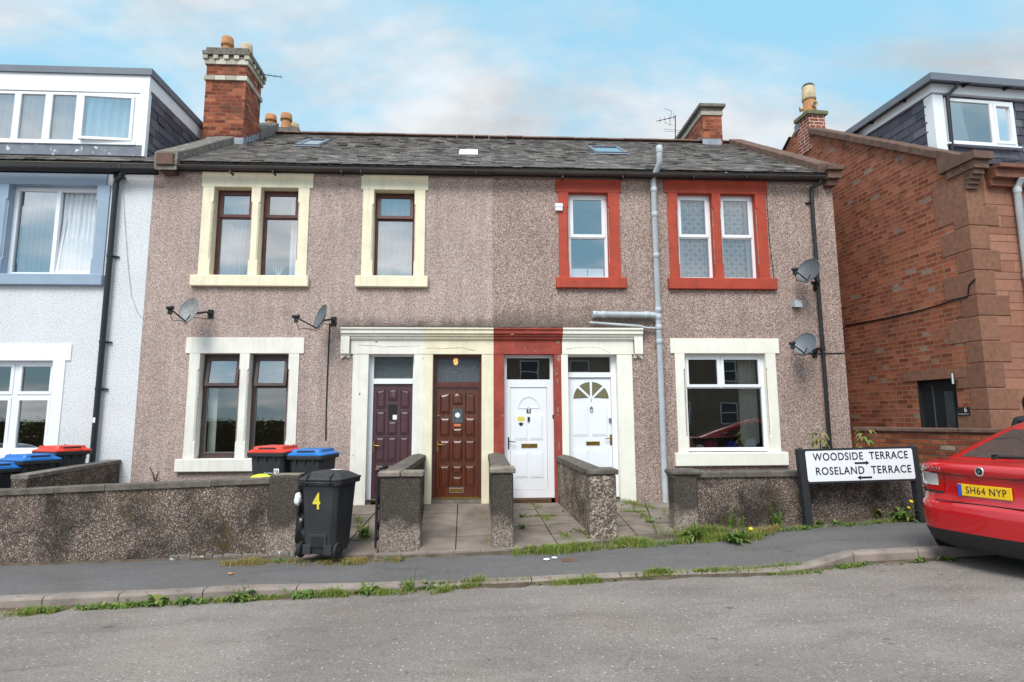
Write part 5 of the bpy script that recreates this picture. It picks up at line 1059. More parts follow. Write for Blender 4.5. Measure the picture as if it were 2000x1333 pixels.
# ================================================================== garden walls
def garden_wall(label, pts, h0, th, m, mc, cop=(.08, .03), cap_over=None, name='garden_wall', zb=None, seed=0):
    """pts: front-face polyline (x, y, top z); body from the ground up, coping on top"""
    t = thing(name, label, 'wall', (pts[0][0], pts[0][1], pts[0][2]-h0), group='low walls along the front gardens')
    g = G(); gc = G(); rnd = random.Random(seed)
    for (x0, y0, z0), (x1, y1, z1) in zip(pts, pts[1:]):
        d = V((x1-x0, y1-y0, 0)); L_ = d.length; d.normalize(); nn = V((-d.y, d.x, 0))
        n = max(1, int(L_/.45)); o = lambda s, k, z: V((x0, y0, 0)) + d*s + nn*k + V((0, 0, z))
        for i in range(n):
            s0, s1 = L_*i/n, L_*(i+1)/n; a, b = z0+(z1-z0)*i/n, z0+(z1-z0)*(i+1)/n; a -= cop[0]; b -= cop[0]
            g.add([o(s0, 0, a-h0-.2), o(s1, 0, b-h0-.2), o(s1, th, b-h0-.2), o(s0, th, a-h0-.2), o(s0, 0, a), o(s1, 0, b), o(s1, th, b), o(s0, th, a)], [(0, 1, 5, 4), (2, 3, 7, 6), (4, 5, 6, 7)] + ([(3, 0, 4, 7)] if i == 0 else []) + ([(1, 2, 6, 5)] if i == n-1 else []))
        if mc:
            n = max(1, int(L_/.8+.5))
            for i in range(n):
                s0, s1 = L_*i/n-(cop[1] if i == 0 else 0), L_*(i+1)/n-.006+(cop[1] if i == n-1 else 0); a, b = z0+(z1-z0)*i/n, z0+(z1-z0)*(i+1)/n; k = cop[1]; j = rnd.uniform(-.005, .005); c = .012
                vs = [o(s, kk, zz+j) for s, tz in ((s0, a), (s1, b)) for kk, zz in ((-k, tz-cop[0]+.001), (th+k, tz-cop[0]+.001), (th+k, tz-c), (th+k-c, tz), (-k+c, tz+.004), (-k, tz-c))]
                gc.add(vs, [(q, (q+1) % 6, 6+(q+1) % 6, 6+q) for q in range(6)]+[(0, 1, 2, 3, 4, 5), (6, 7, 8, 9, 10, 11)])
    g.build('masonry', m, t)
    if mc: gc.build('coping', mc, t, bevel=.006)
    return t
def onwall(px, py, x0=None):               # point on the curving wall-front line under a pixel: iterate on y
    y = -2.4
    for _ in range(12): p = aY(px, py, y); y = ywall(p.x)
    return p
pA, pB = onwall(0, 957), onwall(525, 934)
sl2 = (pB.z-pA.z)/(pB.x-pA.x)
tA = onwall(576, 933)
garden_wall('long stained pebble-dash wall with grey coping in front of the two left houses', [(-16, ywall(-16), pA.z-.3), (-6.5, ywall(-6.5), pA.z+(-6.5-pA.x)*sl2), (-4.4, ywall(-4.4), pA.z+(-4.4-pA.x)*sl2), (pB.x, ywall(pB.x), pB.z)], 1.0, .2, M_dashW, M_coned)
pe = onwall(581, 1000).x
t = thing('wall_end', 'square pebble-dash pier closing the long left wall beside the numbered bin', 'wall', (pB.x, ywall(pB.x), -.35), group='low walls along the front gardens')
g = G(); y0 = ywall(pB.x); g.cbox(pB.x+.002, pe, y0-.02, y0+.3, -.6, tA.z+.02, .02); g.build('masonry', M_dashP, t)
g = G(); g.cbox(pB.x+.03, pe-.01, y0-.0, y0+.28, tA.z+.021, tA.z+.035, .005); g.build('worn_top', M_stone, t)
g = G(); rnd = random.Random(3); x = pB.x-1.3
while x < pe-.05: L_ = rnd.uniform(.1, .26); yy = ywall(x)-.03; g.cbox(x, min(x+L_-.012, pe-.01), yy, yy+.06, -.5, -.24+.03*x+rnd.uniform(-.02, .02), .012); x += L_
g.build('exposed_stones', M_conc, t)
def dwarf(label, pl, pr, ptop, pbase, far, m, mc, capm, seed, near_w=None):
    """dwarf wall between two front paths: pier at the pavement, body sloping up to the house. pl/pr pier x pixels, far=(x0,x1,ztop) at the house"""
    b = onwall((pl+pr)/2, pbase); yf = b.y; x0, x1 = aY(pl, (ptop+pbase)/2, yf).x, aY(pr, (ptop+pbase)/2, yf).x; zt_ = aY((pl+pr)/2, ptop, yf).z
    t = thing('garden_wall', label, 'wall', ((x0+x1)/2, yf, b.z), group='low walls along the front gardens')
    g = G(); dp = .36 if x1-x0 < .4 else .26; g.cbox(x0, x1, yf, yf+dp, b.z-.2, zt_-.075, .02)
    f0, f1, fz = far; rw = min(.24, x1-x0-.02)
    n0 = (x1-rw-.01, x1-.01) if (f0+f1)/2 > (x0+x1)/2+.0 else (x0+.01, x0+rw+.01); n0 = (x0+.02, x1-.02) if x1-x0 < .32 else n0
    yn = yf+dp-.01; zn = zt_-.02+(fz-zt_)*.1
    vs = [V((n0[0], yn, -.6)), V((n0[1], yn, -.6)), V((f1, -.04, -.6)), V((f0, -.04, -.6)), V((n0[0], yn, zn-.07)), V((n0[1], yn, zn-.07)), V((f1, -.04, fz-.08)), V((f0, -.04, fz-.08))]
    g.add(vs, [(0, 1, 5, 4), (1, 2, 6, 5), (2, 3, 7, 6), (3, 0, 4, 7), (4, 5, 6, 7)]); g.build('masonry', m, t)
    g = G(); k = .03; g.cbox(x0-k, (x0+x1)/2-.004 if x1-x0 > .4 else x1+k, yf-k, yf+dp+k, zt_-.075, zt_, .014)
    if x1-x0 > .4: g.cbox((x0+x1)/2+.004, x1+k, yf-k, yf+dp+k, zt_-.075, zt_-.004, .014)
    g.build('pier_cap', capm, t)
    g = G(); a = [V((n0[0]-.02, yn, zn)), V((n0[1]+.02, yn, zn)), V((f1+.02, -.045, fz)), V((f0-.02, -.045, fz))]
    lo = [p-V((0, 0, .08)) for p in a]; mid = [(a[0]+a[1])/2+V((0, 0, .03)), (a[2]+a[3])/2+V((0, 0, .03))]
    g.add(lo+a+mid, [(0, 1, 5, 8, 4), (1, 2, 6, 5), (2, 3, 7, 9, 6), (3, 0, 4, 7), (5, 6, 9, 8), (8, 9, 7, 4)]); g.build('coping', mc, t, bevel=.008)
    return (x0, x1, yf, n0)
E1 = dwarf('short dark pebble-dash wall with two-stone pier cap, between the purple door and brown door paths', 741, 821, 921, 1079, (X(805, 900), X(830, 900), Z(889, 815)), M_dashP, M_coned, M_stone, 1)
E2 = dwarf('narrow pebble-dash wall between the brown door path and the left white door path', 961, 1003, 914, 1072, (X(955, 890), X(982, 890), Z(887, 968)), M_dashP, M_coned, M_stone, 2)
E3 = dwarf('lighter pebble-dash wall with thick dark coping between the two white front doors', 1152, 1205, 917, 1054, (X(1088, 895), X(1113, 895), Z(891, 1100)), pebble('light_pier_dash', [S((112, 96, 86)), S((158, 138, 124)), S((190, 172, 156)), S((136, 116, 104)), S((214, 200, 186))], 46, st=.7, patch=.25), M_coned, M_coned, 3)
p0, p1, p2, p3 = onwall(1314, 922), onwall(1372, 921), onwall(1570, 918), onwall(1800, 905)
garden_wall('stained pebble-dash wall behind the street name sign, below the large white window', [(p0.x+.02, ywall(p0.x), p1.z-.01), (5, ywall(5), p2.z-.02), (p3.x, ywall(p3.x), p3.z-.03), (p3.x+1.6, ywall(p3.x+1.6), p3.z+.02)], .95, .2, M_dashW, M_coned, seed=5)
t = thing('wall_end', 'pebble-dash pier with rounded cap at the path end of the right front wall', 'wall', (p0.x, ywall(p0.x), -.25), group='low walls along the front gardens')
g = G(); y0 = ywall(p0.x); x1 = onwall(1362, 980).x; g.cbox(p0.x, x1, y0-.03, y0+.27, -.5, p0.z-.05, .03); g.build('masonry', M_dashP, t); g = G(); g.cbox(p0.x-.04, x1+.05, y0-.07, y0+.3, p0.z-.05, p0.z+.03, .025); g.build('pier_cap', M_coned, t)
# divider between the white house and the pink one
xq = X(226, 900, -.15); za = aY(226, 899, -.15).z; pq = aX(0, 936, xq)
sl3 = (pq.z-za)/(pq.y+.15); yq = -2.15
t = thing('garden_wall', 'low dividing wall running back between the white house and the pink house', 'wall', (xq, -1, -.2), group='low walls along the front gardens')
g = G(); zA, zB = za, za+(yq+.02)*sl3; g.add([(x, y, z) for x in (xq-.2, xq) for y, z in ((yq, -.5), (-.02, -.5), (-.02, zA-.06), (yq, zB-.06))], [(0, 1, 2, 3), (4, 5, 6, 7), (0, 4, 7, 3), (1, 5, 6, 2), (3, 2, 6, 7)]); g.build('masonry', M_dashW, t)
g = G(); g.add([(x, y, z) for x in (xq-.22, xq+.02) for y, z in ((yq, zB-.06), (-.015, zA-.06), (-.015, zA), (yq, zB))], [(0, 1, 2, 3), (4, 5, 6, 7), (0, 4, 7, 3), (1, 5, 6, 2), (3, 2, 6, 7), (0, 1, 5, 4)]); g.build('coping', M_conc, t, bevel=.008)
# brick boundary wall in front of the brick house
a_, b_ = V((XR+.02, -.06, 0)), aD(1990, 838, 8.9); zt_ = b_.z; b_.z = 0; dd = (b_-a_).normalized(); e_ = b_+dd*.6
t = thing('boundary_wall', 'low weathered brick wall with brown stone coping in front of the brick house', 'wall', (a_.x, a_.y, -.2), group='low walls along the front gardens')
nn = V((-dd.y, dd.x, 0)); ln = (e_-a_).length
M = Matrix.Translation(a_) @ Matrix((dd, nn, V((0, 0, 1)))).transposed().to_4x4()
g = G(); g.box(0, ln, 0, .22, -.6, zt_-.075, M=M); g.build('masonry', M_brickG, t)
g = G(); x = -.0
while x < ln: g.cbox(x, min(x+.85, ln)-.008, -.04, .26, zt_-.074, zt_, .015, M=M); x += .85
g.build('coping', M_stoneB, t)
# front paths
yw = lambda x: ywall(x)-.12
path('path', ((pe+.02, yw(pe)), (E1[0]-.02, yw(E1[0]))), ((X(690, 975), -.02), (X(806, 975), -.02)), 2, 4, 1)
path('path', ((E1[1], yw(E1[1])), (E2[0], yw(E2[0]))), ((X(828, 980), -.02), (X(960, 980), -.02)), 2, 4, 2)
path('path', ((E2[1], yw(E2[1])), (E3[0]+.1, yw(E3[0]))), ((X(980, 980), -.02), (X(1096, 980), -.02)), 2, 5, 3)
path('path', ((E3[1], yw(E3[1])+.1), (p0.x, yw(p0.x)+.1)), ((X(1112, 980), -.02), (X(1330, 980), -.02)), 3, 4, 4)
g = G(); xa, xb = E1[0]-.02, E2[1]+.25; n = 6
for i in range(n):
    a, b = xa+(xb-xa)*i/n, xa+(xb-xa)*(i+1)/n-.006; za_ = lambda x: -.3+.03*x+.03
    g.add([(x, y, za_(x)+z) for x in (a, b) for y, z in ((ywall(x)-.2, -.1), (ywall(x)-.1, -.1), (ywall(x)-.1, 0), (ywall(x)-.2, 0))], [(0, 1, 2, 3), (4, 5, 6, 7), (0, 4, 7, 3), (3, 7, 6, 2), (1, 5, 6, 2)])
struct(g, 'path_edging', M_kerb)
# gate, folded open against the pier
gx = E1[0]-.05; gy = E1[2]+.05; zb_ = -.3
t = thing('garden_gate', 'black iron garden gate folded open against the pier by the purple door path', 'gate', (gx, gy, zb_))
gl_ = .78; top = aY(732, 918, gy).z; g = G()
g.box(gx-.012, gx+.012, gy, gy+gl_, top-.03, top); g.box(gx-.01, gx+.01, gy, gy+gl_, zb_+.1, zb_+.125); g.box(gx-.009, gx+.009, gy, gy+gl_, zb_+.5, zb_+.52)
g.box(gx-.014, gx+.014, gy-.002, gy+.025, zb_+.02, top-.001); g.box(gx-.014, gx+.014, gy+gl_-.025, gy+gl_+.002, zb_+.02, top-.001); g.build('gate_frame', M_iron, t)
g = G()
for k in range(1, 7):
    y = gy+gl_*k/7; g.tube([(gx, y, zb_+.12), (gx, y, top-.02)], .007, 6)
    for zc in (.62, .28): g.tube([V((gx, y+.045*math.cos(q*math.pi/6), zb_+zc+.06*math.sin(q*math.pi/6))) for q in range(13)], .005, 5)
g.build('gate_bars', M_iron, t); g = G(); g.box(gx-.02, gx+.02, gy-.03, gy+.1, top, top+.03); g.build('latch', M_ridge, t)

# ================================================================== wheelie bins
def wheelie(label, loc, rot, lid, scale=1., name='wheelie_bin', recycle=True, logo=False, group='wheelie bins outside the houses'):
    t = thing(name, label, 'bin', loc, rot, group)
    sc = lambda g: g
    def lvl(w, y0, y1, z, c=.05): return [V((x, y, z)) for x, y in ((-w+c, y0), (w-c, y0), (w, y0+c), (w, y1-c), (w-c, y1), (-w+c, y1), (-w, y1-c), (-w, y0+c))]
    g = G(); L = [lvl(.205, -.22, .22, .05, .06), lvl(.215, -.25, .24, .14, .06), lvl(.245, -.315, .27, .88, .05), lvl(.25, -.32, .275, .9, .05), lvl(.285, -.355, .29, .905, .04), lvl(.29, -.36, .295, .955, .04)]
    vs = [p for l in L for p in l]; g.add(vs, [(r*8+k, r*8+(k+1) % 8, (r+1)*8+(k+1) % 8, (r+1)*8+k) for r in range(5) for k in range(8)] + [list(range(8)), list(range(40, 48))])
    for x in (-.13, 0, .13): g.box(x-.008, x+.008, -.345, -.3, .84, .91)
    g.box(-.12, .12, .21, .262, .14, .3); g.box(-.2, -.09, .18, .265, .05, .17); g.box(.09, .2, .18, .265, .05, .17)
    b = g.build('body', M_binb, t, local=True, bevel=.006)
    g = G(); g.box(-.085, .085, .263, .266, .15, .27); g.build('recess', M_slot, b, local=True)
    g = G(); h = .055
    if recycle:
        lv = [lvl(.285, -.355, .3, .958, .03), lvl(.285, -.355, .3, .975, .03), lvl(.225, -.3, .25, 1.005, .03), lvl(.215, -.285, .24, 1.045, .03)]
    else:
        lv = [lvl(.295, -.375, .3, .956, .05), lvl(.298, -.378, .305, .98, .05), lvl(.265, -.33, .27, 1.0, .06), lvl(.2, -.24, .2, 1.055, .08), lvl(.12, -.14, .12, 1.075, .06)]
    n = len(lv); g.add([p for l in lv for p in l], [(r*8+k, r*8+(k+1) % 8, (r+1)*8+(k+1) % 8, (r+1)*8+k) for r in range(n-1) for k in range(8)] + [list(range(8)), list(range((n-1)*8, n*8))])
    if recycle:
        g.box(-.15, .15, -.345, -.335, .985, .992)
    lo = g.build('lid', lid, t, local=True, bevel=.008)
    if recycle:
        g = G(); g.add([(-.13, -.302, 1.006), (.13, -.302, 1.006), (.13, -.293, 1.03), (-.13, -.293, 1.03)], [(0, 1, 2, 3)]); g.v = [p+V((0, -.004, 0)) for p in g.v]; g.build('lid_slot', M_slot, lo, local=True)
    g = G(); g.tube([(-.2, .31, .93), (-.2, .36, .945), (.2, .36, .945), (.2, .31, .93)], .013, 8)
    for x in (-.16, .16): g.tube([(x, .3, .9), (x, .33, .955), (x, .31, 1.0), (x, .2, 1.05 if recycle else 1.045)], .011, 8)
    g.build('handle', M_black, t, local=True)
    for s in (-1, 1):
        g = G(); g.lathe([(.0, .052), (.04, .05), (.045, .04), (.07, .038), (.09, .05), (.1, .035), (.1, .012), (.09, 0), (.0, 0)], (s*.222, .2, .1), (s, 0, 0), 24); g.build('wheel', M_rub, t, local=True)
    g = G(); g.tube([(-.22, .2, .1), (.22, .2, .1)], .011, 8); g.build('axle', M_chrome, t, local=True)
    if logo:
        Mt = Matrix.Translation(V((-.03, -.288, .68))) @ Matrix.Rotation(R(-3), 4, 'X') @ FACE
        text('Dumfries\n  & Galloway', .034, b, Matrix.Translation(V((.03, -.299, .655))) @ FACE, M_paper, 'lettering')
        g = G(); g.box(.11, .185, -.303, -.3, .665, .735); lg = g.build('logo', M_paper, b, local=True); text('dg', .062, lg, Matrix.Translation(V((.147, -.304, .702))) @ FACE, M_black, 'logo_letters')
    return t
zpv = lambda x, y: zpave(x, y)
bp = onwall(630, 1092); b4 = V((bp.x+.03, -2.98, 0)); b4.z = -.3+.03*b4.x+.0
b4 = aY(632, 1086, -2.95); 
BIN4 = wheelie('black wheelie bin with yellow number 4, standing at the pavement beside the long wall', (b4.x, b4.y+.16, b4.z-.02), R(166), M_binb, recycle=False)
bk = [c for c in BIN4.children if c.name.startswith('body')][0]
text('4', .285, bk, Matrix.Translation(V((.02, .275, .70))) @ Matrix.Rotation(R(180), 4, 'Z') @ Matrix.Rotation(R(3.0), 4, 'X') @ FACE, M_yel, 'yellow_number', sx=.72, bold=.006)
lidk = [c for c in BIN4.children if c.name.startswith('lid')][0]
g = G(); g.add([(-.16, .02, 1.073), (-.02, .03, 1.077), (-.02, -.06, 1.078), (-.16, -.07, 1.07)], [(0, 1, 2, 3)]); g.v = [p+V((0, 0, .006)) for p in g.v]; g.build('paper_label', M_paper, lidk, local=True)
for px, py, m, lab in ((528, 880, M_redlid, 'black bin with red lid behind the long wall, next to the blue-lidded one'), (603, 886, M_blulid, 'black bin with blue lid behind the numbered bin, below the brown-framed window')):
    p = aY(px, py, -2.12); wheelie(lab, (p.x, p.y+.28, p.z-.99), R(-7), m, logo=True)
for px, py, yy, m, lab in ((120, 876, -.75, M_redlid, 'red-lidded bin farthest back in the white house front garden'), (58, 893, -1.22, M_blulid, 'blue-lidded bin beside the red-lidded one in the white house front garden'), (-22, 910, -1.62, M_blulid, 'blue-lidded bin cut by the left picture edge, nearest the long wall')):
    p = aY(px, py, yy); wheelie(lab, (p.x, p.y, p.z-1.0), R(62), m)
def bag(label, loc, r, m, seed, name='bin_bag', cat='bag'):
    rnd = random.Random(seed); g = G(); o = rnd.uniform(0, 20)
    def f(u, v):
        th, ph = u*2*math.pi, (v-.5)*math.pi; d = V((math.cos(th)*math.cos(ph), math.sin(th)*math.cos(ph), math.sin(ph))); k = 1+.28*noise.noise(d*2.2+V((o, 0, 0)))+.1*noise.noise(d*7+V((0, o, 0)))
        return V((loc[0]+d.x*r[0]*k, loc[1]+d.y*r[1]*k, loc[2]+max(d.z, -.8)*r[2]*k))
    g.grid(f, 28, 16); return tag(g.build(name, m), label, cat)
bag('black rubbish bag squeezed between the pier and the numbered bin', (pe+.08, b4.y+.5, -.05), (.13, .2, .28), M_bag, 3)
q = aY(584, 975, b4.y+.35); bag('crumpled white packaging lodged beside the numbered bin', (pe+.03, b4.y+.28, q.z), (.045, .06, .09), M_paper, 4, 'packaging')
q = aY(513, 932, -2.3); bag('yellow-green plastic bag on top of the long wall by the red-lidded bin', (q.x, -2.35, q.z+.0), (.15, .06, .045), M_bagy, 6, 'plastic_bag')

# ================================================================== street name sign
s0 = aY(1582, 1026, -2.3); s1 = aY(1806, 1008, -2.3); wS = (s1-s0).length - .02
hS = (aY(1561, 877, -2.3)-s0).length
t = thing('street_sign', 'black and white street name sign on two black posts in front of the right wall', 'sign', s0, 0)
SR = Matrix(((1, 0, -math.sin(R(2.7)), 0), (0, 1, 0, 0), (math.sin(R(1.1)), 0, 1, 0), (0, 0, 0, 1)))   # leaning posts, plate almost level
A_ = .1
for x in (0, wS):
    g = G(); g.box(x-A_/2, x+A_/2, 0, A_, -.15, hS-.02, M=SR); g.add([SR @ V(p) for p in ((x-A_/2, 0, hS-.02), (x+A_/2, 0, hS-.02), (x+A_/2, A_, hS-.02), (x-A_/2, A_, hS-.02), (x, A_/2, hS+.015))], [(0, 1, 4), (1, 2, 4), (2, 3, 4), (3, 0, 4)]); g.build('post', M_post, t, local=True)
px0, px1 = A_/2-.012, wS-A_/2+.005; pz1, pz0 = hS-.04, hS-.04-.44
g = G(); g.box(px0-.0, px1+.0, -.01, .03, pz0-.03, pz1+.03, M=SR); bd = g.build('backing_board', M_post, t, local=True)
g = G()
c = .02; g.prism([SR @ V((x, -.014, z)) for x, z in ((px0+c, pz0), (px1-c, pz0), (px1-.004, pz0+c), (px1-.004, pz1-c), (px1-c, pz1), (px0+c, pz1), (px0+.004, pz1-c), (px0+.004, pz0+c))], SR @ V((0, .003, 0))); sp = g.build('name_plate', M_sign, t, local=True)
PW, PH = px1-px0, pz1-pz0
for s, cx_, zf, wf in (('WOODSIDE  TERRACE', .51, .80, .885), ('ROSELAND  TERRACE', .525, .335, .885)):
    o = text(s, .16, sp, Matrix.Identity(4), M_navy, 'street_name', space=1.12, bold=.0022)
    xs__ = [v.co.x for v in o.data.vertices]; ys__ = [v.co.y for v in o.data.vertices]; kx = PW*wf/(max(xs__)-min(xs__)); ky = PH*.255/(max(ys__)-min(ys__))
    o.data.transform(SR @ Matrix.Translation(V((px0+PW*cx_, -.0155, pz0+PH*zf))) @ FACE @ Matrix.Diagonal((kx, ky, 1, 1)) @ Matrix.Translation(V((-(max(xs__)+min(xs__))/2, -(max(ys__)+min(ys__))/2, 0))))
for d, cx_, zf in ((1, .515, .565), (-1, .525, .09)):
    g = G(); xc, zc = px0+PW*cx_, pz0+PH*zf; hl = PW*.068; pts = [(-hl, .014), (hl*.55, .014), (hl*.55, .034), (hl, 0), (hl*.55, -.034), (hl*.55, -.014), (-hl, -.014)]
    g.prism([SR @ V((xc+d*a, -.0165, zc+b)) for a, b in pts], SR @ V((0, .0015, 0))); g.build('arrow', M_navy, sp, local=True)

# ================================================================== red hatchback (built whole, parked along the kerb)
def outline(w, y0, y1, rx=.36, ry=.42, bulge=.1):
    P = []
    for k in range(8): x = -(w-rx)*k/8; P.append((x, y0+bulge*(x/w)**2))
    ye = y0+bulge*((w-rx)/w)**2
    for k in range(7): a = math.pi/2*k/7; P.append((-(w-rx)-rx*math.sin(a), ye+ry*(1-math.cos(a))))
    for k in range(13): P.append((-w, ye+ry+(y1-.35-ye-ry)*k/13))
    for k in range(7): a = math.pi/2*k/7; P.append((-w+.3*(1-math.cos(a)), y1-.35+.27*math.sin(a)))
    for k in range(8): P.append((-(w-.3)*(1-k/8), y1-.08+.08*(k/8)**.5))
    P.append((0, y1)); Q = P[1:-1][::-1]
    return P + [(-x, y) for x, y in Q]
def car(label, base, rot, paint, plate=None, badge=False, hide=False):
    t = thing('parked_car', label, 'car', base, rot, 'cars parked in the street')
    LV = [(.15, .2, 4.15, .74), (.22, .07, 4.24, .82), (.34, .02, 4.28, .845), (.5, 0, 4.3, .852), (.585, .0, 4.3, .852), (.605, .02, 4.3, .85), (.625, .05, 4.29, .849), (.70, .062, 4.27, .848), (.80, .065, 4.2, .842), (.885, .05, 3.95, .832), (.90, .028, 3.85, .83), (.96, .012, 3.6, .818), (.995, .03, 3.45, .80), (1.02, .10, 3.35, .775), (1.035, .22, 3.28, .745)]
    def at(z):
        for a, b in zip(LV, LV[1:]):
            if a[0] <= z <= b[0]: q = (z-a[0])/(b[0]-a[0]); return [a[i]+(b[i]-a[i])*q for i in range(4)]
    def pt(z, i, off=0):
        _, y0, y1, w = at(z); o = outline(w+off, y0-off, y1+off); p = o[i % len(o)]; return V((p[0], p[1], z))
    n = len(outline(.8, 0, 4)); g = G(); zs = [l[0] for l in LV]
    def band(g, za, zb, mi=0, cap=False):
        zz_ = sorted({za, zb} | {z for z in zs if za < z < zb}); vs = [pt(z, i) for z in zz_ for i in range(n)]
        g.add(vs, [(r*n+k, r*n+(k+1) % n, (r+1)*n+(k+1) % n, (r+1)*n+k) for r in range(len(zz_)-1) for k in range(n)], mi, True)
    band(g, .34, 1.035)
    top = [pt(1.035, i) for i in range(n)]; g.add(top, [list(range(n))])
    body = g.build('body', paint, t, local=True)
    g = G(); band(g, .15, .34); g.add([pt(.15, i) for i in range(n)], [list(range(n))]); g.build('lower_bumper', M_trim, t, local=True)
    GL = [(1.03, .40, 3.34, .70), (1.06, .50, 3.26, .685), (1.2, .92, 2.9, .635), (1.34, 1.36, 2.6, .575), (1.41, 1.62, 2.42, .53), (1.445, 1.82, 2.3, .45), (1.455, 1.95, 2.15, .3)]
    def gp(k, i, off=0): z, y0, y1, w = GL[k]; p = outline(w+off, y0-off*1.5, y1+off*1.5, .12, .25, .06)[i]; return V((p[0], p[1], z+off*.3))
    g = G(); vs = [gp(k, i) for k in range(len(GL)) for i in range(n)]; g.add(vs, [(r*n+k, r*n+(k+1) % n, (r+1)*n+(k+1) % n, (r+1)*n+k) for r in range(len(GL)-1) for k in range(n)], 0, True); g.add([gp(len(GL)-1, i) for i in range(n)], [list(range(n))]); g.build('roof', paint, body, local=True)
    def gpatch(nm, idx, ks, m, off=.004):
        g = G(); c = len(idx); g.add([gp(k, i % n, off) for k in ks for i in idx], [(r*c+q, r*c+q+1, (r+1)*c+q+1, (r+1)*c+q) for r in range(len(ks)-1) for q in range(c-1)], 0, True); return g.build(nm, m, t, local=True)
    cargl = M_cargl
    gpatch('rear_window', list(range(n-7, n))+list(range(0, 8)), [1, 2, 3], cargl)
    for nm, ids in (('side_window', range(16, 27)), ('side_window', range(n-27, n-16))): gpatch(nm, list(ids), [1, 2, 3], cargl)
    gpatch('windscreen', list(range(n//2-7, n//2+8)), [1, 2, 3], cargl)
    def patch(nm, za, zb, ids, m, off, par):
        zz_ = sorted({za, zb} | {z for z in zs if za < z < zb}); ids = list(ids); c = len(ids); g = G()
        for z in zz_: pass
        g.add([pt(z, i % n, off) for z in zz_ for i in ids], [(r*c+q, r*c+q+1, (r+1)*c+q+1, (r+1)*c+q) for r in range(len(zz_)-1) for q in range(c-1)], 0, True); return g.build(nm, m, par, local=True)
    for sg_ in (1, -1):
        ids = [7, 8, 9, 10, 11, 12, 13] if sg_ > 0 else [n-13, n-12, n-11, n-10, n-9, n-8, n-7]
        l = patch('tail_lamp', .70, .93, ids, M_lampr, .006, t); patch('clear_lens', .775, .905, ids[1:] if sg_ > 0 else ids[:-1], M_lampw, .010, l); patch('dark_lens', .70, .722, ids, M_trim, .010, l)
    for y in (.78, 3.4):
        for s in (-1, 1):
            g = G(); g.lathe([(.0, .0), (.355, .0), (.355, .026), (.0, .026)], (s*.83, y, .31), (s, 0, 0), 28); g.build('wheel_arch', M_slot, t, local=True)
            g = G(); g.lathe([(.21, .0), (.28, .0), (.305, .02), (.31, .06), (.31, .15), (.29, .18), (.21, .185)], (s*.69, y, .31), (s, 0, 0), 32); wh = g.build('tyre', M_rub, t, local=True)
            g = G(); g.lathe([(0, .19), (.05, .185), (.07, .165), (.18, .17), (.205, .18), (.21, .12), (.0, .1)], (s*.692, y, .31), (s, 0, 0), 24); g.build('rim', M_steel, wh, local=True)
    for s in (-1, 1):
        g = G(); g.grid(lambda u, v: V((s*(.86+.09*(1-.5*abs(math.cos(u*6.28)))*math.sin(v*3.14)+.03), 2.72+.06*math.cos(u*6.28)*math.sin(v*3.14), 1.03+.07*math.sin(u*6.28)*math.sin(v*3.14))), 12, 8); g.tube([(s*.74, 2.74, 1.0), (s*.9, 2.72, 1.03)], .025, 8); g.build('door_mirror', paint, t, local=True)
        g = G(); l = patch('headlamp', .64, .78, range(28, 36) if s < 0 else range(n-35, n-27), M_lampw, .006, t)
    g = G(); g.tube([(-.02, .36, 1.085), (.3, .42, 1.09), (.34, .43, 1.095)], [.022, .012, .008], 8); g.lathe([(.035, 0), (.03, .03)], (-.02, .33, 1.07), (0, -.4, 1), 12); g.build('rear_wiper', M_trim, t, local=True)
    for s in (-.42, .1, .5):
        g = G(); g.cbox(s-.14, s+.14, 1.3, 1.4, 1.02, 1.2, .04); g.build('headrest', M_greyp, t, local=True)
    g = G(); gy = .045
    g.tube([(-.56, .052, .905), (-.3, .042, .897), (0, .04, .895), (.3, .042, .897), (.56, .052, .905)], .005, 5); g.tube([(-.52, .05, .63), (.52, .05, .63)], .006, 5); g.build('shut_line', M_slot, body, local=True)
    if badge:
        g = G(); g.lathe([(0, .008), (.032, .008), (.034, .012), (.043, .012), (.046, 0)], (0, .012, .95), (0, -1, .05), 24); e = g.build('badge', M_chrome, body, local=True)
        g = G(); g.lathe([(0, .0035), (.032, .0035)], (0, .004, .95), (0, -1, .05), 24); g.build('badge_field', M_slot, e, local=True)
        g = G(); c0 = V((0, -.002, .95))
        g.prism([c0+V((x*.001, 0, z*.001)) for x, z in ((-8, -26), (2, -24), (4, -6), (12, -2), (22, -6), (14, 6), (20, 12), (8, 12), (10, 22), (0, 24), (-10, 10), (-14, -8))], (0, -.002, 0)); g.build('badge_motif', M_chrome, e, local=True)
        text('SKODA', .058, body, Matrix.Translation(V((-.50, .012, .945))) @ Matrix.Rotation(R(-6), 4, 'Z') @ FACE, M_chrome, 'maker_lettering', ext=.003, space=1.12)
    if plate:
        g = G(); g.cbox(-.26, .26, .045, .062, .7, .815, .004); p = g.build('number_plate', M_plate, body, local=True); g = G(); g.box(-.258, -.22, .042, .045, .703, .812); g.build('blue_band', M_navyb, p, local=True)
        text(plate, .098, p, Matrix.Translation(V((.018, .0435, .757))) @ FACE, M_slot, 'plate_characters', sx=.86, space=1.1)
    return t
M_cargl = plain('tinted_car_glass', (.07, .064, .062), .04, .1, 2, coat=1); M_navyb = plain('blue_plate_band', S((40, 80, 190)), .4, 0)
CR_ = R(-72); ce = aD(1913, 922, 6.3); off = Matrix.Rotation(CR_, 3, 'Z') @ V((0, .01, .95*1.1))
cb_ = ce-off; cb_.z = min(cb_.z, zroad(cb_.x+.8, cb_.y)+.03)
car('bright red hatchback seen from behind, cut off by the right picture edge', cb_, CR_, M_carR, 'SH64 NYP', True).scale = (1, 1, 1.1)

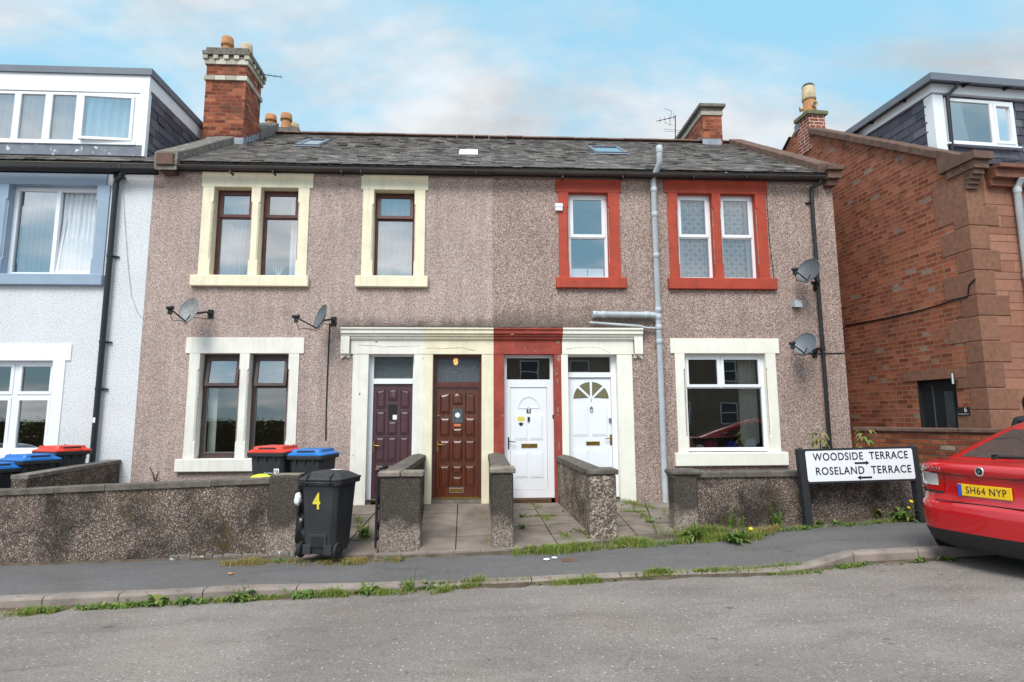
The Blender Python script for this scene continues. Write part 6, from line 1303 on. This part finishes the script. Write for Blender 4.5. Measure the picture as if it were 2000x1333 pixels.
# ================================================================== person beyond the car, mostly outside the frame
def person(label, loc, h, face):
    t = thing('person', label, 'person', loc, face)
    me = bpy.data.meshes.new('figure'); k = h/1.75
    J = {'pel': (0, 0, .95, .15, .11), 'wai': (0, 0, 1.1, .15, .1), 'che': (0, .01, 1.32, .18, .115), 'nkb': (0, 0, 1.47, .07, .065), 'nk': (0, -.01, 1.53, .055, .058), 'hd0': (0, -.03, 1.6, .07, .085), 'hd1': (0, -.02, 1.68, .078, .098), 'hd2': (0, -.01, 1.745, .055, .065)}
    E_ = [('pel', 'wai'), ('wai', 'che'), ('che', 'nkb'), ('nkb', 'nk'), ('nk', 'hd0'), ('hd0', 'hd1'), ('hd1', 'hd2')]
    for s, n_ in ((-1, 'l'), (1, 'r')):
        J.update({n_+'sh': (s*.19, 0, 1.43, .062, .06), n_+'el': (s*.24, .02, 1.14, .045, .045), n_+'wr': (s*.24, -.06, .9, .032, .03), n_+'ha': (s*.235, -.09, .82, .04, .022), n_+'hip': (s*.09, 0, .9, .095, .1), n_+'kn': (s*.1, -.01, .5, .06, .065), n_+'an': (s*.1, .02, .1, .042, .045), n_+'to': (s*.11, -.14, .04, .045, .03)})
        E_ += [('che', n_+'sh'), (n_+'sh', n_+'el'), (n_+'el', n_+'wr'), (n_+'wr', n_+'ha'), ('pel', n_+'hip'), (n_+'hip', n_+'kn'), (n_+'kn', n_+'an'), (n_+'an', n_+'to')]
        for q in range(5):
            x0 = s*.235+(q-2)*.016 if q < 4 else s*.235-s*.04; J[n_+'f%d' % q] = (s*.235+((q-1.5)*.017 if q < 4 else -s*.045), -.1-(.01 if q < 4 else .02), .75+(.012*abs(q-1.5) if q < 4 else .05), .009, .009); E_.append((n_+'ha', n_+'f%d' % q))
    names = list(J); me.from_pydata([V(J[j][:3])*k for j in names], [(names.index(a), names.index(b)) for a, b in E_], [])
    o = bpy.data.objects.new('tmp', me); COL.objects.link(o); m = o.modifiers.new('s', 'SKIN'); o.modifiers.new('u', 'SUBSURF').levels = 2
    for i, j in enumerate(names): sv = me.skin_vertices[0].data[i]; sv.radius = (J[j][3]*k, J[j][4]*k); sv.use_root = (j == 'pel')
    bpy.context.view_layer.update(); m2 = bpy.data.meshes.new_from_object(o.evaluated_get(bpy.context.evaluated_depsgraph_get())); bpy.data.objects.remove(o)
    m2.materials.clear()
    for mm in (M_skin, M_coatd, M_jean): m2.materials.append(mm)
    for p in m2.polygons:
        z = p.center.z/k; p.use_smooth = True; p.material_index = 0 if z > 1.5 or (z < .87 and abs(p.center.x) > .18*k) else (1 if z > .88 else 2)
    b = bpy.data.objects.new('figure', m2); COL.objects.link(b); b.parent = t
    g = G()
    def hf(u, v):
        th = u*2*math.pi; ph = -.9+v*(math.pi/2+.9); fr = max(0, -math.sin(th)); r = 1+.06*noise.noise(V((math.cos(th)*4, math.sin(th)*4, v*5)))
        ph2 = max(ph, -.9+fr*1.5); return V((math.cos(th)*math.cos(ph2)*.098*r, -.01+.012+math.sin(th)*math.cos(ph2)*.118*r, 1.665+math.sin(ph2)*.13*r+ (-.06 if ph2 < -.5 else 0)))*k
    g.grid(hf, 28, 14); g.build('hair', M_hair, t, local=True)
    for s in (-1, 1): g = G(); g.grid(lambda u, v: V((s*.03+.012*math.cos(u*6.28)*math.sin(v*3.14), -.112, 1.655+.007*math.sin(u*6.28)*math.sin(v*3.14)))*k, 10, 6); g.build('eye', M_paper, t, local=True)
    g = G(); g.add([V(p)*k for p in ((0, -.115, 1.66), (-.016, -.11, 1.615), (.016, -.11, 1.615), (0, -.138, 1.62))], [(0, 1, 3), (0, 3, 2), (1, 2, 3)]); g.build('nose', M_skin, t, local=True)
    return t
ph_ = aD(2011, 776, 8.7); gz_ = -.3+.03*ph_.x+.05
person('person with dark hair on the pavement beyond the red car, mostly out of frame', (ph_.x, ph_.y, gz_), ph_.z-gz_, R(150))

# ================================================================== satellite dishes and aerials
def dish(label, px, py, aim_az, w, h, m, mount, seed=0):
    """px,py centre of the reflector; aim_az: degrees left of straight-out; mount: pixel where the arm meets the wall"""
    a = R(aim_az); d = V((-math.sin(a)*math.cos(.32), -math.cos(a)*math.cos(.32), math.sin(.32))); mt = aY(mount[0], mount[1], 0)
    yo = -.42; c = aY(px, py, yo); t = thing('satellite_dish', label, 'satellite dish', c, 0, 'satellite dishes on the front walls')
    z_ = d; x_ = V((0, 0, 1)).cross(z_).normalized(); y_ = z_.cross(x_); M = Matrix((x_, y_, z_)).transposed()
    g = G()
    for back in (0, 1):
        g.grid(lambda u, v: c + M @ V((w/2*v*math.cos(u*6.2832), h/2*v*math.sin(u*6.2832), .07*v*v-.05-back*.008)), 32, 6)
    g.tube([c + M @ V((w/2*math.cos(k*math.pi/16), h/2*math.sin(k*math.pi/16), .018)) for k in range(33)], .008, 6); g.build('reflector', m, t, fix=False)
    bot = c + M @ V((0, -h/2*.92, .0)); l = c + M @ V((0, -h/2*.8, .4))
    g = G(); g.tube([bot, l], .012, 8); g.tube([c + M @ V((0, -.05, -.06)), bot], .016, 6); g.build('feed_arm', M_iron, t)
    g = G(); ax = (c + M @ V((0, .04, -.02)) - l).normalized(); g.lathe([(0, -.07), (.028, -.07), (.028, .01), (.036, .015), (.036, .05), (.0, .055)], l + V((0, 0, .02)), ax, 14); g.box(l.x-.03, l.x+.03, l.y-.02, l.y+.02, l.z-.09, l.z-.01); g.build('receiver', M_black, t)
    g = G(); back = c + M @ V((0, -.03, -.07)); g.tube([back, back+(V((mt.x, -.12, mt.z+.02))-back)*.9, V((mt.x, -.1, mt.z)), V((mt.x, 0, mt.z))], .018, 8); g.cbox(mt.x-.05, mt.x+.05, -.025, 0, mt.z-.08, mt.z+.08, .004); g.build('wall_bracket', M_iron, t)
    g = G(); g.tube([l+V((0, 0, -.08)), l+V((.04, .03, -.2)), l+V((.14, .12, -.17)), bot+V((0, 0, -.04)), back+V((0, .02, -.05)), V((mt.x-.02, -.03, mt.z-.1))], .006, 6); g.build('cable', M_slot, t)
dish('weathered pale dish above the left ground-floor window', 370, 607, 14, .36, .47, M_dishp, (412, 614))
dish('dark dish turned edge-on, between the left window and the doors', 627, 620, 52, .38, .47, M_dish, (652, 628))
dish('dark grey upper dish beside the right-hand black downpipe', 1580, 529, 62, .45, .46, M_dish, (1592, 560))
dish('lighter grey lower dish beside the right-hand black downpipe', 1574, 672, 60, .42, .42, plain('mid_grey_dish', S((112, 118, 124)), .5, .15, 6), (1590, 690))
g = G(); g.tube([aY(644, 632, -.012), aY(640, 720, -.012), aY(637, 800, -.012), aY(636, 860, -.012)], .012, 6); g.build('cable', M_slot, HL)
def aerial(label, mast, boom, n, el, extra=None, name='tv_aerial'):
    t = thing(name, label, 'aerial', mast[0]); g = G(); g.tube(mast, .014, 8); g.build('mast', M_iron, t); g = G(); a, b = V(boom[0]), V(boom[1]); g.tube([a, b], .009, 6); d = (b-a).normalized(); s = d.cross(V((0, 0, 1))).normalized()
    for k in range(n):
        p = a+(b-a)*(k+.5)/n; ln = el*(1-.4*k/n); g.tube([p-V((0, 0, ln)), p+V((0, 0, ln))], .004, 5) if k % 2 == 0 else g.tube([p-s*ln, p+s*ln], .004, 5)
    for q in extra or []: g.tube(q, .005, 5)
    g.build('elements', M_iron, t); return t
Ya = YR+.4
P_ = lambda px, py, y=Ya: aY(px, py, y)
aerial('branched rooftop aerial on a mast left of the right-hand chimney', [P_(1319, 300), P_(1319, 226)], (P_(1318, 229), P_(1283, 237, Ya-.6)), 8, .12, [[P_(1298, 212, Ya-.3), P_(1312, 218)], [P_(1298, 240, Ya-.3), P_(1314, 245)], [P_(1296, 252), P_(1332, 256)], [P_(1298, 256), P_(1334, 260)], [P_(1312, 218), P_(1308, 248)]])
aerial('thin aerial reaching out from behind the tall brick chimney', [P_(505, 175, CD-.2), P_(505, 143, CD-.2)], (P_(500, 144, CD-.2), P_(551, 151, CD-.4)), 9, .07)

# ================================================================== weeds and grass
def ground_at(px, py, z0=-.3, fn=None):
    p = None; z = z0
    for _ in range(10):
        d = ray(px, py); p = CAM + d*((z-CAM.z)/d.z); z = fn(p.x, p.y)
    p.z = z; return p
zany = lambda x, y: zroad(x, y) if y < ykerb(x)-.0 else (zpave(x, y) if y < ywall(x)+.0 else zgard(x, y)+.02)
def leaf(g, b, az, L_, wd, up, droop, n=4, mi=0):
    d = V((math.cos(az), math.sin(az), 0)); s = V((-d.y, d.x, 0)); vs = []
    for k in range(n+1):
        q = k/n; r = L_*q; z = up*math.sin(min(q*1.1, 1)*math.pi*.5)*L_ - droop*q*q*L_; w = wd*math.sin(math.pi*min(q*.85+.12, 1))
        c = b + d*r + V((0, 0, z)); vs += [c-s*w+V((0, 0, w*.4)), c+s*w+V((0, 0, w*.4))]
    g.add(vs, [(2*k, 2*k+1, 2*k+3, 2*k+2) for k in range(n)], mi, True)
def weed(label, p, r, h, n, seed, m=None, flower=0, stems=0, group='weeds along the kerb and walls', wd=.16):
    rnd = random.Random(seed); t = thing('weed', label, 'weed', p, 0, group); g = G()
    for k in range(n):
        L_ = r*rnd.uniform(.5, 1.1); b = V((p.x+rnd.uniform(-.3, .3)*r, p.y+rnd.uniform(-.2, .2)*r, p.z)); leaf(g, b, rnd.uniform(0, 6.28), L_, L_*wd*rnd.uniform(.7, 1.3), h/r*rnd.uniform(.4, 1.2), rnd.uniform(.1, .6))
    gs = G()
    for k in range(stems):
        x = p+V((rnd.uniform(-.5, .5)*r, rnd.uniform(-.3, .3)*r, 0)); hh = h*rnd.uniform(1.1, 2.); tp = x+V((rnd.uniform(-.06, .06), rnd.uniform(-.05, .05), hh)); gs.tube([x, (x+tp)/2+V((.01, 0, 0)), tp], .0035, 5)
        for q in range(5): leaf(g, x+(tp-x)*(.3+.14*q), rnd.uniform(0, 6.28), r*.3, r*.05, .3, .2, 3)
    g.build('leaves', m or M_leaf, t, fix=False)
    if stems: gs.build('stems', M_leaf, t)
    for k in range(flower):
        x = p+V((rnd.uniform(-.1, .2), rnd.uniform(-.05, .05), 0)); tp = x+V((.02+.06*k, -.02, h+.0+.1*k)); f = G(); f.tube([x, (x+tp)/2+V((.008, 0, 0)), tp], .0028, 5, mi=1); f.lathe([(0, .01), (.022, .008), (.027, 0), (0, -.012)], tp, (0, -.5, .9), 12, smooth=False); f.build('flower', [M_petal, M_leaf], t)
    return t
WD = [(278, 1180, .2, .12, 26, 'broad-leaved weed at the kerb foot, leftmost clump beside the road edge', dict(wd=.3)), (372, 1172, .2, .1, 26, 'low dandelion clump at the kerb, right of the broad-leaved clump', {}), (470, 1166, .24, .13, 34, 'bushy weed at the kerb below the dry grass patch', dict(stems=3)), (600, 1166, .17, .1, 24, 'weed at the kerb foot directly below the numbered bin', {}),
      (650, 1162, .15, .09, 20, 'small weed at the kerb just right of the one under the bin', {}), (725, 1152, .22, .12, 34, 'wide weed clump at the kerb below the iron gate', {}), (800, 1146, .14, .16, 20, 'upright leafy weed at the kerb below the brown door path', dict(stems=4)),
      (1080, 965, .22, .25, 34, 'lush green weed beside the step of the left white door', dict(stems=4)), (98, 1092, .12, .14, 18, 'small leafy weed at the foot of the long wall near the left edge', dict(stems=2)), (65, 1090, .1, .16, 12, 'tall thin weed against the long wall at far left', dict(stems=3)), (225, 1085, .1, .13, 14, 'small weed at the wall foot below the pink house corner', dict(stems=2)), (315, 1086, .1, .06, 14, 'tuft at the wall foot left of the exposed stones', {}),
      (1440, 1060, .22, .22, 40, 'yellow-flowered weed clump beside the right pier', dict(stems=6, flower=1)), (1350, 1056, .24, .2, 40, 'mixed weeds at the foot of the right pier', dict(stems=6)), (1518, 1030, .14, .22, 20, 'thin climbing weed at the right wall left of the sign', dict(stems=6)), (1428, 1030, .08, .3, 12, 'tall narrow weed against the right wall', dict(stems=4)), (1600, 1022, .13, .1, 18, 'low weed beside the left sign post', {}), (1632, 1020, .12, .08, 16, 'low weed under the sign plate', {}),
      (1705, 1012, .18, .28, 34, 'round-leaved weed under the right half of the sign', dict(stems=3, wd=.28)), (1765, 1018, .26, .24, 44, 'dandelion clump with two yellow flowers by the right sign post', dict(flower=2)), (1580, 1033, .1, .06, 14, 'yellowing tuft at the foot of the left sign post', {}),
      (1735, 1098, .12, .06, 16, 'small weed at the kerb left of the red car', {}), (1795, 1097, .13, .08, 20, 'weed at the kerb just behind the car bumper', {}), (1850, 1095, .17, .1, 26, 'spiky weed at the kerb under the car bumper corner', {}), (1640, 1108, .1, .07, 14, 'pale weed where the dropped kerb rises', {}),
      (712, 1048, .16, .2, 28, 'leafy weed on the path between the bin and the gate', dict(stems=2)), (683, 1098, .16, .06, 22, 'flat weed by the right wheel of the numbered bin', {}), (1020, 1010, .12, .1, 16, 'weed on the flagged path left of the white door wall', {}), (1020, 1032, .12, .1, 16, 'second weed on that flagged path, nearer the road', {}), (1270, 1020, .12, .08, 16, 'small weed on the slabs below the right white door', {})]
for i, (px, py, r, h, n, lab, kw) in enumerate(WD):
    p = ground_at(px, py, -.3, zany)
    if py > 1088 and px > 240 and not 500 < px < 700 or py > 1110 or abs(p.y-ykerb(p.x)) < .35: p.y = ykerb(p.x)-.06; p.z = zroad(p.x, p.y)+.005
    weed(lab, p, r*(.66 if py > 1090 else .85), h*(.75 if py > 1090 else .8), n, 100+i, **kw)
def grass(nm, strips, m, seed):
    rnd = random.Random(seed); g = G()
    for pts, wid, cnt, hh in strips:
        P3 = [ground_at(px, py, -.3, zany) for px, py in pts]; hh *= .8
        for k in range(int(cnt*1.6)):
            q = rnd.random()*(len(P3)-1); i = min(int(q), len(P3)-2); b = P3[i].lerp(P3[i+1], q-i) + V((rnd.gauss(0, .05), rnd.gauss(0, wid*.5), 0))
            nn_ = noise.noise(V((b.x*2.2, b.y*2.2, seed)))+.6*noise.noise(V((b.x*7, b.y*7, seed+4)))
            if nn_ < -.02 and rnd.random() < .88: continue
            b.z = zany(b.x, b.y)-.005; h = hh*rnd.uniform(.3, 1.15)*(1+.7*max(nn_, -.6)); a = rnd.uniform(0, 6.28); d = V((math.cos(a), math.sin(a), 0)); s = V((-d.y, d.x, 0))*.0027; ln = h*rnd.uniform(.3, 1.)
            m1, m2 = b+d*ln*.35+V((0, 0, h*.7)), b+d*ln+V((0, 0, h*.95)); g.add([b-s, b+s, m1+s*.9, m1-s*.9, m2], [(0, 1, 2, 3), (3, 2, 4)])
    return struct(g, nm, m, 'stuff')
grass('grass', [([(0, 1203), (600, 1166), (860, 1150)], .04, 1500, .05), ([(860, 1150), (1340, 1124), (1680, 1106)], .035, 1300, .045), ([(0, 1096), (570, 1084)], .04, 900, .045), ([(1010, 1082), (1100, 1076), (1200, 1066), (1310, 1060), (1400, 1056), (1480, 1050)], .16, 6500, .11), ([(1300, 1048), (1460, 1046)], .12, 1800, .16), ([(0, 1207), (60, 1200), (110, 1196)], .1, 900, .09), ([(840, 1150), (900, 1150), (945, 1145)], .07, 900, .075), ([(1085, 1143), (1180, 1136), (1270, 1128), (1330, 1124)], .07, 1500, .08), ([(620, 1165), (860, 1148)], .07, 900, .08), ([(1330, 1124), (1560, 1112), (1680, 1106)], .05, 700, .06), ([(120, 1192), (600, 1166)], .05, 800, .06),
    ([(0, 1096), (200, 1090), (330, 1086), (470, 1084)], .05, 900, .07), ([(820, 1082), (1000, 1076)], .04, 350, .05), ([(1140, 1000), (1165, 1040)], .06, 500, .12), ([(1215, 980), (1300, 1000), (1320, 1015)], .12, 600, .08), ([(1040, 985), (1075, 1020), (1110, 1055)], .03, 600, .06), ([(1010, 1012), (1090, 1008)], .02, 260, .05), ([(1140, 985), (1165, 1030)], .05, 500, .12), ([(1215, 1000), (1320, 1000)], .03, 400, .05), ([(1225, 975), (1290, 1045)], .04, 500, .06), ([(700, 1010), (722, 1075)], .06, 400, .08), ([(945, 1000), (955, 1065)], .03, 150, .05), ([(1480, 1040), (1800, 1015)], .08, 900, .06)], M_grass, 3)
grass('dry_grass', [([(440, 1102), (520, 1100), (600, 1102), (700, 1098), (780, 1092)], .13, 3600, .06), ([(300, 1090), (450, 1086)], .06, 500, .05), ([(1470, 1045), (1520, 1036)], .1, 900, .09), ([(1040, 1080), (1250, 1068)], .1, 700, .08), ([(0, 1200), (550, 1168)], .06, 500, .05), ([(800, 1150), (1080, 1140)], .05, 300, .04)], M_dry, 5)
gc = G(); rnd = random.Random(77)
def cover(pts, wid, cnt, r0):
    P3 = [ground_at(px, py, -.3, zany) for px, py in pts]
    for k in range(cnt):
        q = rnd.random()*(len(P3)-1); i = min(int(q), len(P3)-2); c = P3[i].lerp(P3[i+1], q-i)+V((rnd.gauss(0, .08), rnd.gauss(0, wid*.5), 0))
        if noise.noise(V((c.x*1.7, c.y*1.7, 9))) < -.05 and rnd.random() < .85: continue
        c.z = zany(c.x, c.y); rr = r0*rnd.uniform(.35, 1.2)
        for m in range(rnd.randint(4, 9)): leaf(gc, c, rnd.uniform(0, 6.28), rr*rnd.uniform(.5, 1.1), rr*rnd.uniform(.1, .2), rnd.uniform(.2, .9), rnd.uniform(.1, .7), 3)
for a in (([(0, 1203), (300, 1182), (600, 1166), (860, 1150)], .05, 420, .085), ([(860, 1150), (1100, 1141), (1340, 1124), (1560, 1112), (1680, 1106), (1900, 1095)], .04, 150, .05), ([(0, 1096), (330, 1087), (570, 1084)], .05, 120, .05), ([(450, 1100), (780, 1093)], .08, 110, .05), ([(1020, 1080), (1310, 1062), (1480, 1048)], .1, 260, .065), ([(1480, 1042), (1800, 1014)], .07, 130, .06), ([(1110, 1000), (1150, 1050)], .06, 60, .06), ([(1040, 985), (1110, 1050)], .02, 22, .04), ([(1225, 985), (1310, 1040)], .14, 50, .05)): cover(*a)
struct(gc, 'ground_cover', M_leaf, 'stuff')
def soil(nm, x0, x1, yf, zf, w0, sgn, seed):
    g = G(); n = int((x1-x0)/.05)
    def f(u, v):
        x = x0+(x1-x0)*u; w = max(.008, w0*(.55+.9*noise.noise(V((x*1.3, seed, 0)))+.45*noise.noise(V((x*6, seed, 2))))); y = yf(x)+sgn*w*v
        return V((x, y, zf(x, y)+.017*(1-v)**.5+.003-.012*(v == 1)))
    g.grid(f, n, 4); return struct(g, nm, M_dirt)
soil('kerb_soil', -8, 9, lambda x: ykerb(x)-.006, lambda x, y: zroad(x, y), .13, -1, 1); soil('wall_foot_soil', -8, pe, lambda x: ywall(x)+.01, zpave, .13, -1, 2); soil('wall_foot_soil', p0.x, 8, lambda x: ywall(x)+.01, zpave, .2, -1, 3); soil('verge_soil', pe, p0.x, lambda x: ywall(x)-.17, zpave, .16, -1, 4)
def sapling(label, px, ptop, pbase, y, seed):
    rnd = random.Random(seed); b = aY(px, pbase, y); tp = aY(px+2, ptop, y); t = thing('sapling', label, 'sapling', b, 0, 'young trees behind the right wall'); g = G(); gl = G(); b0 = b-V((0, 0, .6)); gl.tube([b0, (b+tp)/2+V((.02, 0, 0)), tp], [.012, .008, .004], 6); L_ = (tp-b).length
    for k in range(9):
        c = b+(tp-b)*(.15+.1*k)
        for s in (0, 1): a = k*2.2+s*3.14+rnd.uniform(-.4, .4); st = c+V((math.cos(a)*.06, math.sin(a)*.06, .02)); gl.tube([c, st], .003, 4); [leaf(g, st, a+da, rnd.uniform(.08, .13), .022, .1, .75, 4) for da in (-.7, 0, .7)]
    gl.build('stem', M_twig, t); g.build('leaves', M_sap, t, fix=False)
sapling('young sapling in front of the black downpipe, above the left end of the sign', 1599, 846, 900, -1.3, 1); sapling('young sapling at the brown house corner, above the middle of the sign', 1688, 840, 905, -1.35, 2)
t = thing('dead_plant', 'small dry bare plant against the pink wall behind the long wall', 'plant', aY(302, 938, -.3)); g = G(); p = aY(303, 944, -.3)
for dx, dz_ in ((-.12, .27), (.03, .12), (.08, .06), (-.03, .08), (.05, .2)): g.tube([p, p+V((dx*.4, 0, dz_*.6)), p+V((dx, .02, dz_))], [.02, .012, .006], 6)
g.build('stems', M_twig, t)
# small cover in the pavement, litter
p = ground_at(1113, 1094, -.3, zpave); g = G(); g.cbox(p.x-.1, p.x+.1, p.y-.07, p.y+.07, p.z-.03, p.z+.012, .004); g.box(p.x-.08, p.x+.08, p.y-.05, p.y+.05, p.z+.0121, p.z+.016); tag(g.build('stopcock_cover', M_ridge), 'small rusty square cover set in the pavement', 'cover')
for i, (px, py, s) in enumerate(((1083, 1091, .035), (1068, 1094, .04), (450, 1122, .03))):
    p = ground_at(px, py, -.3, zpave); bag(('scrap of white litter on the pavement beside the rusty cover', 'flattened pale litter left of the white scrap on the pavement', 'tiny tan scrap on the pavement left of the numbered bin')[i], (p.x, p.y, p.z+.008), (s, s*.7, .012), M_paper if i < 2 else M_pot, 40+i, 'litter', 'litter')

# ================================================================== across the street, seen only in the window panes
def opposite(label, x0, x1, y, m, seed):
    t = thing('terrace_house', label, 'house', ((x0+x1)/2, y, -.3), 0, 'houses in the street'); g = G(); wins = []
    n = max(2, int((x1-x0)/3.2)); holes = []
    for i in range(n):
        c = x0+(x1-x0)*(i+.5)/n
        for z in (1.0, 3.7): holes.append((c-.6, c+.6, z, z+1.4))
    wall_cells(g, x0, x1, -.6, 5.6, holes, y); g.box(x0, x1, y-7, y-.4, -.6, 5.6); g.build('wall', m, t)
    g = G(); g.add([(x0-.2, y+.3, 5.5), (x1+.2, y+.3, 5.5), (x1+.2, y-3.6, 7.8), (x0-.2, y-3.6, 7.8), (x1+.2, y-7.4, 5.5), (x0-.2, y-7.4, 5.5)], [(0, 1, 2, 3), (3, 2, 4, 5)]); g.build('roof', M_coned, t)
    for h in holes:
        g = G(); g.ring(h[0], h[1], h[2], h[3], .08, y-.1, y-.02); g.box(h[0]+.08, h[1]-.08, y-.09, y-.03, (h[2]+h[3])/2-.03, (h[2]+h[3])/2+.03); w = g.build('window', M_upvc, t); pane(w, h[0], h[1], h[2], h[3], y-.07, M_obs)
    return t
opposite('beige terrace block across the street, seen reflected in the large white window', 1.5, 24, -26, M_beige, 1)
def hedge(label, x0, x1, y, h):
    rnd = random.Random(8); t = thing('hedge', label, 'hedge', ((x0+x1)/2, y, -.3)); g = G()
    for k in range(9000):
        x = rnd.uniform(x0, x1); b = V((x, y+rnd.gauss(0, .35), rnd.uniform(-.2, h*(.9+.15*noise.noise(V((x*.7, 0, 0)))))))
        leaf(g, b, rnd.uniform(0, 6.28), .16, .05, rnd.uniform(-.3, .6), .3, 2)
    g.build('foliage', M_hedge, t, fix=False); g = G(); g.box(x0, x1, y-.25, y+.2, -.4, h*.8); g.build('stems', M_twig, t)
hedge('green hedge across the street, seen reflected in the brown-framed lower window', -30, -5, -21, 1.7)
car('silver car across the street, seen reflected in the white house window', (-16.6, -13.4, -.86), R(90), M_carS)
